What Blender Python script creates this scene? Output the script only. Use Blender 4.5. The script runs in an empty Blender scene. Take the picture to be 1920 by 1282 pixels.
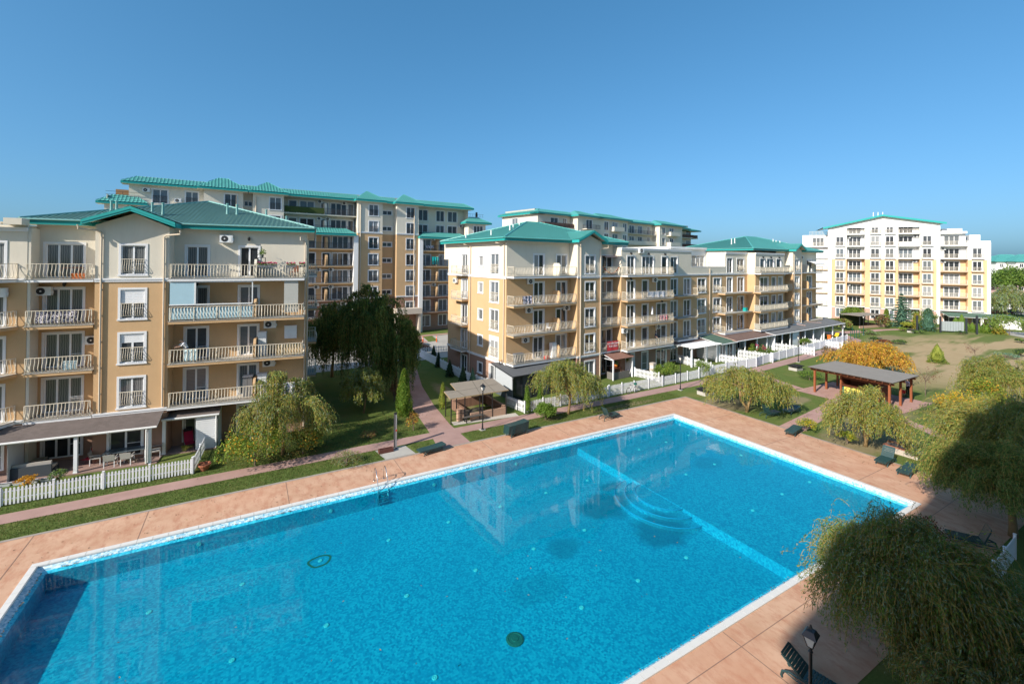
import bpy, bmesh, math, random
import numpy as np
from mathutils import Matrix, Vector
R_ = math.radians
random.seed(7)
sc = bpy.context.scene
COL = sc.collection
# ------------------------------------------------------------------ camera (height 13.4 m, fitted to the verticals and eaves)
F_, CY_, PIT, ROL, HC = 848.29, 483.26, R_(.39477), R_(.51196), 13.4
def _rot():
    cp, sp, cr, sr = math.cos(PIT), math.sin(PIT), math.cos(ROL), math.sin(ROL)
    M = np.array([[1, 0, 0], [0, 0, -1], [0, 1, 0]], float)
    P = np.array([[1, 0, 0], [0, cp, sp], [0, -sp, cp]])
    Z = np.array([[cr, -sr, 0], [sr, cr, 0], [0, 0, 1]])
    return Z @ P @ M
RM = _rot()
cam = bpy.data.cameras.new('camera'); co = bpy.data.objects.new('camera', cam); COL.objects.link(co)
cam.sensor_width = 36; cam.lens = F_ / 1920 * 36; cam.shift_y = -(641 - CY_) / 1920
cam.clip_start = .1; cam.clip_end = 8000
m4 = Matrix.Identity(4)
for i in range(3):
    m4[i][0] = RM[0][i]; m4[i][1] = -RM[1][i]; m4[i][2] = -RM[2][i]
m4[2][3] = HC
co.matrix_world = m4
sc.camera = co
# ------------------------------------------------------------------ sky and sun
SUN_EL, SUN_AZ = 31.0, 45.0            # light travels towards azimuth 45 deg (from +X to +Y)
w = bpy.data.worlds.new('World'); sc.world = w; w.use_nodes = True
nt = w.node_tree
bg = nt.nodes['Background']
sky = nt.nodes.new('ShaderNodeTexSky'); sky.sky_type = 'NISHITA'; sky.sun_disc = False
sky.sun_elevation = R_(SUN_EL)
sx, sy = -math.cos(R_(SUN_AZ)), -math.sin(R_(SUN_AZ))       # towards the sun
sky.sun_rotation = math.atan2(sx, sy)
sky.altitude = 0; sky.air_density = .8; sky.dust_density = 2.0; sky.ozone_density = 10.0
sp_ = nt.nodes.new('ShaderNodeSeparateColor'); cb_ = nt.nodes.new('ShaderNodeCombineColor'); nt.links.new(sky.outputs[0], sp_.inputs[0])
for k_, (ga_, gn_) in enumerate(((.95, 1.34), (.72, 1.97), (.70, 2.07))):     # the camera's tone curve for the sky, per channel
    p_ = nt.nodes.new('ShaderNodeMath'); p_.operation = 'POWER'; p_.inputs[1].default_value = ga_; g_n = nt.nodes.new('ShaderNodeMath'); g_n.operation = 'MULTIPLY'; g_n.inputs[1].default_value = gn_
    nt.links.new(sp_.outputs[k_], p_.inputs[0]); nt.links.new(p_.outputs[0], g_n.inputs[0]); nt.links.new(g_n.outputs[0], cb_.inputs[k_])
nt.links.new(cb_.outputs[0], bg.inputs[0]); bg.inputs[1].default_value = .10
sl = bpy.data.lights.new('sun', 'SUN'); so = bpy.data.objects.new('sun', sl); COL.objects.link(so)
sl.energy = 4.9; sl.angle = R_(.53); sl.color = (1, .93, .82)
so.rotation_euler = Vector((-sx * math.cos(R_(SUN_EL)), -sy * math.cos(R_(SUN_EL)), -math.sin(R_(SUN_EL)))).to_track_quat('-Z', 'Y').to_euler()
vs = sc.view_settings; vs.view_transform = 'Standard'; vs.look = 'None'; vs.exposure = .42; vs.gamma = 1; vs.use_curve_mapping = False
sc.cycles.max_bounces = 8; sc.cycles.transparent_max_bounces = 16; sc.cycles.diffuse_bounces = 3
# ------------------------------------------------------------------ where things stand: sight lines of the survey photo
def ray(u, v): return RM.T @ np.array([(u - 960) / F_, (v - CY_) / F_, 1.])
def G(u, v, z=0.):
    d = ray(u, v); t = (z - HC) / d[2]; return (d[0] * t, d[1] * t, z)
AP = R_(30.08); CA, SA = math.cos(AP), math.sin(AP)
def W(p, q, z=0.): return (p * CA - q * SA, p * SA + q * CA, z)      # pool grid -> world
def PQ(u, v, z=0.): x, y, z = G(u, v, z); return (x * CA + y * SA, -x * SA + y * CA)
def plane_s(P, a, n, u, v=500):
    e = np.array([math.cos(R_(a)), math.sin(R_(a))]); nn = np.array([e[1], -e[0]])
    P = np.array(P) + nn * n; d = ray(u, v); t = (P @ nn) / (d[:2] @ nn)
    return float((d[:2] * t - P) @ e), float(HC + d[2] * t)
# ------------------------------------------------------------------ materials
def nodes(name):
    m = bpy.data.materials.new(name); m.use_nodes = True
    t = m.node_tree; b = t.nodes['Principled BSDF']
    return m, t, b
def pos_node(t, scale=(1, 1, 1), obj=False):
    mp = t.nodes.new('ShaderNodeMapping'); mp.inputs['Scale'].default_value = scale
    if obj:
        c = t.nodes.new('ShaderNodeTexCoord'); t.links.new(c.outputs['Object'], mp.inputs[0])
    else:
        c = t.nodes.new('ShaderNodeNewGeometry'); t.links.new(c.outputs['Position'], mp.inputs[0])
    return mp.outputs[0]
def noise(t, vec, scale, detail=4, rough=.55):
    n = t.nodes.new('ShaderNodeTexNoise'); n.inputs['Scale'].default_value = scale
    n.inputs['Detail'].default_value = detail; n.inputs['Roughness'].default_value = rough
    t.links.new(vec, n.inputs['Vector']); return n.outputs[0]
def ramp(t, fac, stops):
    r = t.nodes.new('ShaderNodeValToRGB'); e = r.color_ramp.elements
    while len(e) < len(stops): e.new(.5)
    for k, (p, c) in enumerate(stops):
        e[k].position = p; e[k].color = (*c, 1) if len(c) == 3 else c
    t.links.new(fac, r.inputs[0]); return r.outputs[0]
def mixc(t, fac, a, b, mode='MIX'):
    n = t.nodes.new('ShaderNodeMix'); n.data_type = 'RGBA'; n.blend_type = mode
    for s, v in ((0, fac), (6, a), (7, b)):
        if hasattr(v, 'is_linked'): t.links.new(v, n.inputs[s])
        elif s == 0: n.inputs[0].default_value = v
        else: n.inputs[s].default_value = (*v, 1)
    return n.outputs[2]
def bump(t, b, h, strength=.4, dist=.02):
    n = t.nodes.new('ShaderNodeBump'); n.inputs['Strength'].default_value = strength; n.inputs['Distance'].default_value = dist
    t.links.new(h, n.inputs['Height']); t.links.new(n.outputs[0], b.inputs['Normal'])
def sc_(c, k): return tuple(min(1, x * k) for x in c)
MATS = {}
def M(name, col, rough=.75, var=.12, scale=2.5, fine=0., bsc=60, bst=.3, metal=0., spec=.3, streak=0., obj=False):
    """one base colour with soft blotches, fine relief and optional rain streaks"""
    if name in MATS: return MATS[name]
    m, t, b = nodes(name); MATS[name] = m
    v = pos_node(t, obj=obj)
    n = noise(t, v, scale)
    c = mixc(t, n, sc_(col, 1 - var), sc_(col, 1 + var))
    if streak:
        s = noise(t, pos_node(t, (2.1, 2.1, .3)), 1.3, 8, .75)
        s2 = ramp(t, s, [(.48, (0, 0, 0)), (.85, (1, 1, 1))])
        mm = t.nodes.new('ShaderNodeMath'); mm.operation = 'MULTIPLY'; mm.inputs[1].default_value = streak
        t.links.new(s2, mm.inputs[0])
        c = mixc(t, mm.outputs[0], c, sc_(col, .55))
    t.links.new(c, b.inputs['Base Color'])
    b.inputs['Roughness'].default_value = rough; b.inputs['Metallic'].default_value = metal
    b.inputs['Specular IOR Level'].default_value = spec
    if fine: bump(t, b, noise(t, v, bsc, 3), bst, fine)
    return m
OCHRE = M('ochre_plaster', (.58, .385, .21), .9, .09, .9, .012, 45, .5, spec=.15, streak=.2)
CREAM = M('cream_plaster', (.70, .645, .535), .9, .06, .9, .012, 45, .5, spec=.15, streak=.2)
BROWN = M('brown_plaster', (.33, .20, .145), .9, .08, .9, .012, 45, .5, spec=.15, streak=.15)
WHITEP = M('white_plaster', (.80, .79, .76), .85, .03, .9, .008, 45, .4, spec=.2, streak=.12)
TRIM = M('white_trim', (.76, .76, .76), .7, .05, 2, spec=.25, streak=.12)
SOFFIT = M('slab_edge', (.58, .42, .27), .9, .08, 1.5, streak=.3)
PVC = M('white_pvc', (.80, .81, .82), .35, .03, 3, spec=.4)
RAILM = M('cream_railing_paint', (.74, .66, .52), .5, .08, 9, spec=.35)
RAILB = M('black_railing_paint', (.03, .03, .035), .45, .1, 9)
RAILW = M('pale_railing_paint', (.80, .72, .60), .5, .06, 9)
TEALF = M('teal_fascia', (.015, .30, .28), .45, .08, 1.2, spec=.4)
PIPE = M('drainpipe_paint', (.62, .52, .40), .5, .07, 3)
PIPEW = M('drainpipe_white', (.72, .72, .70), .5, .05, 3)
ACW = M('air_conditioner_white', (.74, .75, .74), .45, .04, 3)
DARKM = M('dark_grille', (.035, .037, .04), .6, .2, 8)
WHITEW = M('white_painted_wood', (.80, .81, .83), .55, .05, 4, streak=.18)
BLACKM = M('black_iron', (.018, .018, .02), .4, .2, 6, spec=.5)
STEEL = M('stainless_steel', (.62, .63, .64), .18, .05, 6, metal=1.)
GREYM = M('grey_metal', (.16, .17, .18), .45, .12, 4)
CONC = M('grey_concrete', (.42, .40, .36), .9, .14, 1.6, .01, 60, .5)
def roof_mat(name, col):
    m, t, b = nodes(name); v = pos_node(t)
    c = mixc(t, noise(t, v, .6, 5), sc_(col, .82), sc_(col, 1.12))
    c = mixc(t, noise(t, v, 9, 3), c, sc_(col, 1.25)); MATS[name] = m
    t.links.new(c, b.inputs['Base Color']); b.inputs['Roughness'].default_value = .42; b.inputs['Specular IOR Level'].default_value = .45
    return m
ROOF = roof_mat('teal_roof_tile', (.085, .33, .295))
ROOFD = roof_mat('weathered_teal_roof_tile', (.15, .32, .295))
def glass(name, kind, ca, cb):
    m, t, b = nodes(name)
    v = pos_node(t, (1, 1, 1), obj=True)
    if kind == 'fold':
        wv = t.nodes.new('ShaderNodeTexWave'); wv.bands_direction = 'X'; wv.inputs['Scale'].default_value = 2.6
        wv.inputs['Distortion'].default_value = 2.5; wv.inputs['Detail'].default_value = 2; t.links.new(v, wv.inputs[0]); f = wv.outputs[1]
    elif kind == 'blind':
        wv = t.nodes.new('ShaderNodeTexWave'); wv.bands_direction = 'Z'; wv.inputs['Scale'].default_value = 3.2; t.links.new(v, wv.inputs[0]); f = wv.outputs[1]
    else: f = noise(t, v, 1.3, 2)
    t.links.new(mixc(t, f, ca, cb), b.inputs['Base Color'])
    b.inputs['Roughness'].default_value = .04; b.inputs['Specular IOR Level'].default_value = .55
    return m
GLS = [glass('dark_glass', 'n', (.012, .014, .017), (.05, .055, .06)), glass('curtained_glass', 'fold', (.07, .08, .085), (.20, .21, .21)),
       glass('pale_curtained_glass', 'fold', (.20, .21, .22), (.36, .36, .35)), glass('blind_glass', 'blind', (.09, .11, .13), (.17, .2, .22)),
       glass('dim_glass', 'n', (.03, .035, .04), (.10, .11, .12))]
SHUT = M('white_roller_shutter', (.78, .79, .80), .5, .03, 5)
# ------------------------------------------------------------------ mesh building
class MB:
    def __init__(s): s.v = []; s.f = []; s.m = []
    def face(s, pts, m=0):
        k = len(s.v); s.v += [tuple(p) for p in pts]; s.f.append(tuple(range(k, k + len(pts)))); s.m.append(m)
    def box(s, x0, y0, z0, x1, y1, z1, m=0):
        x0, x1 = sorted((x0, x1)); y0, y1 = sorted((y0, y1)); z0, z1 = sorted((z0, z1))
        k = len(s.v)
        s.v += [(x0, y0, z0), (x1, y0, z0), (x1, y1, z0), (x0, y1, z0), (x0, y0, z1), (x1, y0, z1), (x1, y1, z1), (x0, y1, z1)]
        for f in ((0, 3, 2, 1), (4, 5, 6, 7), (0, 1, 5, 4), (1, 2, 6, 5), (2, 3, 7, 6), (3, 0, 4, 7)):
            s.f.append(tuple(k + i for i in f)); s.m.append(m)
    def tube(s, pts, r, n=6, m=0, cap=True):
        pts = [Vector(p) for p in pts]; rs = r if isinstance(r, (list, tuple)) else [r] * len(pts)
        k = len(s.v); up = None
        for i, p in enumerate(pts):
            d = (pts[min(i + 1, len(pts) - 1)] - pts[max(i - 1, 0)]).normalized()
            if up is None: up = d.orthogonal().normalized()
            up = (up - d * up.dot(d)); up = up.normalized() if up.length > 1e-6 else d.orthogonal().normalized()
            sd = d.cross(up)
            for j in range(n):
                a = 2 * math.pi * (j + .5) / n
                s.v.append(tuple(p + (up * math.cos(a) + sd * math.sin(a)) * rs[i]))
        for i in range(len(pts) - 1):
            for j in range(n):
                a, b = k + i * n + j, k + i * n + (j + 1) % n
                s.f.append((a, b, b + n, a + n)); s.m.append(m)
        if cap:
            s.f.append(tuple(k + j for j in range(n - 1, -1, -1))); s.m.append(m)
            e = k + (len(pts) - 1) * n; s.f.append(tuple(e + j for j in range(n))); s.m.append(m)
    def bar(s, p, q, wd, ht=None, m=0, up=(0, 0, 1)):
        p, q = Vector(p), Vector(q); d = (q - p).normalized(); u = Vector(up)
        if abs(d.dot(u)) > .98: u = Vector((0, 1, 0)) if abs(d.y) < .9 else Vector((1, 0, 0))
        sd = d.cross(u).normalized(); u = sd.cross(d).normalized(); ht = wd if ht is None else ht
        k = len(s.v)
        for c in (p, q):
            for a, b in ((-1, -1), (1, -1), (1, 1), (-1, 1)): s.v.append(tuple(c + sd * a * wd / 2 + u * b * ht / 2))
        for f in ((0, 1, 2, 3), (7, 6, 5, 4), (0, 4, 5, 1), (1, 5, 6, 2), (2, 6, 7, 3), (3, 7, 4, 0)):
            s.f.append(tuple(k + i for i in f)); s.m.append(m)
    def lathe(s, prof, n=12, m=0, c=(0, 0, 0)):
        k = len(s.v)
        for r, z in prof:
            for j in range(n):
                a = 2 * math.pi * j / n; s.v.append((c[0] + r * math.cos(a), c[1] + r * math.sin(a), c[2] + z))
        for i in range(len(prof) - 1):
            for j in range(n):
                a, b = k + i * n + j, k + i * n + (j + 1) % n
                s.f.append((a, b, b + n, a + n)); s.m.append(m)
        s.f.append(tuple(k + j for j in range(n - 1, -1, -1))); s.m.append(m)
        e = k + (len(prof) - 1) * n; s.f.append(tuple(e + j for j in range(n))); s.m.append(m)
    def prism(s, poly, z0, z1, m=0, mt=None):
        n = len(poly); k = len(s.v)
        s.v += [(x, y, z0) for x, y in poly] + [(x, y, z1) for x, y in poly]
        s.f.append(tuple(range(k + n - 1, k - 1, -1))); s.m.append(m)
        s.f.append(tuple(range(k + n, k + 2 * n))); s.m.append(m if mt is None else mt)
        for i in range(n):
            j = (i + 1) % n; s.f.append((k + i, k + j, k + n + j, k + n + i)); s.m.append(m)
    def mesh(s, name, mats, smooth=False):
        me = bpy.data.meshes.new(name); me.from_pydata(s.v, [], s.f)
        for mt in (mats if isinstance(mats, (list, tuple)) else [mats]): me.materials.append(mt)
        if any(s.m): me.polygons.foreach_set('material_index', s.m)
        if smooth: me.polygons.foreach_set('use_smooth', [True] * len(s.f))
        me.update(); return me
def link(name, me, parent=None, loc=(0, 0, 0), rot=0, scale=None):
    o = bpy.data.objects.new(name, me); COL.objects.link(o); o.location = loc
    o.rotation_euler = (0, 0, rot) if not isinstance(rot, tuple) else rot
    if scale: o.scale = scale if isinstance(scale, tuple) else (scale,) * 3
    if parent: o.parent = parent
    return o
def part(name, mb, mats, parent=None, loc=(0, 0, 0), rot=0, smooth=False):
    return link(name, mb.mesh(name, mats, smooth), parent, loc, rot)
def tag(o, label=None, cat=None, group=None, kind=None):
    for k, v in (('label', label), ('category', cat), ('group', group), ('kind', kind)):
        if v: o[k] = v
    return o
def thing(name, label, cat, loc=(0, 0, 0), rot=0, group=None):
    return tag(link(name, None, None, loc, rot), label, cat, group)
def struct(name, mb, mats, smooth=False): return tag(part(name, mb, mats, None, smooth=smooth), kind='structure')
def copy_tree(o, parent=None):
    c = o.copy(); COL.objects.link(c); c.parent = parent
    if parent: c.matrix_parent_inverse = o.matrix_parent_inverse.copy()
    for ch in o.children: copy_tree(ch, c)
    return c
CACHE = {}
def cached(key, fn):
    if key not in CACHE: CACHE[key] = fn()
    return CACHE[key]
# ================================================================== facades
TW = .13
class Fac:
    """a flat side of a building: a along, d outwards, z up; parts hang on the building's empty"""
    def __init__(s, root, ox=0., oy=0., rot=0., mats=None, far=False):
        s.root, s.ox, s.oy, s.rot, s.mats, s.far = root, ox, oy, rot, mats, far
        s.pending = []
    def at(s, a, d, z):
        c, q = math.cos(s.rot), math.sin(s.rot)
        return (s.ox + a * c + d * q, s.oy + a * q - d * c, z)
    def part(s, name, mb, mats, smooth=False): return part(name, mb, mats, s.root, (s.ox, s.oy, 0), s.rot, smooth)
    def wall(s, a0, a1, d, bands, retL=None, retR=None, gable=None, name='wall', reveal=.16):
        opens = [o for o in s.pending if o[4] == d and o[0] > a0 - .01 and o[1] < a1 + .01]
        s.pending = [o for o in s.pending if o not in opens]
        mb = MB()
        zb0, zt = bands[0][0], bands[-1][1]
        A = sorted(set([a0, a1] + [o[0] for o in opens] + [o[1] for o in opens]))
        Z = sorted(set([b[0] for b in bands] + [zt] + [o[2] for o in opens] + [o[3] for o in opens]))
        for i in range(len(A) - 1):
            for j in range(len(Z) - 1):
                ca, cz = (A[i] + A[i + 1]) / 2, (Z[j] + Z[j + 1]) / 2
                if cz < zb0 or cz > zt: continue
                if any(o[0] < ca < o[1] and o[2] < cz < o[3] for o in opens): continue
                m = next(b[2] for b in bands if b[0] < cz < b[1])
                mb.face([(A[i], -d, Z[j]), (A[i + 1], -d, Z[j]), (A[i + 1], -d, Z[j + 1]), (A[i], -d, Z[j + 1])], m)
        nm = len(s.mats)
        for o in opens:
            x0, x1, z0, z1 = o[:4]; y0, y1 = -d, -d + reveal
            mb.face([(x0, y0, z0), (x0, y1, z0), (x0, y1, z1), (x0, y0, z1)], nm)
            mb.face([(x1, y1, z0), (x1, y0, z0), (x1, y0, z1), (x1, y1, z1)], nm)
            mb.face([(x0, y0, z1), (x0, y1, z1), (x1, y1, z1), (x1, y0, z1)], nm)
            mb.face([(x0, y1, z0), (x0, y0, z0), (x1, y0, z0), (x1, y1, z0)], nm)
        for a, dr, sg in ((a0, retL, 1), (a1, retR, -1)):
            if dr is None: continue
            for z0, z1, m in bands:
                q = [(a, -dr, z0), (a, -d, z0), (a, -d, z1), (a, -dr, z1)]
                mb.face(q if sg > 0 else q[::-1], m)
        if gable:   # (apex a, apex z)
            mb.face([(a0, -d, zt), (a1, -d, zt), (gable[0], -d, gable[1])], bands[-1][2])
        return s.part(name, mb, list(s.mats) + [TRIM])
    def win(s, a, z, wd, h, d=0., leaves=2, jul=False, g=None, shutter=0., trim=True, sill=False, rail='belly', railm=None, panes=None):
        """opening with its lower left corner at (a, z)"""
        wd, h = round(wd / .05) * .05, round(h / .05) * .05
        s.pending.append((a, a + wd, z, z + h, d))
        far = s.far; key = (wd, h, leaves, trim, sill, far)
        def mk():
            t = MB()
            if trim:
                y = -.035
                t.box(-TW, y, 0, 0, .005, h); t.box(wd, y, 0, wd + TW, .005, h); t.box(-TW, y, h, wd + TW, .005, h + TW)
                if sill: t.box(-TW - .04, y - .04, -.09, wd + TW + .04, .005, 0)
            else: t.box(0, -.01, -.04, wd, .15, 0)
            fr = t if far else MB()
            y0, y1 = .07, .125; b = .065
            fr.box(0, y0, 0, b, y1, h); fr.box(wd - b, y0, 0, wd, y1, h); fr.box(b, y0, 0, wd - b, y1, b); fr.box(b, y0, h - b, wd - b, y1, h)
            for k in range(1, leaves):
                x = wd * k / leaves; fr.box(x - .055, y0 - .01, b, x + .055, y1 - .01, h - b)
            if not far and h > 1.8:
                x0, x1 = wd * (leaves - 1) / leaves + .055, wd - b
                fr.box(x0, y0 + .01, h * .36, x1, y1 - .01, h * .36 + .03)
            return t.mesh('window', TRIM), (None if far else fr.mesh('frame', PVC))
        tm, fm = cached(('win',) + key, mk)
        o = link('window', tm, s.root, s.at(a, d, z), s.rot)
        if fm: link('frame', fm, o)
        n = 1 if far else leaves
        for k in range(n):
            pw = wd / n
            gi = (g if g is not None else random.choices(range(5), (4, 4, 1.6, 1.5, 4))[0]) if k == 0 or random.random() < .35 else gi
            def pm(): q = MB(); q.face([(-pw / 2, 0, -h / 2), (pw / 2, 0, -h / 2), (pw / 2, 0, h / 2), (-pw / 2, 0, h / 2)]); return q.mesh('pane', GLS[gi])
            link('pane', cached(('pane', round(pw, 3), h, gi), pm), o, (pw * (k + .5), .10, h / 2))
        if shutter:
            q = MB(); q.box(.02, .045, h - .17, wd - .02, .068, h); nsl = max(1, int((h - .17) * shutter / .11))
            for i in range(nsl): q.box(.03, .054, h - .17 - (i + 1) * .11 + .006, wd - .03, .066, h - .17 - i * .11)
            part('roller_shutter', q, SHUT, o)
        if jul:
            rm = railm or RAILM
            def jm(): q = MB(); rail_mb(q, [(.03, .07), (wd - .03, .07)], .12, .92, .13 if rail == 'belly' else .16, rail, .014 if not far else .02); return q.mesh('railing', rm)
            link('railing', cached(('jul', wd, rail, rm.name, far), jm), o)
        return o
    def door(s, a, z, wd, d=0., leaves=2, **k): return s.win(a, z + .04, wd, 2.2, d, leaves, **k)
    def mould(s, a0, a1, d, z, h=.24, proud=.07, mat=None):
        mb = MB(); mb.box(a0, -d - proud, z, a1, -d + .01, z + h * .55); mb.box(a0, -d - proud - .04, z + h * .55 + .002, a1, -d + .01, z + h)
        return s.part('moulding', mb, mat or TRIM)
    def balcony(s, poly, z, back, mat, rail='belly', railm=None, open_=(True, True), th=.21, inset=.07, h=.95, sp=.19, posts=1.5, single=False, r=.018, screen=None):
        """poly: (a, d) from the left wall point round the front to the right wall point; z is the underside"""
        sl = MB(); pts = [(a, -d) for a, d in poly]
        if back is not None: pts = [(poly[0][0], -back)] + pts + [(poly[-1][0], -back)]
        pts = [p for i, p in enumerate(pts) if i == 0 or (abs(p[0] - pts[i - 1][0]) + abs(p[1] - pts[i - 1][1])) > 1e-4]
        sl.prism(pts, z, z + th - .035, 0)
        cx = sum(p[0] for p in pts) / len(pts); lip = [(a + (.03 if a > cx else -.03), y - (.03 if y < -((back or 0) + .3) else 0)) for a, y in pts]
        sl.prism(lip, z + th - .033, z + th, 1)
        o = s.part('balcony', sl, [mat, CONC])
        rm = railm or RAILM
        path = list(poly)
        if not open_[0]: path = path[1:]
        if not open_[1]: path = path[:-1]
        ca = sum(a for a, d in poly) / len(poly); mn = min(d for a, d in poly)
        path = [(a + (inset if a < ca else -inset), d - (inset if d > mn + .05 else 0)) for a, d in path]
        q = MB(); zt = z + th
        if rail == 'solid':
            rail_solid(q, path, zt, h); part('parapet', q, mat, o); return o
        rail_mb(q, path, zt, h, sp, rail, r, posts, bars=not single)
        part('railing', q, rm, o)
        if single:
            def bm(): b = MB(); b.tube([(0, -y, zz * h) for y, zz in BELLY], .022, 5); return b.mesh('baluster', rm)
            me = cached(('baluster', rm.name, h), bm)
            for (a, d), nrm in rail_points(path, sp):
                link('baluster', me, o, (a, -d, zt), math.atan2(nrm[0], nrm[1]))
        if screen:
            q = MB()
            for (a0, d0), (a1, d1) in zip(path, path[1:]):
                L = math.hypot(a1 - a0, d1 - d0)
                if L < .2: continue
                na, nd = -(d1 - d0) / L * -.09, (a1 - a0) / L * -.09
                q.bar((a0 + na, -(d0 + nd), zt + h * .52), (a1 + na, -(d1 + nd), zt + h * .52), .012, h * .86)
            part('screen', q, screen, o)
        return o
    def ac(s, a, z, d=0., far=False, face='f'):
        def mk():
            q = MB(); q.box(0, -.34, 0, .82, -.06, .56); q.box(.1, -.06, .08, .14, 0, .5, 1); q.box(.66, -.06, .08, .7, 0, .5, 1); q.box(.82, -.28, .12, .88, -.16, .3); q.box(.6, -.352, .06, .76, -.342, .5)
            return q.mesh('air_conditioner', [ACW, GREYM])
        def fan():
            q = MB(); n = 18; c = (.31, .28)
            ring = [(c[0] + .22 * math.cos(2 * math.pi * i / n), -.352, c[1] + .22 * math.sin(2 * math.pi * i / n)) for i in range(n)]
            q.face(ring[::-1]); q.lathe([(0.05, 0), (.05, .02)], 8, 1)
            k = len(q.v) - 16
            q.v[k:] = [(c[0] + x, -.352 - z_, c[1] + y) for x, y, z_ in q.v[k:]]
            return q.mesh('fan_grille', [DARKM, ACW])
        o = link('air_conditioner', cached('ac', mk), s.root, s.at(a, d, z), s.rot)
        link('fan_grille', cached('fan', fan), o)
        return o
    def pipe(s, a, d, z0, z1, mat=None, r=.055, off=.09, kick=None):
        q = MB(); y = -d - off
        pts = [(a, y, z0), (a, y, z1)]
        if kick: pts += [(a, y, z1 + .08), (a + kick[0] * .15, y - kick[1] * .15, z1 + .18), (a + kick[0], y - kick[1], z1 + .25), (a + kick[0], y - kick[1], z1 + .5)]
        q.tube(pts, r, 7)
        z = z0 + 1.2
        while z < z1: q.box(a - .07, y - .02, z, a + .07, -d + .01, z + .03); z += 1.7
        return s.part('drainpipe', q, mat or PIPE, smooth=False)
    def divider(s, a, z, d0, d1, mat, h=1.35, th=.16):
        q = MB(); k = len(q.v)
        prof = [(-d0, z), (-d1, z), (-d1, z + h * .78), (-d1 + .25, z + h), (-d0, z + h)]
        n = len(prof)
        q.v += [(a - th / 2, y, zz) for y, zz in prof] + [(a + th / 2, y, zz) for y, zz in prof]
        q.f += [tuple(range(k, k + n)), tuple(range(k + 2 * n - 1, k + n - 1, -1))] + [(k + (i + 1) % n, k + i, k + n + i, k + n + (i + 1) % n) for i in range(n)]
        q.m += [0] * (n + 2)
        return s.part('divider_wall', q, mat)
    def lamp(s, a, z, d=0.):
        def mk():
            q = MB(); q.box(-.05, -.05, -.1, .05, 0, .1); q.bar((0, -.05, .05), (0, -.2, .1), .03); q.lathe([(.03, .08), (.1, .02), (.08, -.16), (.04, -.2)], 6, 0, (0, -.2, 0)); return q.mesh('wall_lamp', BLACKM)
        return link('wall_lamp', cached('wlamp', mk), s.root, s.at(a, d, z), s.rot)
BELLY = [(0, 1.), (.0, .82), (.03, .66), (.10, .46), (.125, .33), (.09, .2), (.0, .08)]
STRAIGHT = [(0, 1.), (0, .08)]
def rail_points(path, sp):
    out = []
    for (a0, d0), (a1, d1) in zip(path, path[1:]):
        L = math.hypot(a1 - a0, d1 - d0)
        if L < .1: continue
        nrm = (-(d1 - d0) / L, (a1 - a0) / L); n = max(1, round(L / sp))
        for i in range(n):
            t = (i + .5) / n; out.append(((a0 + (a1 - a0) * t, d0 + (d1 - d0) * t), nrm))
    return out
def rail_mb(q, path, z, h, sp, style, r=.018, posts=None, bars=True):
    for (a0, d0), (a1, d1) in zip(path, path[1:]):
        L = math.hypot(a1 - a0, d1 - d0)
        if L < .02: continue
        q.bar((a0, -d0, z + h), (a1, -d1, z + h), .05, .035); q.bar((a0, -d0, z + .09), (a1, -d1, z + .09), .03, .03)
        if posts:
            n = max(1, round(L / posts))
            for i in range(n + 1):
                t = i / n; a, d = a0 + (a1 - a0) * t, d0 + (d1 - d0) * t; q.bar((a, -d, z), (a, -d, z + h), .045)
    if bars:
        prof = BELLY if style == 'belly' else STRAIGHT
        for (a, d), nr in rail_points(path, sp):
            q.tube([(a + nr[0] * o, -(d + nr[1] * o), z + t * h) for o, t in prof], r, 4, cap=False)
def rail_solid(q, path, z, h):
    for (a0, d0), (a1, d1) in zip(path, path[1:]):
        if math.hypot(a1 - a0, d1 - d0) > .05: q.bar((a0, -d0, z + h / 2), (a1, -d1, z + h / 2), .1, h)
def tiles(mb, eL, eR, tR, tL, row=.36, pitch=.30, sub=4, amp=.036, step=.045, m=0):
    eL, eR, tR, tL = map(Vector, (eL, eR, tR, tL))
    e = (eR - eL).normalized(); mid = ((tL + tR) / 2 - eL); n = e.cross(mid).normalized(); u = n.cross(e).normalized()
    V = (tL - eL).dot(u); lL, lT, rL, rT = 0, (tL - eL).dot(e), (eR - eL).dot(e), (tR - eL).dot(e)
    nr = max(1, round(V / row)); dx = pitch / sub
    x_lo = math.floor(min(lL, lT) / dx); x_hi = math.ceil(max(rL, rT) / dx)
    for k in range(nr):
        v0, v1 = V * k / nr, V * (k + 1) / nr
        f0, f1 = v0 / V, v1 / V
        l0, r0, l1, r1 = lL + (lT - lL) * f0, rL + (rT - rL) * f0, lL + (lT - lL) * f1, rL + (rT - rL) * f1
        prev = None
        for i in range(x_lo, x_hi + 1):
            x = i * dx; h = amp * (.5 + .5 * math.cos(2 * math.pi * i / sub))
            xb, xt = min(max(x, l0), r0), min(max(x, l1), r1)
            k0 = len(mb.v)
            mb.v.append(tuple(eL + e * xb + u * (v0 - .02) + n * (h + step))); mb.v.append(tuple(eL + e * xt + u * v1 + n * h))
            if prev is not None and (xb - prev[1] > 1e-4 or xt - prev[2] > 1e-4):
                mb.f.append((prev[0], k0, k0 + 1, prev[0] + 1)); mb.m.append(m)
            prev = (k0, xb, xt)
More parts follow.
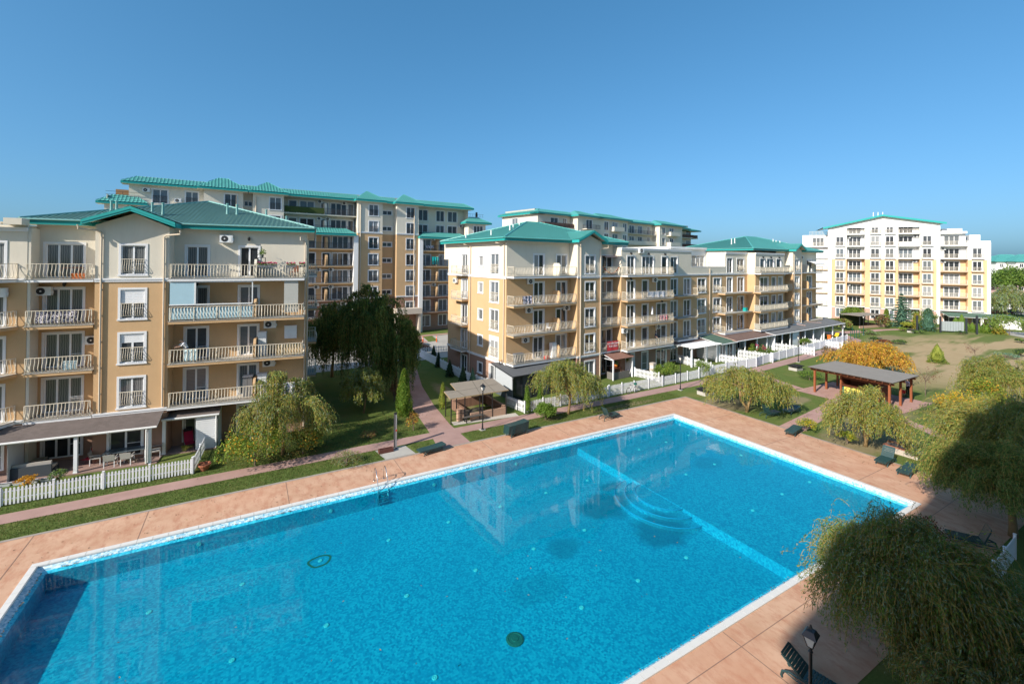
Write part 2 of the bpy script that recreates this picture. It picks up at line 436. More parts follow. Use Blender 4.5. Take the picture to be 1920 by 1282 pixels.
def hip(fac, x0, x1, y0, y1, ze, zr, xr0, xr1, mat, fascia=.34, tile=True, row=.36, pitch=.26, sub=3, ridge=True, name='roof'):
    """hip roof over a rectangle in building coordinates (y inwards); ridge from xr0 to xr1 in the middle"""
    ym = (y0 + y1) / 2; rb = .035
    A, B, C, D = (x0, y0, ze), (x1, y0, ze), (x1, y1, ze), (x0, y1, ze); P, Q = (xr0, ym, zr), (xr1, ym, zr)
    q = MB()
    q.face([A, B, Q, P]); q.face([B, C, Q]); q.face([C, D, P, Q]); q.face([D, A, P])
    s0 = .04
    for a, b in ((A, B), (B, C), (C, D), (D, A)):
        q.face([(a[0], a[1], ze - fascia), (b[0], b[1], ze - fascia), b, a], 1)
    q.face([(x0, y1, ze - fascia + .01), (x1, y1, ze - fascia + .01), (x1, y0, ze - fascia + .01), (x0, y0, ze - fascia + .01)], 2)
    r = part(name, q, [mat, TEALF, CREAM], fac.root)
    g = MB()
    for a, b in ((A, B), (B, C), (D, A)):
        dx, dy = b[0] - a[0], b[1] - a[1]; L = math.hypot(dx, dy); ox, oy = dy / L * .06, -dx / L * .06
        g.tube([(a[0] + ox, a[1] + oy, ze - .02), (b[0] + ox, b[1] + oy, ze - .02)], .07, 6)
    part('gutter', g, mat, r)
    t = MB(); tiles(t, A, B, Q, P, row, pitch, sub); tiles(t, B, C, Q, Q, row, pitch, sub); tiles(t, D, A, P, P, row, pitch, sub)
    tag(part('roof_tiles', t, mat, r), kind='stuff')
    rd = MB()
    for a, b in ((A, P), (B, Q), (P, Q), (D, P), (C, Q)):
        if (Vector(a) - Vector(b)).length > .1: rd.tube([(a[0], a[1], a[2] + rb), (b[0], b[1], b[2] + rb)], .09, 6)
    part('ridge_cap', rd, mat, r)
    return r
def gable_roof(fac, a0, a1, d, ze, ap, za, back, mat, over=.0, board=.3, roofmat=None):
    """small gable over a bay: eaves at a0 and a1 (z ze), apex (ap, za), front at d, running back to depth back"""
    q = MB(); th = .05
    t = MB()
    L0, L1 = (a0, -d, ze), (a0, -back, ze); R0, R1 = (a1, -d, ze), (a1, -back, ze); T0, T1 = (ap, -d, za), (ap, -back, za)
    q.face([L1, L0, T0, T1]); q.face([R0, R1, T1, T0])
    q.face([(a0, -d, ze - .1), (a0, -back, ze - .1), (ap, -back, za - .1), (ap, -d, za - .1)], 2); q.face([(a1, -back, ze - .1), (a1, -d, ze - .1), (ap, -d, za - .1), (ap, -back, za - .1)], 2)
    r = fac.part('gable_roof', q, [mat, TEALF, CREAM])
    tiles(t, L1, L0, T0, T1); tiles(t, R0, R1, T1, T0)
    tag(part('roof_tiles', t, mat, r), kind='stuff')
    b = MB()
    for (x0, z0), (x1, z1) in (((a0, ze), (ap, za)), ((ap, za), (a1, ze))):
        for k, (y, hh, dz) in enumerate(((-d - .03, board * .62, -.05), (-d - .0, board * .5, -.05 - board * .55))):
            b.face([(x0, y - .03, z0 + .05 + dz - hh), (x1, y - .03, z1 + .05 + dz - hh), (x1, y - .03, z1 + .05 + dz), (x0, y - .03, z0 + .05 + dz)])
            b.face([(x0, y - .03, z0 + .05 + dz), (x1, y - .03, z1 + .05 + dz), (x1, y + .03, z1 + .05 + dz), (x0, y + .03, z0 + .05 + dz)])
            b.face([(x0, y - .03, z0 + .05 + dz - hh), (x0, y + .03, z0 + .05 + dz - hh), (x1, y + .03, z1 + .05 + dz - hh), (x1, y - .03, z1 + .05 + dz - hh)])
    part('barge_board', b, TEALF_L, r)
    e = MB()
    for x in (a0, a1): e.box(x - .03, -back, ze - .34, x + .03, -d, ze - .03)
    part('fascia', e, TEALF_L, r)
    return r
TEALF_L = M('teal_barge_board', (.03, .36, .34), .4, .06, 1.2, spec=.45)
def vent(fac, a, d, z, h=.55, mat=None):
    q = MB(); q.lathe([(.11, -.3), (.08, .06), (.075, h), (.11, h + .02), (.11, h + .07), (.02, h + .1)], 8)
    return part('roof_vent', q, mat or ROOF, fac.root, fac.at(a, d, z), 0)
def core(root, x0, y0, x1, y1, z1, mat, z0=-.2):
    q = MB(); q.box(x0, y0, z0, x1, y1, z1); return part('infill_wall', q, mat, root)  # unseen closed box added inside a block, stops sun leaks and fills its shadow
# ================================================================== nearest apartment block (left)
FL = [.2, 3.2, 6.13, 9.06, 12.0]; SB = [z - .21 for z in FL]
P1, A1_ = (-19.8, 32.6), 23.7
def u1(u, n=0.): return plane_s(P1, A1_, n, u)[0]
b1 = thing('apartment_building', 'ochre four-storey apartment block with cream top floor and dark shingle veranda, nearest on the left', 'apartment building', (P1[0], P1[1], 0), R_(A1_))
BM = [BROWN, OCHRE, CREAM]
f1 = Fac(b1, mats=BM)
BD = lambda top: [(-.1, 3.0, 0), (3.0, 11.85, 1), (11.85, top, 2)]
# right wing (set back), its doors
WN = -1.3
for k in range(5):
    s = random.random
    f1.door(-3.3, FL[k], 1.3, WN, 2, g=[4, 3, 4, 1, 1][k]); f1.door(0.02, FL[k], 1.2, WN, 2, g=[0, 1, 3, 3, 0][k])
f1.wall(-4.02, 4.53, WN, BD(15.6))
# left wing
for k in range(5): f1.door(-10.9, FL[k], 1.9, WN, 3, g=[0, 1, 1, 1, 1][k])
f1.wall(-11.36, -7.96, WN, BD(15.6))
# bay with gable
for k in range(1, 5): f1.win(-6.62, FL[k] + .25, 1.3, 1.95, 0, 2, jul=True, sill=True, g=[None, 1, 4, 4, 1][k], shutter=[0, 0, .28, .48, 0][k])
f1.door(-7.1, FL[0], 1.7, 0, 2, g=0)
f1.wall(-7.96, -4.02, 0, BD(15.5), retL=WN, retR=WN, gable=(-5.92, 16.35))
# left block with flat parapet
for k in range(5): f1.door(-14.3, FL[k], 1.9, -.3, 3, g=1); f1.door(-20.3, FL[k], 1.6, -.3, 2)
f1.wall(-26, -11.36, -.3, BD(15.35), retR=WN)
f1.mould(-26, -11.33, -.3, 14.95, .26, .09)
q = MB(); q.box(-26, -.32, 15.352, -12.3, .0, 15.5); q.box(-12.2, -.34, 15.352, -11.37, .5, 15.75); f1.part('parapet', q, CREAM)
# right end wall
fe1 = Fac(b1, 4.53, 0, R_(90), BM)
for k in range(1, 5):
    fe1.door(6.6, FL[k], .9, 0, 1)
    fe1.balcony([(6.0, 0), (6.0, .8), (8.2, .8), (8.2, 0)], SB[k], 0, OCHRE if k < 4 else TRIM)
fe1.wall(1.5, 15.5, 0, BD(15.6))
fe1.pipe(1.75, 0, .3, 15.0, PIPE, .04); fe1.pipe(4.9, 0, .3, 15.0, PIPE, .04)
for a0_, a1__, d_ in ((-26, -11.36, -.3), (-7.96, -4.02, 0)):
    f1.mould(a0_, a1__, d_, 11.78); f1.mould(a0_, a1__, d_, 3.02, .22)
core(b1, -25.9, 1.75, 4.3, 15.4, 15.2, CREAM)
q = MB(); q.box(-11.35, .32, 0, -11.2, 1.6, 15.2); f1.part('infill_wall', q, CREAM)
# balconies: right wing has one long slab cut by a low divider, left wing one, the block chamfered ones
for k in range(1, 5):
    mt = TRIM if k in (1, 4) else SOFFIT
    f1.balcony([(-4.0, .12), (4.42, .12), (4.42, -.3), (4.42, WN)], SB[k], WN, OCHRE if k in (2, 3) else TRIM, open_=(True, True), single=True)
    f1.divider(1.15, FL[k] + .0, WN, -.02, [0, OCHRE, OCHRE, OCHRE, CREAM][k])
    f1.balcony([(-11.3, .08), (-8.0, .08)], SB[k], WN, OCHRE if k in (2, 3) else TRIM, single=True)
    f1.balcony([(-16.5, -.3), (-15.6, 1.0), (-12.5, 1.0), (-11.75, -.3)], SB[k], -.3, OCHRE if k in (2, 3) else TRIM)
f1.mould(-4.02, 4.53, WN, 11.7, .05, .02)
# roof
hip(f1, -11.95, 5.1, .72, 17.6, 15.8, 18.3, -3.5, -3.35, ROOFD, row=.36, pitch=.30, sub=4)
gable_roof(f1, -8.42, -3.52, .75, 15.78, -5.95, 16.75, -4.1, ROOFD)
for a, d, z in ((u1(207, -3), -3, 16.85), (u1(217, -3), -3, 16.85), (u1(284, -3), -3, 16.85), (u1(304, -3), -3, 16.85), (u1(425, -4.5), -4.5, 17.2), (u1(443, -4.5), -4.5, 17.15), (1.3, -6, 17.0), (2.8, -7, 16.6)): vent(f1, a, d, z, .5, ROOFD)
f1.pipe(-7.62, 0, 3.3, 14.95, PIPE, kick=(-1.0, .55)); f1.pipe(-4.28, 0, 3.3, 14.75, PIPE, kick=(1.0, .5)); f1.pipe(4.45, WN, .3, 14.6, PIPE, r=.045, kick=(-.35, .35))
# air conditioners and lamps
f1.ac(-1.25, 14.55, WN); f1.ac(1.65, 8.15, WN); f1.ac(1.6, 5.25, WN); f1.ac(-13.0, 10.9, -.3); f1.ac(-11.3, 10.9, WN); f1.ac(-8.75, 7.6, WN)
for a, z in ((.6, 14.9), (-2.6, 11.6), (-9.9, 11.65), (.6, 5.9)): f1.lamp(a, z, WN)
# glazed balcony on the third floor, storage cupboards, shutters on the balconies
GLZ = M('pale_balcony_glazing', (.40, .58, .66), .12, .08, 3, spec=.5)
q = MB(); q.box(-3.98, -.03, SB[3] + .3, 1.0, -.015, SB[3] + 1.1, 0); q.box(-3.98, -.04, 10.12, 1.0, .02, 10.2, 1); q.box(-3.95, -.03, 10.2, -2.55, -.015, 11.7, 0)
q.box(-2.55, -.05, 10.2, -2.45, 0, 11.72, 1); q.box(.95, -.05, 10.2, 1.02, 0, 11.72, 1); q.box(-3.98, -.05, 11.7, 1.02, .02, 11.77, 1)
f1.part('balcony_glazing', q, [GLZ, ACW])
def cupboard(a, d, z, wd, h, dep, mat):
    q = MB(); q.box(0, 0, 0, wd, dep, h); q.box(.01, -.012, .02, wd / 2 - .01, 0, h - .03); q.box(wd / 2 + .01, -.012, .02, wd - .01, 0, h - .03); q.box(-.02, -.03, h, wd + .02, dep, h + .04, 1)
    return q, f1.at(a, d, z)
for a, d, k, wd, h, dep, mat, lab in ((1.3, -.75, 2, .55, 1.75, .6, ACW, 'white cupboard with shaded top beside the balcony divider, third level from the ground'), (1.3, -.7, 1, .6, 1.55, .6, ACW, 'white panelled storage cupboard right of the divider on the lowest balcony'),
                              (.35, -.75, 1, .62, 1.45, .6, GREYM, 'dark grey storage cupboard left of the divider on the lowest balcony')):
    q, lc = cupboard(a, d, FL[k], wd, h, dep, mat); o = tag(link('storage_cupboard', q.mesh('storage_cupboard', [mat, TRIM]), None, b1.matrix_basis @ Vector(lc) if False else (0, 0, 0), R_(A1_)), lab, 'cupboard')
    c, s_ = math.cos(R_(A1_)), math.sin(R_(A1_)); o.location = (P1[0] + lc[0] * c - lc[1] * s_, P1[1] + lc[0] * s_ + lc[1] * c, lc[2])
q, lc = cupboard(3.05, WN + .28, FL[2] + 1.15, .85, .95, .26, ACW); part('wall_cabinet', q, [ACW, TRIM], b1, lc)
RSH = M('grey_roller_blind', (.46, .46, .42), .7, .06, 3)
q = MB()
for i in range(16): q.box(3.05, .02, 9.4 + i * .15, 4.0, .045, 9.4 + i * .15 + .143)
f1.part('roller_blind', q, RSH)
REED = M('reed_screen', (.52, .40, .23), .9, .3, 14)
q = MB()
for i in range(46): q.box(2.6 + i * .038, -.03, FL[2] + .12, 2.6 + i * .038 + .03, -.015 + .006 * (i % 3), FL[2] + .92 + .03 * random.random())
tag(f1.part('reed_screen', q, REED), kind='stuff')
# veranda along the ground floor
def shingle_mat(name, ca, cb, sx_=2.2):
    m, t, b = nodes(name); v = pos_node(t, (1, 1, 1), obj=True)
    br = t.nodes.new('ShaderNodeTexBrick'); t.links.new(v, br.inputs[0]); br.inputs['Scale'].default_value = 3.4
    br.inputs['Mortar Size'].default_value = .012; br.inputs['Color1'].default_value = (*ca, 1); br.inputs['Color2'].default_value = (*cb, 1); br.inputs['Mortar'].default_value = (*sc_(ca, .5), 1)
    br.inputs['Brick Width'].default_value = .9; br.inputs['Row Height'].default_value = .42
    t.links.new(mixc(t, noise(t, v, 1.1, 4), br.outputs[0], sc_(cb, 1.2)), b.inputs['Base Color']); b.inputs['Roughness'].default_value = .9
    bump(t, b, br.outputs[1], .5, -.015); return m
SHBR = shingle_mat('dark_shingle', (.085, .068, .06), (.13, .105, .095))
SHGR = shingle_mat('grey_shingle', (.10, .105, .11), (.15, .155, .16))
SHGN = shingle_mat('green_shingle', (.05, .10, .075), (.08, .14, .10))
SHRB = shingle_mat('brown_shingle', (.12, .075, .06), (.17, .11, .09))
def shed_roof(parent, corners, mat, th=.07, name='roof', edge=None, gut=None):
    """sloped slab; corners: top left, top right, bottom right, bottom left"""
    c = [Vector(p) for p in corners]; n = (c[1] - c[0]).cross(c[3] - c[0]).normalized()
    if n.z < 0: n = -n
    q = MB(); lo = [p - n * th for p in c]
    e = (c[1] - c[0]).normalized(); u = (n.cross(e)).normalized(); o0 = c[0]
    q.face([c[3], c[2], c[1], c[0]], 0); q.face([lo[0], lo[1], lo[2], lo[3]], 1)
    for i in range(4): j = (i + 1) % 4; q.face([c[i], c[j], lo[j], lo[i]], 1)
    o = part(name, q, [mat, edge or TRIM], parent)
    if gut:
        g = MB(); g.tube([c[3] + Vector((0, -.05, -.04)), c[2] + Vector((0, -.05, -.04))], .065, 6); part('gutter', g, gut, o)
    return o
WHITEB = M('white_weatherboard', (.70, .71, .72), .6, .05, 3, streak=.12)
def boards(q, p0, p1, z0, z1a, z1b=None, hgt=.14, m=0):
    """overlapping horizontal boards between two plan points, top sloping from z1a to z1b"""
    z1b = z1a if z1b is None else z1b
    p0, p1 = Vector((*p0, 0)), Vector((*p1, 0)); d = (p1 - p0).normalized(); nr = Vector((d.y, -d.x, 0))
    z = z0
    while z < max(z1a, z1b) - .01:
        ta, tb = min(z + hgt, z1a), min(z + hgt, z1b)
        if ta > z or tb > z:
            a, b = p0 + nr * .03, p1 + nr * .03
            q.face([(a.x, a.y, min(z, ta)), (b.x, b.y, min(z, tb)), (p1.x + nr.x * .012, p1.y + nr.y * .012, tb), (p0.x + nr.x * .012, p0.y + nr.y * .012, ta)], m)
            q.face([(p1.x - nr.x * .03, p1.y - nr.y * .03, min(z, tb)), (p0.x - nr.x * .03, p0.y - nr.y * .03, min(z, ta)), (p0.x - nr.x * .03, p0.y - nr.y * .03, ta), (p1.x - nr.x * .03, p1.y - nr.y * .03, tb)], m)
        z += hgt
c1 = lambda a, d, z=0.: (P1[0] + a * math.cos(R_(A1_)) + d * math.sin(R_(A1_)), P1[1] + a * math.sin(R_(A1_)) - d * math.cos(R_(A1_)), z)
va = thing('veranda', 'white-posted veranda with dark shingle roof along the ground floor of the nearest ochre block', 'veranda', (P1[0], P1[1], 0), R_(A1_))
shed_roof(va, [(-18, -.1, 3.02), (-4.2, -.1, 3.02), (-4.2, -1.42, 2.44), (-18, -1.42, 2.44)], SHBR, gut=PIPEW)
shed_roof(va, [(-4.2, 1.45, 3.0), (-.95, 1.45, 3.0), (-.95, -.12, 2.44), (-4.2, -.12, 2.44)], SHBR, gut=PIPEW, name='side_roof')
for a, d in ((-8.3, 1.28), (-4.62, 1.28), (-4.15, .05), (-12.4, 1.28)):
    q = MB(); q.box(-.09, -.09, 0, .09, .09, 2.42); q.box(-.11, -.11, 0, .11, .11, .12); part('post', q, WHITEW, va, (a, -d, 0))
q = MB(); q.box(-18, -1.37, 2.28, -4.5, -1.2, 2.42); q.box(-4.3, -.1, 2.28, -1.0, .06, 2.42); part('beam', q, WHITEW, va)
q = MB(); boards(q, (-2.35, -.02), (-1.08, -.02), .02, 2.38); boards(q, (-1.05, -.02), (-1.05, 1.48), .02, 2.4, 2.95); part('boarded_screen', q, WHITEB, va)
q = MB(); boards(q, (-11.4, 1.4), (-11.4, -1.3), .02, 2.9, 2.4); part('boarded_side', q, WHITEB, va)
for x_, y_ in ((-4.75, -1.45), (-1.12, -.16)): q = MB(); q.tube([(x_, y_, 2.36), (x_, y_, .1)], .05, 7); part('downpipe', q, PIPEW, va)
PAVR = M('reddish_terrace_paving', (.30, .20, .17), .9, .25, 3, .008, 14, .5)
q = MB(); q.box(-14, -1.42, -.1, -4.2, 1.5, .06); q.box(-4.2, -.2, -.1, -1.1, 1.5, .055); part('terrace_floor', q, PAVR, va)
# ================================================================== middle apartment block (lit gable end, long balcony front)
P2, A2_ = (-.54, 45.8), 34.37
FL2 = [.1, 3.1, 5.95, 8.9, 11.85]; SB2 = [z - .21 for z in FL2]
def u2(u, n=0.): return plane_s(P2, A2_, n, u)[0]
b2 = thing('apartment_building', 'long ochre block behind the pool with a sunlit end wall and two small teal gables', 'apartment building', (P2[0], P2[1], 0), R_(A2_))
f2 = Fac(b2, mats=BM)
BD2 = lambda top: [(-.1, 2.85, 0), (2.85, 11.6, 1), (11.6, top, 2)]
def SC(k): return TRIM if k in (1, 4) else SOFFIT
# lit end wall
fl2 = Fac(b2, 0, 13.1, R_(-90), BM)
for k in range(5):
    if k: fl2.win(10.0, FL2[k] + .12, 1.65, 2.15, 0, 2, jul=True, sill=True, g=[None, 2, 1, 3, 3][k], shutter=.16 if k == 1 else 0)
    else: fl2.door(10.0, FL2[0], 1.65, 0, 2, g=1)
    fl2.win(7.5, FL2[k] + .95, .95, 1.1, 0, 1, sill=True, g=[4, 4, 1, 2, 2][k])
    fl2.door(3.55, FL2[k], 1.4, 0, 2)
    if k: fl2.balcony([(2.2, 0), (2.35, .85), (5.2, .85), (5.2, 0)], SB2[k], 0, OCHRE if k in (2, 3) else TRIM)
fl2.wall(0, 13.1, 0, BD2(15.6))
q = MB(); q.box(-1.2, -.001, 13.5, 0, 5, 15.5); fl2.part('overhang', q, CREAM)
fl2.mould(0, 13.1, 0, 11.55); fl2.mould(0, 13.1, 0, 2.8)
fl2.pipe(5.75, 0, .2, 15.0, PIPE, kick=(-.7, .5)); fl2.pipe(12.75, 0, 3.0, 15.0, PIPE, kick=(-.8, .5)); fl2.ac(1.9, 10.7, 0)
core(b2, .4, 1.0, 66, 12.8, 11.8, CREAM); core(b2, .4, 1.0, 17, 12.8, 15.3, CREAM, 11.82); core(b2, 47.5, 1.0, 70, 12.8, 15.3, CREAM, 11.82)
# wing A
for k in range(5):
    f2.door(3.5, FL2[k], 1.3, 0, 2); f2.door(6.6, FL2[k], 1.4, 0, 2)
    if k:
        f2.balcony([(.05, 0), (.05, 1.25), (8.45, 1.25)], SB2[k], 0, [0, TRIM, OCHRE, OCHRE, TRIM][k], open_=(True, True), screen=None)
        f2.divider(6.2, FL2[k], 0, 1.1, CREAM if k == 4 else OCHRE)
f2.wall(0, 8.62, 0, BD2(15.6))
f2.ac(2.5, 11.0, 0); f2.ac(2.3, 8.0, 0); f2.ac(1.9, 4.95, 0); f2.ac(8.0 - .5, 8.0, 0)
# bay 1 with gable
for k in range(5):
    f2.win(9.65, FL2[k] + .2, 1.45, 2.0, 1.3, 2, jul=k > 0, sill=True, g=[1, 0, 4, 0, 1][k])
f2.wall(8.47, 12.15, 1.3, BD2(15.6), retL=0, retR=0, gable=(10.3, 16.35))
f2.mould(8.44, 12.18, 1.3, 11.55); f2.mould(8.44, 12.18, 1.3, 2.8)
f2.pipe(8.85, 1.3, .2, 14.9, PIPE, kick=(-.4, .4)); f2.pipe(11.9, 1.3, .2, 14.7, PIPE, kick=(.8, .4))
# recess, block 1
for k in range(5):
    f2.door(13.55, FL2[k], 1.7, 0, 2, g=[0, 4, 1, 1, 0][k])
    if k: f2.balcony([(12.2, 1.2), (15.38, 1.2)], SB2[k], 0, [0, TRIM, OCHRE, OCHRE, TRIM][k])
f2.wall(12.15, 15.42, 0, BD2(15.6))
q = MB(); q.box(13.4, -.65, 14.05, 15.4, -.02, 14.12); q.box(13.4, -.66, 13.9, 15.4, -.63, 14.05); f2.part('awning', q, M('faded_pink_awning', (.5, .34, .3), .8, .2, 6))
for k in range(5):
    if k == 4: L_ = ((16.45, 1.3, 2), (19.15, 2.1, 3), (22.9, 1.1, 1))
    else: L_ = ((16.45, 1.3, 2), (19.2, 1.05, 1), (21.95, 1.9, 2))
    for a, wd, n in L_: f2.door(a, FL2[k], wd, 1.3, n)
    if k: f2.balcony([(15.5, 1.3), (15.3, 2.4), (23.9, 2.4), (24.45, 2.0), (24.6, 1.3)], SB2[k], 1.2, [0, TRIM, OCHRE, OCHRE, TRIM][k], open_=(True, True))
f2.wall(15.42, 24.7, 1.3, BD2(15.1), retL=0, retR=0)
f2.mould(15.38, 24.74, 1.3, 14.8, .3, .08); f2.mould(15.42, 24.7, 1.3, 2.8)
f2.ac(18.3, 14.5, 1.3); f2.ac(20.9, 11.0 - .1, 1.3); f2.ac(15.45, 5.0, 1.3); f2.ac(21.6, 5.05, 1.3)
for a, z in ((17, 14.45), (20.2, 14.45), (23.4, 14.45), (17, 11.4), (22.8, 8.5)): f2.lamp(a, z, 1.3)
# long flat part with the roof terrace
for k in range(5):
    f2.door(26.5, FL2[k], 1.4, 0, 2)
    if k < 4:
        f2.door(29.4, FL2[k], 1.5, 0, 2)
        f2.win(32.6, FL2[k] + .2, 1.95, 2.0, 0, 2, jul=k > 0, sill=True); f2.win(36.5, FL2[k] + .2, 1.9, 2.0, 0, 2, jul=k > 0, sill=True)
    f2.door(40.05, FL2[k] if k < 4 else FL2[k], 1.45, 0, 2)
    if k < 4: f2.door(43.0, FL2[k], 1.8, 0, 2)
f2.pending = [o for o in f2.pending]
for k in (1, 2, 3):
    f2.balcony([(26.5, 1.15), (31.0, 1.15), (31.5, .8), (31.6, 0)], SB2[k], 0, [0, TRIM, OCHRE, OCHRE][k], open_=(False, True))
    f2.balcony([(37.6, 0), (37.6, 1.2), (45.3, 1.2)], SB2[k], 0, [0, TRIM, OCHRE, OCHRE][k], open_=(True, False))
f2.win(42.8, FL2[4] + .2, 2.0, 2.0, 0, 2, jul=True)
f2.wall(24.7, 31.1, 0, BD2(15.1)); f2.wall(31.1, 39.6, 0, BD2(12.75)); f2.wall(39.6, 45.79, 0, BD2(15.0), retL=-6)
f2.mould(24.7, 31.12, 0, 14.8, .3, .08); f2.mould(39.6, 45.79, 0, 14.72, .3, .08); f2.mould(24.7, 45.79, 0, 11.55); f2.mould(24.7, 45.79, 0, 2.8)
q = MB(); q.box(31.1, .02, 11.8, 30.9, 9, 15.08); f2.part('terrace_wall', q, CREAM)
q = MB(); q.box(31.12, -.02, 12.752, 39.6, .25, 12.82); f2.part('parapet_cap', q, TRIM)
fp = Fac(b2, mats=[WHITEP]); fp.win(36.0, 12.6, 3.2, 1.9, -3.2, 3, g=2, trim=False); fp.win(32.2, 13.9, 2.6, .3, -3.2, 1, trim=False)
fp.wall(30.6, 39.6, -3.2, [(11.6, 15.4, 0)], name='penthouse_wall')
q = MB(); q.box(30.4, 3.4, 11.6, 39.6, 12.4, 15.38); q.box(30.4, 2.9, 15.382, 39.4, 12.4, 15.7); f2.part('penthouse', q, WHITEP)
q = MB(); q.box(31, 1.2, 14.05, 35.5, 3.1, 14.12); q.face([(30.7, .6, 14.5), (34, .6, 14.1), (34, 3, 14.3), (30.7, 3, 14.7)]); f2.part('terrace_canopy', q, WHITEP)
q = MB(); 
for i in range(9): q.box(30.75 + i * .24, 1.6, 12.0, 30.96 + i * .24, 1.64, 14.0)
f2.part('plank_screen', q, M('brown_planks', (.17, .11, .07), .8, .3, 6))
q = MB(); rail_mb(q, [(30.7, -.1), (36, -.1)], 12.82, .6, 1.2, 'straight', .03); f2.part('terrace_railing', q, RAILW)
f2.pipe(35.45, 0, 3.0, 12.6, PIPE)
# block 2, recess, bay 2, last wing
for k in range(5):
    L_ = ((47.2, 1.4, 1), (49.3, 2.2, 2), (52.4, 1.5, 1)) if k == 4 else ((47.2, 2.5, 2), (50.9, 1.3, 1), (53.0, 1.4, 1))
    for a, wd, n in L_: f2.door(a, FL2[k], wd, 1.3, n)
    if k: f2.balcony([(45.5, 1.3), (45.3, 2.4), (54.0, 2.4), (54.6, 2.0), (54.8, 1.3)], SB2[k], 1.2, [0, TRIM, OCHRE, OCHRE, TRIM][k], screen=M('bamboo_print_screen', (.34, .36, .34), .8, .5, 9) if k in (1, 2, 4) else None)
f2.wall(45.79, 54.95, 1.3, BD2(15.0), retL=0, retR=0); f2.mould(45.75, 55, 1.3, 14.72, .3, .08); f2.mould(45.75, 55, 1.3, 2.8)
for a, z in ((47.9, 14.35), (50.4, 14.35), (53.1, 14.35)): f2.lamp(a, z, 1.3)
for k in range(5): f2.door(55.6, FL2[k], 1.2, 0, 2)
f2.wall(54.95, 58.14, 0, BD2(15.6))
for k in range(1, 5): f2.balcony([(55, 1.2), (58.1, 1.2)], SB2[k], 0, OCHRE if k < 4 else TRIM)
for k in range(5): f2.win(58.9, FL2[k] + .2, 1.5, 2.0, 1.3, 2, jul=k > 0, sill=True, g=2)
f2.wall(58.14, 61.3, 1.3, BD2(15.6), retL=0, retR=0, gable=(59.7, 16.35)); f2.mould(58.1, 61.34, 1.3, 11.55); f2.mould(58.1, 61.34, 1.3, 2.8)
f2.pipe(58.35, 1.3, 3, 14.9); f2.pipe(61.1, 1.3, 3, 14.7)
for k in range(5):
    f2.door(62.6, FL2[k], 1.5, 0, 2); f2.door(66.4, FL2[k], 2.0, 0, 2)
    if k:
        f2.balcony([(61.35, 1.2), (70.1, 1.2), (70.1, 0)], SB2[k], 0, OCHRE if k < 4 else TRIM, open_=(False, True)); f2.divider(64.6, FL2[k], 0, 1.1, CREAM if k == 4 else OCHRE)
f2.wall(61.3, 70.3, 0, BD2(15.6), retR=-12.8); f2.ac(63.6, 14.2, 0); f2.ac(64.5, 2.0, 0); f2.ac(69.4, 5, 0); f2.ac(56.7, 11.3, 0)
q = MB(); q.face([(66.2, -.05, 13.9), (70.4, -.05, 13.9), (70.4, -1.5, 13.35), (66.2, -1.5, 13.35)]); q.face([(66.2, -1.5, 13.35), (70.4, -1.5, 13.35), (70.4, -1.5, 13.15), (66.2, -1.5, 13.15)]); f2.part('awning', q, WHITEP)
hip(f2, -.75, 17.3, -.72, 13.9, 15.75, 18.15, 7.3, 9.3, ROOF, row=.4, pitch=.32, sub=3)
hip(f2, 46.2, 71.6, -.72, 13.9, 15.75, 18.25, 57.5, 61.5, ROOF, row=.5, pitch=.42, sub=3)
gable_roof(f2, 8.1, 12.5, 1.95, 15.8, 10.3, 16.85, -3.2, ROOF); gable_roof(f2, 57.8, 61.7, 1.95, 15.8, 59.75, 16.8, -3.2, ROOF)
for a, d, z in ((.2, -9, 16.0), (.6, -4, 16.05), (2.6, -3.3, 16.7), (3.1, -3.4, 16.75), (5.5, -5.6, 17.6), (13.4, -4.5, 16.9), (14.3, -4.6, 16.7), (50.0, -5, 16.9), (51, -5, 17.0), (62.3, -4, 17.2), (63.4, -4, 17.0), (64.0, -3.6, 16.9), (66.2, -3.4, 16.6)): vent(f2, a, d, z, .6, PIPEW)
# banner hung on the second balcony
BAN = M('red_banner_cloth', (.62, .05, .06), .6, .1, 3); WHT = M('white_print', (.85, .85, .85), .6, .02, 3)
def text(body, size, mat, parent, loc, rot, ext=.004, name='lettering', align='CENTER'):
    cu = bpy.data.curves.new(name, 'FONT'); cu.body = body; cu.size = size; cu.extrude = ext; cu.align_x = align; cu.align_y = 'CENTER'; cu.resolution_u = 2
    o = bpy.data.objects.new(name, cu); COL.objects.link(o); bpy.context.view_layer.update()
    me = bpy.data.meshes.new_from_object(o.evaluated_get(bpy.context.evaluated_depsgraph_get())); bpy.data.objects.remove(o); me.name = name
    me.materials.clear(); me.materials.append(mat); return link(name, me, parent, loc, rot)
c2 = lambda a, d, z=0.: (P2[0] + a * math.cos(R_(A2_)) + d * math.sin(R_(A2_)), P2[1] + a * math.sin(R_(A2_)) - d * math.cos(R_(A2_)), z)
bn = thing('sale_banner', 'red sale banner with white lettering tied to the lowest balcony railing of the middle block', 'banner', c2(14.0, 1.36, 3.42), R_(A2_))
q = MB()
for i in range(8): x0, x1 = -.95 + i * .2375, -.95 + (i + 1) * .2375; y0, y1 = .012 * math.sin(i * 1.7), .012 * math.sin((i + 1) * 1.7); q.face([(x0, y0, -.3), (x1, y1, -.3), (x1, y1, .8), (x0, y0, .8)])
part('banner_cloth', q, BAN, bn)
text('DE VÂNZARE', .32, WHT, bn, (.05, -.03, .52), (R_(90), 0, 0)); text('FOR SALE', .33, WHT, bn, (.05, -.03, .2), (R_(90), 0, 0))
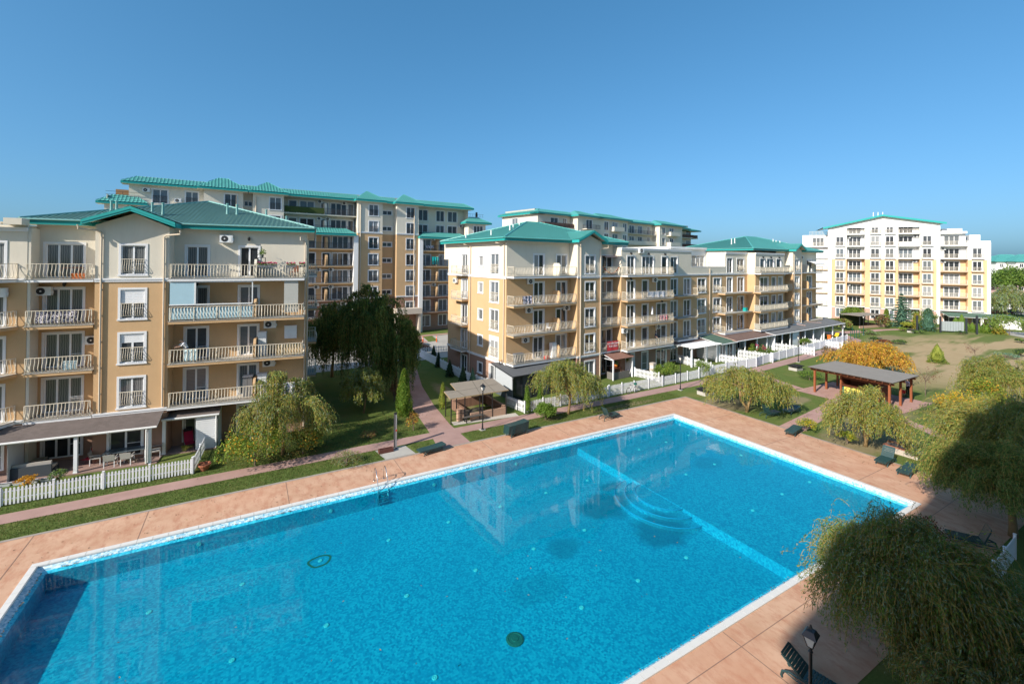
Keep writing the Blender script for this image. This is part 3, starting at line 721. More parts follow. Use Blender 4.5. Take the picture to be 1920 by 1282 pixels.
# ================================================================== eight-storey blocks
def tall(label, P, A, nfl, mats, zbase=.7, sh=2.9):
    r = thing('apartment_building', label, 'apartment building', (P[0], P[1], 0), R_(A)); return r, Fac(r, mats=mats, far=True), [zbase + sh * k for k in range(nfl)]
BD3 = lambda top: [(-.1, 6.7, 0), (6.7, 18.0, 1), (18.0, top, 2)]
P3, A3_ = (-24.8, 81), 33
b3, f3, F3 = tall('wide eight-storey ochre and cream block with teal mansard eaves, standing behind the nearest block', P3, A3_, 8, BM)
def strip_roof(fac, a0, a1, d0, d1, z0, z1, mat, hipl=True, hipr=True, tile=True, name='mansard_roof', flat=True, pitch=.42, sub=3, row=.5):
    """sloping skirt from the eave (d1, z0) up and back to (d0, z1)"""
    i = (d1 - d0) * .8; l, r = (i if hipl else 0), (i if hipr else 0)
    A, B, C, D = (a0, -d1, z0), (a1, -d1, z0), (a1 - r, -d0, z1), (a0 + l, -d0, z1)
    q = MB(); q.face([A, B, C, D]); q.face([(a0, -d1, z0 - .32), (a1, -d1, z0 - .32), B, A], 1)
    q.face([(a0, -d1, z0 - .32), (a0, -d0, z0 - .32), (a1, -d0, z0 - .32), (a1, -d1, z0 - .32)], 2)
    if hipl: q.face([(a0, -d0, z0), A, D]); q.face([(a0, -d0, z0 - .32), (a0, -d1, z0 - .32), A, (a0, -d0, z0)], 1)
    if hipr: q.face([B, (a1, -d0, z0), C]); q.face([(a1, -d1, z0 - .32), (a1, -d0, z0 - .32), (a1, -d0, z0), B], 1)
    o = fac.part(name, q, [mat, TEALF, CREAM])
    t = MB(); tiles(t, A, B, C, D, row, pitch, sub, .07, .05); tag(part('roof_tiles', t, mat, o), kind='stuff')
    return o
def wins3(a, wd, d, ks, n=2, jul=True, h=1.95, z=.15, **kw):
    for k in ks: f3.win(a, F3[k] + z, wd, h, d, n, jul=jul, railm=RAILB, rail='straight', **kw)
ALL = range(8); TOP = (5, 6, 7)
# columns: bays forward (d .9), stair slots, balcony parts
for a0, a1, aw in ((-25.2, -20.2, -22.6), (-18.9, -14.6, -16.6), (-3.0, 1.3, -1.1), (3.9, 8.1, 5.75)):
    wins3(aw, 1.6, .9, ALL if a0 > -10 else TOP, sill=True); f3.wall(a0, a1, .9, BD3(23.6), retL=-.6, retR=-.6)
    f3.mould(a0 - .04, a1 + .04, .9, 18.0, .26); f3.mould(a0, a1, .9, 6.6, .22)
    f3.pipe(a1 - .9 if a0 > 2 or a0 < -19 else a0 + .4, .9, 1, 23.0, PIPE, r=.08)
for a0, a1, aw in ((-20.2, -18.9, -19.9), (1.3, 3.9, 1.75)):
    if a0 < -10: a0, a1, aw = -20.2, -18.9, -20.0
    for k in ALL:
        if a0 > -10 or k > 4: f3.win(aw, F3[k] + .6 if k else F3[k] + 1.0, 1.1 if a0 < -10 else 1.7, .75, -.6, 2, sill=True, trim=True)
    f3.wall(a0, a1, -.6, BD3(23.6))
# left end
wins3(-31.2, 1.7, 0, TOP); wins3(-27.4, 1.5, 0, TOP); f3.ac(-32.3, 22.6, 0); f3.ac(-28.7, 21.4, 0)
f3.wall(-33.8, -25.2, 0, BD3(23.9)); q = MB(); q.box(-36.2, -.9, 0, -33.82, 10, 20.9); q.box(-36.0, -.8, 20.9, -35.9, 6, 21.9); f3.part('stair_tower', q, CREAM)
strip_roof(f3, -37.0, -31.6, -.4, 1.4, 20.9, 22.0, ROOF)
q = MB(); q.box(-35.4, 1.5, 22, -33.9, 4, 22.9); f3.part('roof_shed', q, M('orange_planks', (.42, .24, .12), .8, .2, 5))
q = MB(); rail_mb(q, [(-36.2, .2), (-32.6, .2)], 21.9, .5, 3, 'straight', .02); f3.part('roof_railing', q, RAILB)
# balcony parts: lower storeys come forward under their own strip of roof
for a0, a1, doors, dv in ((-14.6, -3.0, ((-13.6, 1.2, 1), (-11.9, 2.2, 2), (-8.6, 1.2, 1), (-7.0, 2.6, 3), (-3.5 - .6, .9, 1)), -8.1), (8.1, 18.9, ((8.9, 2.0, 2), (12.7, 1.7, 2), (15.2, 2.0, 2)), 11.9)):
    for k in ALL:
        dd = 0 if k < 6 else -1.6
        for a, wd, n in doors:
            if k == 0 and a < 0 : continue
            f3.win(a, F3[k] + .06, wd, 2.1, dd, n)
        if k and (k < 6 or a0 < 0):
            f3.balcony([(a0 + .05, (1.2 if k < 6 else 0.)), (a1 - .05, (1.2 if k < 6 else 0.))], F3[k] - .21, dd, OCHRE if 2 < k < 6 else (BROWN if k < 3 else CREAM), rail='straight', railm=RAILB, h=1.0, sp=.2)
            f3.divider(dv, F3[k], dd, 1.1 if k < 6 else -.1, OCHRE if k < 6 else CREAM, 1.9, .35)
    f3.wall(a0, a1, 0, [(-.1, 6.7, 0), (6.7, 17.9, 1)]); f3.wall(a0, a1, -1.6, [(17.9, 23.7, 2)])
    strip_roof(f3, a0 - .1, a1 - .4, -.2, 1.75, 17.75, 18.75, ROOF, hipl=a0 > 0, hipr=True)
    if a0 < 0: q = MB(); q.box(a1 - .75, -1.35, 0, a1 + .0, .9 - .9, 17.6); f3.part('corner_pier', q, WHITEP)
    else: q = MB(); q.box(a0 + .0, -1.35, 0, a0 + .75, 0, 17.6); f3.part('corner_pier', q, WHITEP)
f3.balcony([(8.2, .6), (18.2, .6)], F3[7] - .21, -1.6, CREAM, rail='straight', railm=RAILB) if False else None
IVY = M('ivy_screen', (.05, .075, .02), .9, .5, 12)
q = MB(); q.box(-14.4, -.12, F3[7] + .05, -8.4, -.08, F3[7] + 1.0); f3.part('ivy_screen', q, IVY)
for a, k, d in ((-9.2, 7, -1.6), (-5.2, 7, -1.6), (-9.3, 6, -1.6), (-7.9, 6, -1.6), (-9.6, 3, 0), (-7.6, 3, 0), (-7.6, 2, 0), (-9.9, 2, 0), (-5.6, 1, 0), (-9.9, 1, 0), (16.8, 5, 0), (10.9, 5, 0), (11.1, 2, 0), (17.6, 6, -1.6)): f3.ac(a, F3[k] + 1.95, d)
core(b3, -33.6, 1.9, 18.6, 13, 23.4, CREAM)
fr3 = Fac(b3, 18.9, 0, R_(90), BM, True); fr3.wall(0, 13, 0, BD3(23.7), name='side_wall')
fq = Fac(b3, mats=[CREAM], far=True); fq.win(19.6, 18.25, 2.1, 2.1, 1.2, 3); fq.wall(18.4, 22.3, 1.2, [(17.6, 21.0, 0)], retL=-.6, retR=-8, name='corner_room'); strip_roof(f3, 17.4, 23.4, -.5, 1.9, 21.0, 22.2, ROOF)
q = MB(); rail_mb(q, [(18.4, .2), (22.4, .2)], 22.2, .6, .6, 'straight', .02); q.box(20.6, -.3, 22.2, 20.9, 0, 23.2); f3.part('roof_terrace_railing', q, RAILB)
q = MB(); q.box(18.9, -.2, 0, 22.2, 8, 17.59); f3.part('corner_tower', q, OCHRE)
for a0, a1, d1 in ((-34.6, -25.0, .7), (-20.6, -18.4, .5), (-14.9, -2.8, .5), (1.0, 4.0, .5), (7.8, 19.9, .7)): strip_roof(f3, a0, a1, -1.2, d1, 23.9, 24.9, ROOF, hipl=a0 < -30, hipr=a1 > 15)
for a0, a1 in ((-26.0, -19.6), (-19.5, -14.0), (-3.6, 1.9), (3.3, 8.8)): strip_roof(f3, a0, a1, -1.6, 1.7, 23.85, 25.75, ROOF)
q = MB(); q.box(-33, 1.0, 24.0, 18, 12, 24.88); f3.part('flat_roof', q, CONC)
# entrance porch, street side
q = MB(); q.box(3.6, -2.6, 0, 4.0, -.9, 3.6); q.box(7.6, -2.6, 0, 8.0, -.9, 3.6); q.box(3.4, -2.8, 3.6, 8.2, -.9, 4.6); q.box(4.0, -1.2, 0, 7.6, -1.0, 3.6, 1); f3.part('entrance_porch', q, [M('pale_stone_porch', (.55, .48, .40), .8, .1, 2), BROWN])
# rear block in the middle distance
M('brown_fabric_screen', (.22, .12, .09), .9, .2, 8)
P5, A5_ = (5.5, 98), 41
b5, f5, F5 = tall('distant cream block with teal eaves showing only its top floors above the middle block', P5, A5_, 8, [CREAM])
B5 = [(-.1, 23.8, 0)]
for k in (5, 6, 7):
    for a, wd, d in ((4.0, 2.4, 0), (8.0, 1.2, 0), (20.4, 1.6, 2.2), (23.6, 2.2, 2.2), (28.0, 1.6, 2.2), (34, 2.2, 0), (38, 2, 0), (42.5, 1.2, 0), (46.5, 1.6, 2.2), (50.5, 2.2, 2.2), (61, 2, -1), (66, 2.4, -1)):
        f5.win(a, F5[k] + .06, wd, 2.1, d, 2)
    f5.win(13.6, F5[k] + .06, 2.2, 2.1, 2.2, 2)
    f5.balcony([(1, 0), (1, 1.3), (10.4, 1.3), (10.4, 0)], F5[k] - .21, 0, CREAM, rail='straight', railm=RAILB, screen=M('brown_fabric_screen', (.22, .12, .09), .9, .2, 8) if k == 7 else None)
    f5.balcony([(12.4, 2.2), (12.4, 3.4), (17.4, 3.4), (17.4, 2.2)], F5[k] - .21, 2.2, CREAM, rail='straight', railm=RAILB)
    f5.balcony([(22.6, 2.2), (22.6, 3.5), (27.0, 3.5), (27, 2.2)], F5[k] - .21, 2.2, CREAM, rail='solid')
    f5.balcony([(30.5, 1.2), (45, 1.2)], F5[k] - .21, 0, CREAM, rail='straight' if k == 7 else 'solid', railm=RAILB)
    f5.balcony([(49, 2.2), (49, 3.5), (54.4, 3.5), (54.4, 2.2)], F5[k] - .21, 2.2, CREAM, rail='solid')
    f5.balcony([(59.5, -1), (59.5, .8), (70, .8), (70, -1)], F5[k] - .21, -1, CREAM, rail='straight', railm=RAILB, screen=MATS['brown_fabric_screen'] if k > 5 else None)
f5.wall(0, 10.6, 0, B5); f5.wall(10.6, 18.2, 2.2, B5, retL=0, retR=0); f5.wall(18.2, 30.2, 2.2, B5, retR=0); f5.wall(30.2, 45.3, 0, B5); f5.wall(45.3, 57.6, 2.2, B5, retL=0, retR=-1); f5.wall(57.6, 69, -1, B5)
f5l = Fac(b5, 0, 12, R_(-90), [CREAM], True); f5l.win(3.5, F5[7] + .5, 2.0, 1.6, 0, 2); f5l.wall(0, 12, 0, B5)
core(b5, .3, 1.2, 68.8, 12, 23.6, CREAM)
for a0, a1, d1 in ((-.8, 11.2, .9), (30, 45.6, .9)): strip_roof(f5, a0, a1, -1.6, d1, 24.0, 25.0, ROOF, hipl=a0 < 0, hipr=False, row=.6, pitch=.6)
for a0, a1 in ((9.8, 19.0), (17.6, 31.0), (44.6, 58.4)): strip_roof(f5, a0, a1, -1.6, 3.1, 24.0, 25.5, ROOF, row=.6, pitch=.6)
strip_roof(f5, 56.6, 64, -3, 1.6, 23.7, 25.0, ROOF, row=.6, pitch=.6); strip_roof(f5, 63, 71, -3, 1.4, 23.4, 24.6, ROOF, row=.6, pitch=.6)
strip_roof(f5l, -.8, 12.8, -1.6, .8, 24.0, 25.0, ROOF, row=.6, pitch=.6)
q = MB(); q.box(.5, 1.5, 24.1, 68, 11.5, 24.98); f5.part('flat_roof', q, CONC)
# sunlit block on the right
P4, A4_ = (80.5, 111.5), -27
b4, f4, F4 = tall('pale sunlit seven-storey block with a thin teal gable roof, far right across the lawn', P4, A4_, 8, [M('rose_plaster', (.50, .33, .26), .9, .07, .9), M('light_ochre_plaster', (.68, .45, .25), .9, .05, .9, streak=.12), WHITEP], zbase=.35)
S4 = lambda u: plane_s(P4, A4_, 0, u)[0]
BD4 = lambda top: [(-.1, 2.9, 0), (2.9, 14.6, 1), (14.6, top, 2)]
cols = [(S4(1567), 1.5, 2), (S4(1632), 1.6, 2), (S4(1659.5), 1.5, 2), (S4(1729), 1.5, 2), (S4(1822), 1.5, 2)]
for i, (a, wd, n) in enumerate(cols):
    for k in range(8 if i in (1, 2) else (7 if i != 4 else 6)):
        if k == 7: f4.win(a + .1, F4[k] + .1, 1.3, 2.0, .5, 2)
        else: f4.win(a, F4[k] + .1, wd, 2.1, .5, 2, jul=False)
        if k: f4.balcony([(a - .25, .5), (a - .25, .95), (a + wd + .25, .95), (a + wd + .25, .5)], F4[k] - .17, .5, [TRIM, SOFFIT][1 < k < 5], rail='straight', railm=RAILW, th=.16, sp=.24, r=.025)
def bal4(u0, u1, wd, off, n, kmax, d=-.6):
    a0, a1 = S4(u0), S4(u1)
    for k in range(kmax):
        f4.win(a0 + off, F4[k] + .06, wd, 2.15, d, n); f4.pending[-1:] = f4.pending[-1:]
        if k: f4.balcony([(a0 + .02, .75), (a1 - .02, .75)], F4[k] - .21, d, [TRIM, SOFFIT][1 < k < 5], rail='straight', railm=RAILW, sp=.24, r=.025, screen=M('white_balcony_screen', (.8, .8, .78), .6, .05, 3) if (u0 > 1680 and u0 < 1700 and k == 6) else None)
    return a0, a1
def top4(a): return 22.2 + max(0, 2.6 * (1 - abs(a - 8.1) / 11.5)) - .1
edges = [(S4(1557.5), S4(1587), .5, 7), None]
a_ = [S4(u) for u in (1551.5, 1587, 1620.5, 1683, 1723, 1761, 1812.5, 1855.5)]
bal4(1587, 1620.5, 2.4, .55, 3, 8); bal4(1683, 1723, 2.5, .35, 3, 8); bal4(1761, 1812.5, 2.6, 1.0, 3, 7)
for i, (x0, x1) in enumerate(zip(a_, a_[1:])):
    rec = i in (1, 3, 5); d = -.6 if rec else .5
    tops = 22.1 if i < 5 else (20.4 if i == 5 else 18.4)
    f4.wall(x0, x1, d, BD4(tops), retL=None if rec or i == 0 else -.6, retR=None if rec else -.6)
    if not rec: f4.mould(x0, x1, .5, 14.5, .2, .05); f4.mould(x0, x1, .5, 2.75, .2, .05)
# gable triangle above the eaves
q = MB(); q.face([(a_[0], -.5, 22.1), (a_[5], -.5, 22.1), (a_[5], -.5, 22.75), (8.3, -.5, 24.75), (a_[0], -.5, 22.3)]); f4.part('gable_wall', q, WHITEP)
for u0, u1 in ((1551.5, 1558.5), (1754.5, 1761), (1848.5, 1855.5)):
    q = MB(); q.box(S4(u0), -.62, 0, S4(u1), -.505, 18.3 if u0 > 1800 else 22.0); f4.part('white_pier', q, WHITEP)
q = MB()
for (x0, z0), (x1, z1) in (((a_[0] - 1.1, 22.35), (8.3, 25.1)), ((8.3, 25.1), (a_[5] + .9, 22.95))):
    q.face([(x0, -1.3, z0), (x1, -1.3, z1), (x1, 12, z1), (x0, 12, z0)]); q.face([(x0, -1.3, z0 - .42), (x1, -1.3, z1 - .42), (x1, -1.3, z1), (x0, -1.3, z0)], 1); q.face([(x0, 12, z0 - .2), (x1, 12, z1 - .2), (x1, -1.3, z1 - .2), (x0, -1.3, z0 - .2)], 2)
f4.part('roof', q, [ROOF, TEALF_L, WHITEP])
for a in (7.0, 7.9, 8.8): vent(f4, a, -1, 25.1, .7, WHITEP)
core(b4, -6.9, .75, 18.4, 12, 17.0, WHITEP); core(b4, -.7, .75, 18.4, 12, 22.0, WHITEP, 17.02); core(b4, 18.42, .75, 26.9, 12, 18.0, WHITEP)
q = MB(); q.box(a_[5], -.3, 20.42, a_[6], .1, 20.9); q.box(19.5, 1, 20.4, 23, 4, 21.6); q.box(a_[6], -.5, 18.42, a_[7], -.2, 18.7); q.box(a_[6] + .6, .5, 18.4, a_[6] + 2.4, 3, 20.1); f4.part('parapet', q, WHITEP)
# its lower left wing
fw = Fac(b4, mats=f4.mats, far=True)
for k in range(7):
    fw.win(-5.2, F4[k] + .06, 2.4, 2.1, -1.6, 3)
    if k: fw.balcony([(-7.3, -1.0), (-6.6, -.3), (-.9, -.3)], F4[k] - .21, -1.6, [TRIM, SOFFIT][1 < k < 5], rail='straight', railm=RAILW, sp=.24, r=.025)
fw.wall(-7.4, -.75, -1.6, BD4(20.2)); q = MB(); q.box(-7.4, 1.5, 20.2, -.8, 1.7, 20.6); q.box(-12.5, 2, 0, -7.4, 12, 17.8); fw.part('side_wing', q, WHITEP)
q = MB(); rail_mb(q, [(-6, -1.3), (-1, -1.3)], 20.6, .9, .3, 'straight', .03); fw.part('terrace_railing', q, RAILW)
fr4 = Fac(b4, a_[7], 0, R_(90), f4.mats, True); fr4.wall(-.5, 12, 0, BD4(18.4))
for a, k in ((1.6, 6), (1.6, 2), (14.3, 6), (14.2, 4), (14.3, 0), (19.2, 5), (19.2, 4)): f4.ac(a, F4[k] + 1.9, -.6)
f4.pipe(S4(1583.5), .5, 1, 22, PIPEW, r=.09); f4.pipe(S4(1725), .5, 1, 22, PIPE, r=.09)
# ground floor canopy of the right part
g4 = Fac(b4, mats=f4.mats)
shed_roof(b4, [(18.9, -.52, 2.75), (30.2, -.52, 2.75), (31.2, -4.2, 2.1), (19.2, -4.2, 2.1)], SHGN, name='canopy_roof')
for a in (21.2, 24.4): q = MB(); q.box(a, -4.1, 0, a + .4, -3.7, 2.1); part('canopy_post', q, WHITEP, b4)
q = MB(); q.box(27.2, -4.1, 0, 30.6, -3.9, 2.05); part('canopy_wall', q, WHITEP, b4)
# the block the photograph is taken from: behind the camera, seen only by its shadow and in reflections
KA = 34.4 + 180; nx_, ny_ = -math.sin(R_(34.4)), math.cos(R_(34.4)); ex_, ey_ = math.cos(R_(34.4)), math.sin(R_(34.4)); OFF = -1.25
b0 = thing('apartment_building', 'tall block behind the viewpoint whose shadow covers the lower right corner', 'apartment building', (nx_ * OFF + ex_ * 30, ny_ * OFF + ey_ * 30, 0), R_(KA))
f0 = Fac(b0, mats=BM, far=True)
for k in range(9):
    for i in range(11): f0.win(2.2 + i * 5.0, .7 + 2.9 * k, 1.6, 2.1, 0, 2, jul=True, rail='straight')
f0.wall(0, 58, 0, [(-.1, 6.7, 0), (6.7, 18, 1), (18, 27.9, 2)], retL=-13, retR=-13); core(b0, .02, .4, 57.98, 13, 27.8, CREAM)
strip_roof(f0, -.6, 58.6, -1.3, .5, 28.1, 28.8, ROOF)
gable_roof(f0, 29.0, 35.0, .7, 28.1, 32.0, 30.0, -3, ROOF)
# ================================================================== ground, paths, deck, pool
def pq_vec(t):
    """position turned into the pool grid (p, q)"""
    g = t.nodes.new('ShaderNodeNewGeometry'); r = t.nodes.new('ShaderNodeVectorRotate'); r.rotation_type = 'Z_AXIS'
    r.inputs['Angle'].default_value = -AP; t.links.new(g.outputs['Position'], r.inputs['Vector']); return r.outputs[0]
def ell(t, vec, c, rad, wob=.5, wsc=.25):
    """soft irregular spot around c: 1 inside, 0 outside"""
    mp = t.nodes.new('ShaderNodeMapping'); mp.inputs['Location'].default_value = (-c[0] / rad[0], -c[1] / rad[1], 0); mp.inputs['Scale'].default_value = (1 / rad[0], 1 / rad[1], 0)
    t.links.new(vec, mp.inputs[0]); ln = t.nodes.new('ShaderNodeVectorMath'); ln.operation = 'LENGTH'; t.links.new(mp.outputs[0], ln.inputs[0])
    n = noise(t, vec, wsc, 5, .6); a = t.nodes.new('ShaderNodeMath'); a.operation = 'MULTIPLY_ADD'; a.inputs[1].default_value = wob; t.links.new(n, a.inputs[0]); t.links.new(ln.outputs['Value'], a.inputs[2])
    return ramp(t, mul(t, a.outputs[0], .4), [((.75 + wob * .5 - .16) * .4, (1, 1, 1)), ((.75 + wob * .5 + .22) * .4, (0, 0, 0))])
def mul(t, a, k):
    m = t.nodes.new('ShaderNodeMath'); m.operation = 'MULTIPLY'; t.links.new(a, m.inputs[0])
    if hasattr(k, 'is_linked'): t.links.new(k, m.inputs[1])
    else: m.inputs[1].default_value = k
    return m.outputs[0]
m_, t_, b_ = nodes('lawn_grass'); GRASS = m_
v = pq_vec(t_)
c = mixc(t_, noise(t_, v, 1.1, 6, .65), (.06, .10, .018), (.125, .18, .042))
c = mixc(t_, ramp(t_, noise(t_, v, .35, 5, .6), [(.5, (0, 0, 0)), (.72, (1, 1, 1))]), c, (.19, .175, .06))
c = mixc(t_, ramp(t_, noise(t_, v, 14, 3, .7), [(.35, (0, 0, 0)), (.75, (1, 1, 1))]), c, (.15, .19, .055))
dry = mixc(t_, noise(t_, v, .5, 6, .65), (.34, .245, .13), (.48, .365, .215))
stretch = t_.nodes.new('ShaderNodeMapping'); stretch.inputs['Rotation'].default_value = (0, 0, R_(-30)); stretch.inputs['Scale'].default_value = (.03, .16, 1); t_.links.new(v, stretch.inputs[0])
dry = mixc(t_, ramp(t_, noise(t_, stretch.outputs[0], 1.6, 4, .6), [(.50, (0, 0, 0)), (.60, (1, 1, 1))]), dry, (.14, .17, .05))
c = mixc(t_, ell(t_, v, (96, 16), (39, 25), .5, .12), c, dry)
for ce, ra in (((47, 18), (7, 2.2)), ((60, 14), (10, 5)), ((22.5, 31.7), (1.2, .5)), ((30.5, 31.3), (5, .55)), ((41, 16.5), (5, 3)), ((46.5, 24.5), (2.5, 1.2)), ((17.5, 42), (1.1, 6)), ((39.5, 27), (3, 2.5)), ((100, 37), (7, 2.2))):
    c = mixc(t_, mul(t_, ell(t_, v, ce, ra, .8, .8), .75), c, (.30, .23, .14))
t_.links.new(c, b_.inputs['Base Color']); b_.inputs['Roughness'].default_value = .95; b_.inputs['Specular IOR Level'].default_value = .1
bump(t_, b_, noise(t_, v, 22, 4, .7), .9, .04)
def concrete(name, ca, cb, sc1=.8, bsc=30, joints=None, cracks=.3, wear=None):
    m, t, b = nodes(name); v = pq_vec(t)
    c = mixc(t, ramp(t, noise(t, v, sc1, 7, .62), [(.3, ca), (.7, cb)]), ca, cb)
    f = noise(t, v, sc1, 7, .62); c = mixc(t, ramp(t, f, [(.32, (0, 0, 0)), (.68, (1, 1, 1))]), ca, cb)
    if wear:
        mp = t.nodes.new('ShaderNodeMapping'); mp.inputs['Scale'].default_value = (1.3, .5, 1); t.links.new(v, mp.inputs[0])
        c = mixc(t, ramp(t, noise(t, mp.outputs[0], 1.9, 8, .75), [(.47, (0, 0, 0)), (.68, (1, 1, 1))]), c, wear)
        c = mixc(t, mul(t, ramp(t, noise(t, v, .16, 3, .5), [(.45, (0, 0, 0)), (.7, (1, 1, 1))]), .35), c, sc_(wear, 1.35))
    t.links.new(c, b.inputs['Base Color']); b.inputs['Roughness'].default_value = .85; b.inputs['Specular IOR Level'].default_value = .2
    bump(t, b, noise(t, v, bsc, 4, .6), .35, .01); return m
DECK = concrete('stamped_orange_concrete', (.50, .29, .185), (.62, .40, .275), .75, 26, wear=(.44, .21, .13))
PATH = concrete('pink_concrete_path', (.34, .215, .185), (.43, .28, .245), .7, 40)
PATHR = concrete('rose_paving', (.40, .24, .20), (.48, .30, .255), 1.2, 40)
ROADM = concrete('pale_concrete_road', (.36, .34, .31), (.45, .43, .39), .3, 30)
JOINT = M('dark_joint', (.27, .17, .125), .95, .2, 5)
KERBM = M('grey_kerb_strip', (.33, .29, .25), .95, .25, 4, .01, 30, .6)
GRAVEL = M('pale_gravel', (.50, .46, .40), .95, .45, 16, .02, 24, 1.)
def sheet(name, pts, z, mat, pq=True):
    q = MB(); q.face([W(p, r, z) if pq else (p, r, z) for p, r in pts]); return struct(name, q, mat)
def band(name, line, wd, z, mat):
    q = MB(); L, Rr = [], []
    for i, (p, r) in enumerate(line):
        a, b = line[max(i - 1, 0)], line[min(i + 1, len(line) - 1)]; dx, dy = b[0] - a[0], b[1] - a[1]; l = math.hypot(dx, dy)
        w_ = wd[i] if isinstance(wd, (list, tuple)) else wd
        L.append((p - dy / l * w_ / 2, r + dx / l * w_ / 2)); Rr.append((p + dy / l * w_ / 2, r - dx / l * w_ / 2))
    for i in range(len(line) - 1): q.face([W(*Rr[i], z), W(*Rr[i + 1], z), W(*L[i + 1], z), W(*L[i], z)])
    return struct(name, q, mat)
DP0, DP1, DQ0, DQ1 = -16, 37.85, 7.0, 30.5          # deck
q = MB(); B_ = 3500; i0 = (DP0 + .4, DQ0 + .4, DP1 - .4, DQ1 - .4)
o4 = [(-B_, -B_), (B_, -B_), (B_, B_), (-B_, B_)]; i4 = [(i0[0], i0[1]), (i0[2], i0[1]), (i0[2], i0[3]), (i0[0], i0[3])]
for k in range(4): j = (k + 1) % 4; q.face([W(*o4[k], -.012), W(*o4[j], -.012), W(*i4[j], -.012), W(*i4[k], -.012)])
struct('ground', q, GRASS)
# pool outline (outer edge of the white coping)
PP0, PP1, PQ0, PQ1 = -8.05, 32.65, 10.42, 27.5
q = MB(); o4 = [(DP0, DQ0), (DP1, DQ0), (DP1, DQ1), (DP0, DQ1)]; i4 = [(PP0, PQ0), (PP1, PQ0), (PP1, PQ1), (PP0, PQ1)]
for k in range(4): j = (k + 1) % 4; q.face([W(*o4[k], 0), W(*o4[j], 0), W(*i4[j], 0), W(*i4[k], 0)])
struct('pool_deck', q, DECK)
q = MB()
for p in (-11, -4.5, 2, 8.5, 15, 21.5, 28, 34.6): q.face([W(p, PQ1 + .02, .004), W(p + .035, PQ1 + .02, .004), W(p + .035, DQ1 - .16, .004), W(p, DQ1 - .16, .004)]); q.face([W(p, DQ0, .004), W(p + .035, DQ0, .004), W(p + .035, PQ0 - .02, .004), W(p, PQ0 - .02, .004)])
for r in (13.5, 19.5, 25.0): q.face([W(PP1 + .02, r, .004), W(DP1 - .2, r, .004), W(DP1 - .2, r + .035, .004), W(PP1 + .02, r + .035, .004)])
q.face([W(DP0, PQ0 - .75, .005), W(DP1, PQ0 - .75, .005), W(DP1, PQ0 - .72, .005), W(DP0, PQ0 - .72, .005)]); q.face([W(PP0 - .8, DQ0, .006), W(PP0 - .765, DQ0, .006), W(PP0 - .765, DQ1, .006), W(PP0 - .8, DQ1, .006)])
struct('deck_joints', q, JOINT)
q = MB(); q.face([W(DP0, DQ1 - .16, .008), W(DP1, DQ1 - .16, .008), W(DP1, DQ1 + .03, .008), W(DP0, DQ1 + .03, .008)]); q.face([W(DP1 - .15, DQ0, .009), W(DP1 + .03, DQ0, .009), W(DP1 + .03, DQ1, .009), W(DP1 - .15, DQ1, .009)])
struct('deck_edge', q, KERBM)
# paths
band('path', [(-24, 33.05), (2, 33.0), (12.2, 33.0), (30, 33.1), (44, 33.25), (54, 33.7), (66, 34.8), (80, 36.4), (88, 37.3), (93, 39), (96.5, 42.5), (98, 47), (96, 52)], [1.2, 1.2, 1.25, 1.25, 1.35, 1.5, 1.6, 1.7, 1.8, 2, 2, 2, 2], .004, PATH)
sheet('path_crossing', [(11.75, DQ1 + .02), (14.25, DQ1 + .02), (14.3, 34.6), (14.9, 40), (16.0, 46.5), (18.1, 54.8), (16.7, 55.4), (14.2, 47), (13.0, 41), (12.2, 33.4)], .008, PATH)
band('path_to_pavilion', [(37.9, 20.4), (47.0, 21.6), (50.4, 22.4)], [1.7, 1.5, 1.6], .004, PATHR)
band('path_to_pavilion', [(55.5, 34.3), (52.2, 30.0), (51.0, 26.5)], [1.0, 1.0, 1.2], .006, PATHR)
band('path_to_pavilion', [(51.0, 19.2), (48.6, 16.5), (46.5, 13.0), (45, 9)], [1.1, 1.1, 1.2, 1.2], .006, PATHR)
sheet('pavilion_floor', [(49.6, 17.6), (57.2, 17.4), (57.4, 26.2), (50.0, 26.4)], .012, PATHR)
band('far_path', [(96, 45), (104, 43.3), (112, 42), (124, 38.2), (135, 33), (150, 24)], [3, 2.4, 1.6, 1.2, 1.0, 1.0], .008, PATHR)
sheet('concrete_pad', [(8.0, DQ1 + .04), (10.1, DQ1 + .04), (9.85, 32.2), (7.75, 32.3)], .012, CONC)
sheet('gravel_bed', [(14.5, 34.2), (20.3, 33.6), (20.4, 34.4), (14.6, 35.0)], .01, GRAVEL)
# street behind the near blocks
def w3(s, n): a = R_(A3_); return (P3[0] + s * math.cos(a) + n * math.sin(a), P3[1] + s * math.sin(a) - n * math.cos(a))
q = MB(); q.face([(*w3(-70, 24), .0), (*w3(60, 24), .0), (*w3(60, 6.5), .0), (*w3(-70, 6.5), .0)]); struct('road', q, ROADM)
q = MB(); q.face([(*w3(3.0, 12), .006), (*w3(5.6, 12), .006), (*w3(6.6, 2.5), .006), (*w3(4.2, 2.5), .006)]); q.face([(*w3(-60, 6.2), .012), (*w3(60, 6.2), .012), (*w3(60, 5.0), .012), (*w3(-60, 5.0), .012)]); struct('pavement', q, PATHR)
q = MB(); q.face([(*w3(1.2, 11.6), .012), (*w3(2.8, 11.6), .012), (*w3(4.0, 6.6), .012), (*w3(2.2, 6.6), .012)]); q.face([(*w3(5.8, 11.6), .012), (*w3(7.6, 11.6), .012), (*w3(8.6, 6.6), .012), (*w3(6.9, 6.6), .012)]); struct('grass_strip', q, GRASS)
q = MB(); q.face([(140, 60, .01), (140, 200, .01), (300, 200, .01), (300, 60, .01)]); q.face([(95, 83, .012), (150, 62, .012), (150, 70, .012), (97, 93, .012)]); struct('car_park', q, ROADM)
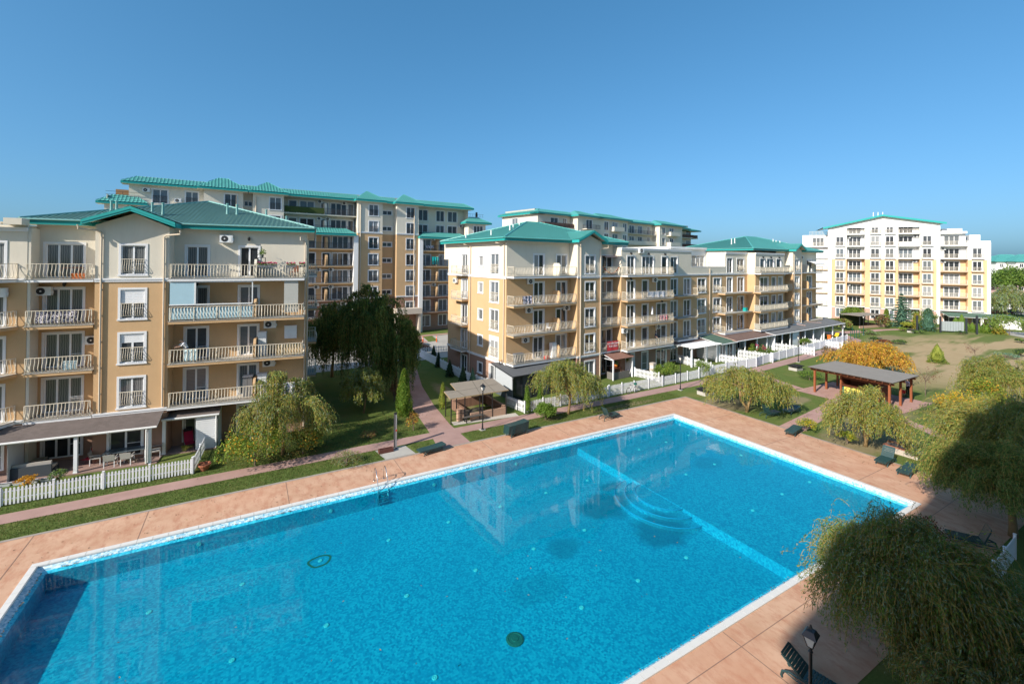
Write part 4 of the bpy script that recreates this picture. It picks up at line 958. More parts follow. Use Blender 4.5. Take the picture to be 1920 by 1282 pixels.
# ------------------------------------------------------------------ pool
def mosaic(name, ca, cb, cc, spots=True):
    m, t, b = nodes(name); v = pq_vec(t)
    vo = t.nodes.new('ShaderNodeTexVoronoi'); vo.inputs['Scale'].default_value = 13; vo.distance = 'CHEBYCHEV'; vo.inputs['Randomness'].default_value = .35; t.links.new(v, vo.inputs['Vector'])
    sp = t.nodes.new('ShaderNodeSeparateColor'); t.links.new(vo.outputs['Color'], sp.inputs[0])
    c = ramp(t, sp.outputs[0], [(.0, ca), (.45, cb), (.93, cc)])
    c = mixc(t, mul(t, ramp(t, noise(t, v, .22, 4), [(.35, (0, 0, 0)), (.7, (1, 1, 1))]), .35), c, ca)
    if spots:   # algae stains on the floor tiles
        for ce, ra, k in (((18.3, 20.4), (2.0, 1.6), .8), ((19.2, 17.2), (1.9, 1.6), .85), ((20.2, 22.0), (1.2, .7), .7), ((13.9, 18.4), (1.3, .9), .55), ((11.2, 16.8), (1.7, 1.2), .3), ((27.8, 20.5), (1.8, 1.0), .4)):
            c = mixc(t, mul(t, ell(t, v, ce, ra, 1.3, .7), k * .85), c, (.012, .13, .19))
        c = mixc(t, ramp(t, noise(t, v, 3.1, 2, .5), [(.79, (0, 0, 0)), (.81, (1, 1, 1))]), c, (.01, .08, .10))
    t.links.new(c, b.inputs['Base Color']); b.inputs['Roughness'].default_value = .4; return m
MOS = mosaic('blue_mosaic', (.012, .215, .335), (.02, .31, .425), (.05, .41, .50))
MOSL = mosaic('pale_blue_mosaic', (.16, .42, .56), (.42, .62, .72), (.72, .82, .86), False)
COPE = M('white_coping', (.66, .65, .62), .7, .06, 3, .004, 40, .4, streak=.05)
ZW, ZD, ZS = -.16, -1.05, -.55                       # water, deep floor, shallow floor
def ringq(q, a, za, b, zb, m=0):
    r = lambda i, z: [W(p, s, z) for p, s in ((PP0 + i, PQ0 + i), (PP1 - i, PQ0 + i), (PP1 - i, PQ1 - i), (PP0 + i, PQ1 - i))]
    A, B = r(a, za), r(b, zb)
    for k in range(4): j = (k + 1) % 4; q.face([A[k], A[j], B[j], B[k]], m)
CW, LW = .24, .60
DIV = 21.4
q = MB(); ringq(q, CW, -.02, CW + .02, -.05); ringq(q, CW + .02, -.05, LW, -.235); struct('pool_waterline_tiles', q, MOSL)
q = MB(); i = LW
x0, x1, y0, y1 = PP0 + i, PP1 - i, PQ0 + i, PQ1 - i
q.face([W(x0, y0, ZD), W(DIV - .02, y0, ZD), W(DIV - .02, y1, ZD), W(x0, y1, ZD)]); q.face([W(DIV + .03, y0, ZS), W(x1, y0, ZS), W(x1, y1, ZS), W(DIV + .03, y1, ZS)])
q.face([W(DIV - .02, y0, ZD), W(DIV + .03, y0, ZS), W(DIV + .03, y1, ZS), W(DIV - .02, y1, ZD)])
for (a, b) in (((x0, y0), (x1, y0)), ((x1, y0), (x1, y1)), ((x1, y1), (x0, y1)), ((x0, y1), (x0, y0))): q.face([W(*a, ZD), W(*a, -.235), W(*b, -.235), W(*b, ZD)])
pool = struct('pool_basin', q, MOS)
for k, (rr, zz) in enumerate(((2.9, -.88), (2.25, -.72), (1.6, -.58))):
    q = MB(); n = 28; poly = [W(DIV + .05, 19.0 + rr, 0)[:2]] + [W(DIV + .05 - rr * math.sin(math.pi * t / n) * .86, 19.0 + rr * math.cos(math.pi * t / n), 0)[:2] for t in range(1, n)] + [W(DIV + .05, 19.0 - rr, 0)[:2]]
    q.prism(poly, ZD - .05, zz); part('pool_step', q, MOS, pool)
    q = MB(); q.tube([(x, y, zz + .004) for x, y in poly], .03, 4); part('step_edge', q, M('step_edge_tile', (.03, .25, .40), .5, .1, 5), pool)
q = MB()
for (a, b, c_, d) in (((PP0, PQ0), (PP1, PQ0), (PP1 - CW, PQ0 + CW), (PP0 + CW, PQ0 + CW)), ((PP1, PQ0), (PP1, PQ1), (PP1 - CW, PQ1 - CW), (PP1 - CW, PQ0 + CW)), ((PP1, PQ1), (PP0, PQ1), (PP0 + CW, PQ1 - CW), (PP1 - CW, PQ1 - CW)), ((PP0, PQ1), (PP0, PQ0), (PP0 + CW, PQ0 + CW), (PP0 + CW, PQ1 - CW))):
    pass
# coping stones, one by one
cp = tag(link('pool_coping', None), kind='structure')
def stone(L):
    def mk(): s = MB(); s.box(.006, .004, -.03, L - .006, CW, .045); s.box(.006, CW, -.03, L - .006, CW + .03, .03); return s.mesh('coping_stone', COPE)
    return cached(('stone', round(L, 3)), mk)
def row(pa, pb):
    n = round(math.hypot(pb[0] - pa[0], pb[1] - pa[1]) / .6); L = math.hypot(pb[0] - pa[0], pb[1] - pa[1]) / n; an = math.atan2(pb[1] - pa[1], pb[0] - pa[0])
    for k in range(n):
        p, r = pa[0] + (pb[0] - pa[0]) * k / n, pa[1] + (pb[1] - pa[1]) * k / n
        o = link('coping_stone', stone(L), cp, W(p, r, 0), an + AP); 
row((PP0, PQ0), (PP1, PQ0)); row((PP1, PQ0 + CW + .03), (PP1, PQ1 - CW - .03)); row((PP1, PQ1), (PP0, PQ1)); row((PP0, PQ1 - CW - .03), (PP0, PQ0 + CW + .03))
# water
m_, t_, b_ = nodes('pool_water'); WATER = m_
out = t_.nodes['Material Output']; t_.nodes.remove(b_)
tr = t_.nodes.new('ShaderNodeBsdfTransparent'); tr.inputs[0].default_value = (.24, .90, .985, 1)
gl = t_.nodes.new('ShaderNodeBsdfGlossy'); gl.inputs['Roughness'].default_value = .02; gl.inputs[0].default_value = (.95, .97, 1, 1)
fr = t_.nodes.new('ShaderNodeLayerWeight'); fr.inputs[0].default_value = .5
bp = t_.nodes.new('ShaderNodeBump'); bp.inputs['Strength'].default_value = .035; bp.inputs['Distance'].default_value = .05
t_.links.new(noise(t_, pq_vec(t_), 2.2, 3, .5), bp.inputs['Height'])
for n_ in (gl, fr): t_.links.new(bp.outputs[0], n_.inputs['Normal'])
pw_ = t_.nodes.new('ShaderNodeMath'); pw_.operation = 'POWER'; pw_.inputs[1].default_value = 5; t_.links.new(fr.outputs['Facing'], pw_.inputs[0])
ma_ = t_.nodes.new('ShaderNodeMath'); ma_.operation = 'MULTIPLY_ADD'; ma_.inputs[1].default_value = .98; ma_.inputs[2].default_value = .02; t_.links.new(pw_.outputs[0], ma_.inputs[0])   # Schlick, same from above and below
mx = t_.nodes.new('ShaderNodeMixShader'); t_.links.new(ma_.outputs[0], mx.inputs[0]); t_.links.new(tr.outputs[0], mx.inputs[1]); t_.links.new(gl.outputs[0], mx.inputs[2]); t_.links.new(mx.outputs[0], out.inputs[0])
i = CW + .02 + (LW - CW - .02) * (-.05 - ZW) / .185
q = MB(); q.face([W(PP0 + i, PQ0 + i, ZW), W(PP1 - i, PQ0 + i, ZW), W(PP1 - i, PQ1 - i, ZW), W(PP0 + i, PQ1 - i, ZW)]); struct('pool_water', q, WATER)
# pool lamps in the floor, wall lamps, drains
LIT = M('pool_lamp_glass', (.42, .55, .52), .3, .1, 20); DRN = M('brown_drain_cover', (.10, .12, .08), .7, .2, 20); STN = M('rust_ring', (.10, .13, .08), .8, .3, 9)
def plamp():
    q = MB(); q.lathe([(.10, 0), (.10, .02), (.075, .03), (.07, .02), (.03, .02), (.02, .03)], 12); return q.mesh('pool_lamp', LIT)
spots_ = [(p, 23.4) for p in (-6.2, -3.4, -.14, 3.07, 6.35, 9.65, 12.9, 16.15, 19.45)] + [(p, 19.15) for p in (-6.3, -3.5, -.4, 2.77, 6.0, 9.28, 12.5, 15.75)] + [(p, 14.92) for p in (-6.3, -3.4, -.2, 2.6, 5.7, 12.15, 15.4, 18.65)]
for p, r in spots_: link('pool_lamp', cached('plamp', plamp), pool, W(p, r, ZD + .003))
for p, r in ((25.2, 24.4), (28.1, 24.4), (30.8, 24.5), (25.0, 20.05), (28.0, 20.1), (31.0, 20.1), (24.7, 15.3), (28.0, 15.5), (31.1, 15.5)): link('pool_lamp', cached('plamp', plamp), pool, W(p, r, ZS + .003))
for p in (-2.0, 4.05, 10.1, 16.05): link('wall_lamp', cached('plamp2', lambda: cached('plamp', plamp)), pool, W(p, y1 - .01, -.6), (R_(90), 0, AP))
q = MB(); q.lathe([(.34, 0), (.34, .03), (.26, .045), (.25, .03), (.14, .035), (.13, .05), (.02, .05)], 18); part('drain_cover', q, DRN, pool, W(8.92, 14.92, ZD + .003))
q = MB(); n = 30
for k in range(n):
    a0, a1 = 2 * math.pi * k / n, 2 * math.pi * (k + 1) / n; f = lambda a, s_: W(3.05 + (.42 + s_ + .05 * math.sin(3 * a)) * math.cos(a), 23.38 + (.36 + s_ + .04 * math.sin(2 * a + 1)) * math.sin(a), ZD + .006)
    q.face([f(a0, 0), f(a0, .11), f(a1, .11), f(a1, 0)])
part('stain_ring', q, STN, pool)
# fallen leaves along the water edge and on the paving
def scatter_leaves(name, pts, mats, s0=.03, s1=.06):
    q = MB()
    for x, y, z in pts:
        a = random.random() * 6.28; s = random.uniform(s0, s1); c, d = math.cos(a) * s, math.sin(a) * s
        q.face([(x - c, y - d, z), (x + d * .4, y - c * .4, z + .008), (x + c, y + d, z), (x - d * .4, y + c * .4, z + .008)], random.randrange(len(mats)))
    return tag(part(name, q, mats), kind='stuff')
LFM = [M('fallen_leaf_brown', (.16, .08, .03), .8, .3, 9), M('fallen_leaf_ochre', (.30, .19, .05), .8, .3, 9), M('fallen_leaf_dark', (.06, .05, .03), .8, .3, 9)]
pts = []
for k in range(420): pts.append(W(random.uniform(-7, 31.5), PQ1 - .47 - random.random() * .05, -.118))
for k in range(90): pts.append(W(PP0 + .47 + random.random() * .05, random.uniform(17, 27), -.118))
for k in range(120): pts.append(W(random.uniform(2, 30), PQ0 + .3 + random.random() * .15, -.03))
for k in range(260): pts.append(W(random.uniform(-10, 37), random.uniform(27.6, 30.4), .012))
for k in range(160): pts.append(W(random.uniform(33, 37.5), random.uniform(8, 30), .012))
for k in range(70): pts.append(W(random.uniform(-5, 20), random.uniform(12, 26), ZW + .006))
scatter_leaves('fallen_leaves', pts, LFM)
pts = [W(random.gauss(3.2, 2.2), random.gauss(34.4, .5), .02) for k in range(900)] + [W(random.gauss(9, 3), random.gauss(38.5, 2.5), .02) for k in range(900)] + [W(random.uniform(36, 52), random.uniform(10, 26), .02) for k in range(1200)]
scatter_leaves('lawn_leaves', pts, LFM, .03, .07)
# grass blades on the lawns near the pool
def blades(name, rects, n, seed):
    rg = np.random.default_rng(seed); ar = np.array([(r[1] - r[0]) * (r[3] - r[2]) for r in rects]); pick = rg.choice(len(rects), n, p=ar / ar.sum()); R4 = np.array(rects)[pick]
    p = R4[:, 0] + rg.random(n) * (R4[:, 1] - R4[:, 0]); r = R4[:, 2] + rg.random(n) * (R4[:, 3] - R4[:, 2])
    x, y = p * CA - r * SA, p * SA + r * CA; a = rg.random(n) * 6.283; h = rg.uniform(.035, .09, n); wd = rg.uniform(.008, .016, n)
    V = np.zeros((n, 3, 3)); V[:, 0] = np.stack([x - np.cos(a) * wd, y - np.sin(a) * wd, np.zeros(n) - .012], 1); V[:, 1] = np.stack([x + np.cos(a) * wd, y + np.sin(a) * wd, np.zeros(n) - .012], 1)
    V[:, 2] = np.stack([x + rg.normal(0, .03, n), y + rg.normal(0, .03, n), h], 1)
    return npmesh(name, V, rg.choice(3, n, p=[.5, .3, .2]), [GR1, GR2, GR3], 'stuff')
def npmesh(name, V, mi, mats, kind=None, parent=None):
    n, k = V.shape[:2]; me = bpy.data.meshes.new(name); me.vertices.add(n * k); me.vertices.foreach_set('co', V.reshape(-1).astype(np.float32))
    me.loops.add(n * k); me.loops.foreach_set('vertex_index', np.arange(n * k, dtype=np.int32)); me.polygons.add(n)
    me.polygons.foreach_set('loop_start', np.arange(0, n * k, k, dtype=np.int32)); me.polygons.foreach_set('loop_total', np.full(n, k, np.int32))
    for m in mats: me.materials.append(m)
    me.polygons.foreach_set('material_index', np.asarray(mi, np.int32)); me.update(calc_edges=True)
    if name is None: return me
    o = link(name, me, parent); return tag(o, kind=kind) if kind else o
def leaf_mat(name, col, trans=.35, rough=.6, var=.25):
    if name in MATS: return MATS[name]
    m, t, b = nodes(name); MATS[name] = m; out = t.nodes['Material Output']
    c = mixc(t, noise(t, pos_node(t), 1.7, 3), sc_(col, 1 - var), sc_(col, 1 + var)); t.links.new(c, b.inputs['Base Color'])
    b.inputs['Roughness'].default_value = rough; b.inputs['Specular IOR Level'].default_value = .25
    tl = t.nodes.new('ShaderNodeBsdfTranslucent'); t.links.new(c, tl.inputs[0]); mx = t.nodes.new('ShaderNodeMixShader'); mx.inputs[0].default_value = trans
    t.links.new(b.outputs[0], mx.inputs[1]); t.links.new(tl.outputs[0], mx.inputs[2]); t.links.new(mx.outputs[0], out.inputs[0]); return m
GR1, GR2, GR3 = leaf_mat('grass_blade', (.08, .14, .028)), leaf_mat('grass_blade_light', (.11, .15, .035)), leaf_mat('grass_blade_dry', (.19, .16, .06))
blades('grass', [(-14, 8, 30.6, 32.4), (10.2, 11.6, 30.6, 32.3), (14.4, 37.5, 30.6, 32.4), (-14, 12, 33.7, 35.2), (-3, 12, 35, 39)], 60000, 3)
# ================================================================== poolside furniture
LNG = M('dark_green_resin', (.022, .060, .062), .42, .12, 5, spec=.45)
def lounger_parts(ang):
    def frame():
        q = MB()
        for y in (-.31, .31):
            q.bar((0, y, .31), (1.28, y, .31), .035, .075); q.tube([(1.28, y, .31), (1.62, y, .30), (1.8, y, .22), (1.84, y, .06), (1.8, y, 0)], [.035, .035, .035, .03, .03], 6)
            q.tube([(.62, y, .29), (.42, y, .2), (.3, y, .08), (.24, y, 0)], [.04, .035, .032, .03], 6); q.tube([(.62, y, .28), (1.0, y, .17), (1.4, y, .17), (1.72, y, .24)], .022, 5)
        for x in (.02, .64, 1.26): q.bar((x, -.31, .29), (x, .31, .29), .04, .05)
        return q.mesh('frame', LNG)
    def seat():
        q = MB()
        for i in range(13): q.box(.02 + i * .093, -.33, .345, .10 + i * .093, .33, .368)
        return q.mesh('seat', LNG)
    def back():
        q = MB(); n = 7
        for i in range(n): q.box(.02 + i * .098, -.31, .0, .104 + i * .098, .31, .024)
        q.box(.0, -.34, -.03, .72, -.30, .03); q.box(.0, .30, -.03, .72, .34, .03); q.box(.70, -.31, -.01, .76, .31, .03)
        return q.mesh('backrest', LNG)
    return cached('lframe', frame), cached('lseat', seat), cached('lback', back)
def lounger(label, p, q_, z, an, ang, group='sun loungers round the pool'):
    x, y, _ = W(p, q_); o = thing('sun_lounger', label, 'sun lounger', (x, y, z), AP + R_(an), group); f, s, b = lounger_parts(ang)
    link('frame', f, o); link('seat', s, o); link('backrest', b, o, (1.23, 0, .345), (0, -R_(ang), 0)); return o
lounger('flat dark green lounger on the orange paving beside the concrete shower pad', 10.15, 30.05, .0, 8, 4)
for k in range(6): lounger(['lowest', 'second from the bottom', 'third from the bottom', 'fourth from the bottom', 'fifth from the bottom', 'topmost'][k] + ' dark green lounger in the stack on the orange paving', 16.95 + .012 * k, 29.95, .105 * k, 8, 3, 'stacked loungers')
lounger('dark green lounger with raised back under the willow by the far long pool edge', 27.7, 29.4, 0, 183, 62)
lounger('dark green lounger with raised back on the grass under the spreading willow', 40.6, 22.9, 0, 172, 60)
lounger('flat dark green lounger on the grass beside the pink path', 41.3, 22.6, 0, 2, 10)
lounger('flat dark green lounger on the paving corner by the small yellow bush', 36.3, 19.6, 0, 10, 2)
lounger('dark green lounger with raised back on the paving near the stone barbecue', 36.3, 13.75, 0, 3, 58)
lounger('flat dark green lounger half under the big right hand willow', 35.7, 12.35, 0, 4, 3)
lounger('dark green lounger with upright back in the shade of the right hand willow', 29.6, 8.5, 0, -60, 70)
lounger('blue green lounger in deep shade between the two front willows', 25.0, 7.9, 0, 185, 40)
lounger('blue green lounger in the shade at the foot of the front lamp', 15.7, 6.6, 0, 100, 35)
# street lamps
LGL = M('lamp_glass_frosted', (.62, .62, .58), .25, .05, 9)
def lamp_proto():
    o = link('street_lamp', None)
    q = MB(); q.lathe([(.11, 0), (.11, .1), (.07, .14), (.055, .5), (.042, .54), (.042, 2.95), (.06, 2.98), (.03, 3.05), (.08, 3.12)], 10); part('pole', q, BLACKM, o, smooth=False)
    q = MB()
    for k in range(4):
        a = math.pi / 2 * k + math.pi / 4; c, s = math.cos(a), math.sin(a); q.bar((c * .09, s * .09, 3.12), (c * .2, s * .2, 3.42), .018)
    n4 = [(math.cos(math.pi / 2 * k + math.pi / 4), math.sin(math.pi / 2 * k + math.pi / 4)) for k in range(4)]
    for r0, z0, r1, z1 in ((.25, 3.42, .14, 3.56), (.14, 3.56, .05, 3.6), (.05, 3.6, .02, 3.7)):
        for k in range(4): j = (k + 1) % 4; q.face([(n4[k][0] * r0, n4[k][1] * r0, z0), (n4[j][0] * r0, n4[j][1] * r0, z0), (n4[j][0] * r1, n4[j][1] * r1, z1), (n4[k][0] * r1, n4[k][1] * r1, z1)])
    q.face([(n4[k][0] * .25, n4[k][1] * .25, 3.418) for k in range(4)]); part('lantern', q, BLACKM, o)
    q = MB()
    for k in range(4): j = (k + 1) % 4; q.face([(n4[k][0] * .085, n4[k][1] * .085, 3.13), (n4[j][0] * .085, n4[j][1] * .085, 3.13), (n4[j][0] * .19, n4[j][1] * .19, 3.41), (n4[k][0] * .19, n4[k][1] * .19, 3.41)])
    part('lamp_glass', q, LGL, o); q = MB(); q.box(-.2, -.2, -.1, .2, .2, .05); part('footing', q, CONC, o); return o
lp = None; xl_, yl_, _ = G(1520, 1190, 3.42); LB_ = (xl_ * CA + yl_ * SA, -xl_ * SA + yl_ * CA)
for lab, (p, r) in (('black lantern lamp post beside the brown roofed stair shelter', (16.09, 32.2)), ('black lantern lamp post beside the path, next to the white pergola gardens', (39.3, 32.3)), ('black lantern lamp post in front of the grey roofed verandas', (64.6, 33.7)),
                    ('black lantern lamp post behind the golden willow, where the white fence ends', PQ(1583, 650)), ('black lantern lamp post by the far gazebo', PQ(1619, 627)), ('black lantern lamp post in the shade among the front willow branches', LB_)):
    lp = lamp_proto() if lp is None else copy_tree(lp)
    lp.location = W(p, r); lp.rotation_euler = (0, 0, AP + .2); tag(lp, lab, 'street lamp', 'black lantern lamps along the paths')
# solar shower and its foot trough
x, y, _ = W(9.1, 32.0); o = thing('shower_column', 'tall slim grey and black shower column on the concrete pad', 'shower', (x, y, 0), AP)
q = MB(); q.lathe([(.16, 0), (.16, .03), (.06, .04), (.06, .1)], 12); part('base', q, GREYM, o)
q = MB(); q.tube([(-.03, .05, .08), (-.03, .05, 2.45)], .085, 8); part('tank', q, M('black_shower_tank', (.05, .05, .055), .35, .1, 5), o)
q = MB(); q.tube([(.03, -.06, .1), (.03, -.06, 2.42)], .045, 8); part('front_panel', q, M('grey_shower_panel', (.42, .43, .46), .3, .05, 5, metal=.6), o)
q = MB(); q.box(-.09, -.04, 2.45, .09, .14, 2.52); q.tube([(0, -.02, 2.5), (0, -.18, 2.5), (0, -.2, 2.45)], .02, 6); part('shower_head', q, BLACKM, o)
q = MB(); q.box(-.02, -.12, 1.25, .06, -.1, 1.38); part('tap', q, M('red_tap', (.5, .05, .04), .4, .1, 4), o)
x, y, _ = W(8.35, 31.7); o = thing('foot_trough', 'small dark red brick trough on the concrete pad beside the shower', 'trough', (x, y, .012), AP); TRG = M('dark_red_brick', (.12, .045, .035), .8, .3, 9)
q = MB(); q.box(-.5, -.17, 0, .5, -.11, .26); q.box(-.5, .11, 0, .5, .17, .26); q.box(-.5, -.11, 0, -.44, .11, .26); q.box(.44, -.11, 0, .5, .11, .26); part('trough', q, TRG, o); q = MB(); q.box(-.44, -.11, 0, .44, .11, .18); part('soil', q, M('dark_soil', (.05, .035, .025), .95, .3, 8), o)
# pool ladder
x, y, _ = W(6.95, PQ1 - .1); o = thing('pool_ladder', 'stainless steel pool ladder with two curved handrails at the far long edge', 'ladder', (x, y, 0), AP)
for dx in (-.29, .29):
    q = MB(); q.tube([(dx, .55, 0), (dx, .55, .55), (dx, .48, .76), (dx, .33, .86), (dx, .1, .82), (dx, -.22, .5), (dx, -.42, .1), (dx, -.52, -.3), (dx, -.55, -.95)], .024, 8); q.lathe([(.06, .0), (.06, .02), (.03, .03)], 8, 0, (dx, .55, .002)); part('handrail', q, STEEL, o, smooth=True)
for k in range(3): q = MB(); q.box(-.27, -.62, -.3 - .27 * k, .27, -.5, -.26 - .27 * k); part('step', q, STEEL, o)
# ================================================================== white picket fences
def picket(h, wd=.085):
    def mk():
        q = MB(); n = 5; pr = [(-wd / 2, 0), (wd / 2, 0), (wd / 2, h - wd * .4)] + [(wd / 2 * math.cos(math.pi * k / n), h - wd * .4 + wd * .5 * math.sin(math.pi * k / n)) for k in range(1, n)] + [(-wd / 2, h - wd * .4)]
        k0 = len(q.v); m = len(pr); q.v += [(x, -.012, z) for x, z in pr] + [(x, .012, z) for x, z in pr]; q.f += [tuple(range(k0, k0 + m)), tuple(range(k0 + 2 * m - 1, k0 + m - 1, -1))] + [(k0 + (i + 1) % m, k0 + i, k0 + m + i, k0 + m + (i + 1) % m) for i in range(m)]; q.m += [0] * (m + 2)
        return q.mesh('picket', WHITEW)
    return cached(('picket', h, wd), mk)
def fence(label, line, h=.9, sp=.155, wd=.085, post=2.1, z0=.05, group=None, joined=False, solid=False):
    o = thing('picket_fence' if not solid else 'board_fence', label, 'fence', (*line[0], 0), 0, group); bx, by = line[0]; jm = MB()
    for (x0, y0), (x1, y1) in zip(line, line[1:]):
        L = math.hypot(x1 - x0, y1 - y0); an = math.atan2(y1 - y0, x1 - x0); ux, uy = (x1 - x0) / L, (y1 - y0) / L
        for zz in (h * .28, h * .75):
            q = MB(); q.box(0, .013, zz, L, .05, zz + .07); part('rail', q, WHITEW, o, (x0 - bx, y0 - by, z0), an)
        n = int(L / sp)
        for k in range(n):
            s = (k + .5) * L / n; me = picket(h, wd)
            if joined:
                cx, cy = x0 - bx + ux * s, y0 - by + uy * s; jm.bar((cx, cy, z0), (cx, cy, z0 + h), wd, .024, up=(-uy, ux, 0))
            else: link('picket', me, o, (x0 - bx + ux * s, y0 - by + uy * s, z0 + random.uniform(-.008, .008)), an)
        nm = max(1, round(L / post))
        for k in range(nm + 1):
            s = L * k / nm; q = MB(); q.box(-.05, -.045, 0, .05, .055, h + .13); q.box(-.06, -.055, h + .13, .06, .065, h + .16); part('post', q, WHITEW, o, (x0 - bx + ux * s, y0 - by + uy * s, 0), an)
    if joined: tag(part('pickets', jm, WHITEW, o), kind='stuff')
    return o
w2 = lambda p, r: W(p, r)[:2]
fence('white picket fence along the lawn in front of the nearest ochre block', [w2(-16.5, 34.9), w2(-11.44, 34.72), w2(-2.95, 34.3)], .88)
fence('short white picket fence running back from the lawn to the boarded veranda screen', [w2(-2.9, 34.4), w2(-2.55, 38.6)], .88, .17)
fence('white picket fence round the glazed garden room at the corner of the middle block', [w2(20.6, 36.4), w2(21.1, 33.95), w2(30.9, 34.1)], .95, .165)
fence('white picket fence behind the bicycle, along the garden with the brown awning', [w2(31.1, 34.15), w2(34.6, 34.22), w2(38.75, 34.22)], 1.0, .16)
fence('white picket fence half hidden by shrubs, left of the pergola garden', [w2(38.9, 34.25), w2(45.2, 34.55)], .95, .16)
fence('white picket fence in front of the white pergola garden', [w2(45.3, 34.6), w2(50.5, 34.75)], 1.1, .16)
fence('long close-boarded white fence along the pink path by the grey roofed verandas', [w2(50.6, 34.8), w2(56.7, 34.75), w2(59.1, 35.3), w2(73, 36.75), w2(88.9, 38.4)], 1.15, .22, .2, 2.2, solid=True)
fence('white picket fence running back beside the brown awning to the stone wall', [c2(16.5, 2.5)[:2], c2(16.9, 5.6)[:2]], .95, .17)
fence('white picket fence between the shrub garden and the pergola', [c2(27.3, .4)[:2], c2(26.5, 5.9)[:2]], 1.0, .17)
fence('white picket fence behind the grill, between pergola lawn and green roofed room', [c2(32.6, 3.3)[:2], c2(33.0, 7.0)[:2]], 1.0, .18)
fence('white picket fence beside the flowering oleander', [c2(37.2, 3.4)[:2], c2(38.2, 7.6)[:2]], 1.15, .18)
fence('white picket fence running back to the first grey roofed veranda', [c2(47.2, 3.3)[:2], c2(48.2, 8.6)[:2]], 1.15, .19)
fence('white picket fence with climbing leaves, between the grey roofed verandas', [c2(56.4, 3.6)[:2], c2(57.3, 8.9)[:2]], 1.1, .19)
fence('shaded white fence running back along the end wall of the middle block', [G(958, 748)[:2], G(875, 715)[:2], G(785, 668)[:2]], 1.05, .2, .16)
fence('far white fence facing the street behind the middle block', [G(785, 666)[:2], G(845, 659)[:2]], 1.0, .25, .1, joined=True)
fence('shaded white picket fence of the near garden, lower right edge', [G(1845, 1122)[:2], G(1965, 1245)[:2]], 1.0, .17, .11)
fence('shaded white picket fence meeting the near garden fence under the willow', [G(1840, 1135)[:2], G(1903, 1048)[:2]], 1.0, .15, .085)
# ================================================================== stair shelter with low brick walls
TAUPE = M('taupe_roof_panel', (.27, .235, .19), .85, .1, 1.5)
WALLB = M('salmon_plaster_wall', (.42, .27, .19), .9, .12, 1.5, .008, 40, .4, streak=.2)
def brick_mat(name, ca, cb, mo):
    m, t, b = nodes(name); v = pos_node(t, (1, 1, 1), obj=True); br = t.nodes.new('ShaderNodeTexBrick'); t.links.new(v, br.inputs[0])
    br.inputs['Scale'].default_value = 5; br.inputs['Color1'].default_value = (*ca, 1); br.inputs['Color2'].default_value = (*cb, 1); br.inputs['Mortar'].default_value = (*mo, 1); br.inputs['Mortar Size'].default_value = .02
    t.links.new(br.outputs[0], b.inputs['Base Color']); b.inputs['Roughness'].default_value = .9; return m
o = thing('stair_shelter', 'brown flat-roofed shelter on black posts over sunken steps, beside the pink path', 'shelter', W(13.9, 33.6), AP)
ZF = 2.08; rp = [PQ(u, v, ZF) for u, v in ((844, 749), (954, 732), (923, 710), (844, 720), (855, 733), (832, 735))]; lx = lambda p: (p[0] - 13.9, p[1] - 33.6)
q = MB(); q.prism([lx(p) for p in rp], ZF, ZF + .07, 1, 0); part('roof', q, [TAUPE, M('roof_edge_tan', (.40, .28, .15), .8, .1, 3)], o)
a_, b_2, c_2, d_2, e_2, g_2 = [lx(p) for p in rp]
q = MB()
for k in range(1, 4): t_2 = k / 4; q.bar((a_[0] + (b_2[0] - a_[0]) * t_2, a_[1] + .05, ZF + .075), (d_2[0] + (c_2[0] - d_2[0]) * t_2 if t_2 > .3 else e_2[0], (c_2[1] if t_2 > .3 else e_2[1]) - .05, ZF + .075), .04, .012)
q.bar((a_[0] + .5, (a_[1] + e_2[1]) / 2 + .6, ZF + .073), (b_2[0], (b_2[1] + c_2[1]) / 2, ZF + .073), .04, .012); part('roof_seam', q, M('roof_seam_dark', (.15, .13, .10), .9, .1, 3), o)
lpts = [(a_[0] + .15, a_[1] + .12)] + [(a_[0] + (b_2[0] - a_[0]) * t_2, a_[1] + .12) for t_2 in (.25, .5, .72)] + [(b_2[0] - .2, b_2[1] + .12), (c_2[0] - .25, c_2[1] - .2), (d_2[0] + .2, d_2[1] - .2), (e_2[0] + .1, e_2[1] + .1), (g_2[0] + .15, g_2[1] - .1)]
for x, y in lpts: q = MB(); q.box(x - .035, y - .035, 0, x + .035, y + .035, ZF); part('post', q, BLACKM, o)
BRK = brick_mat('brown_brick', (.20, .11, .075), (.27, .15, .10), (.13, .08, .06))
q = MB(); q.box(a_[0] + 1.9, a_[1] + .1, 0, b_2[0] - .2, a_[1] + .3, .62); q.box(b_2[0] - .35, a_[1] + .3, 0, b_2[0] - .15, c_2[1] - .3, .75); q.box(e_2[0] + .3, c_2[1] - .5, 0, c_2[0] - .3, c_2[1] - .3, .8); q.box(a_[0] + .9, a_[1] + .4, 0, a_[0] + 1.3, a_[1] + .8, .95); part('low_wall', q, WALLB, o)
q = MB(); q.box(e_2[0] + .3, c_2[1] - .505, -.0, c_2[0] - .3, c_2[1] - .502, .76); q.box(b_2[0] - .36, a_[1] + .3, 0, b_2[0] - .352, c_2[1] - .51, .7); q.box(e_2[0] + .3, a_[1] + .9, 0, e_2[0] + .5, c_2[1] - .51, .8); part('brick_lining', q, BRK, o)
q = MB(); 
for zz in (.35, .8, 1.05): q.bar((a_[0] + .15, a_[1] + .12, zz), (a_[0] + 1.5, a_[1] + .12, zz), .03)
q.bar((a_[0] + 2, a_[1] + .14, 1.0), (b_2[0] - .2, a_[1] + .14, 1.0), .03); part('railing', q, BLACKM, o)
q = MB()
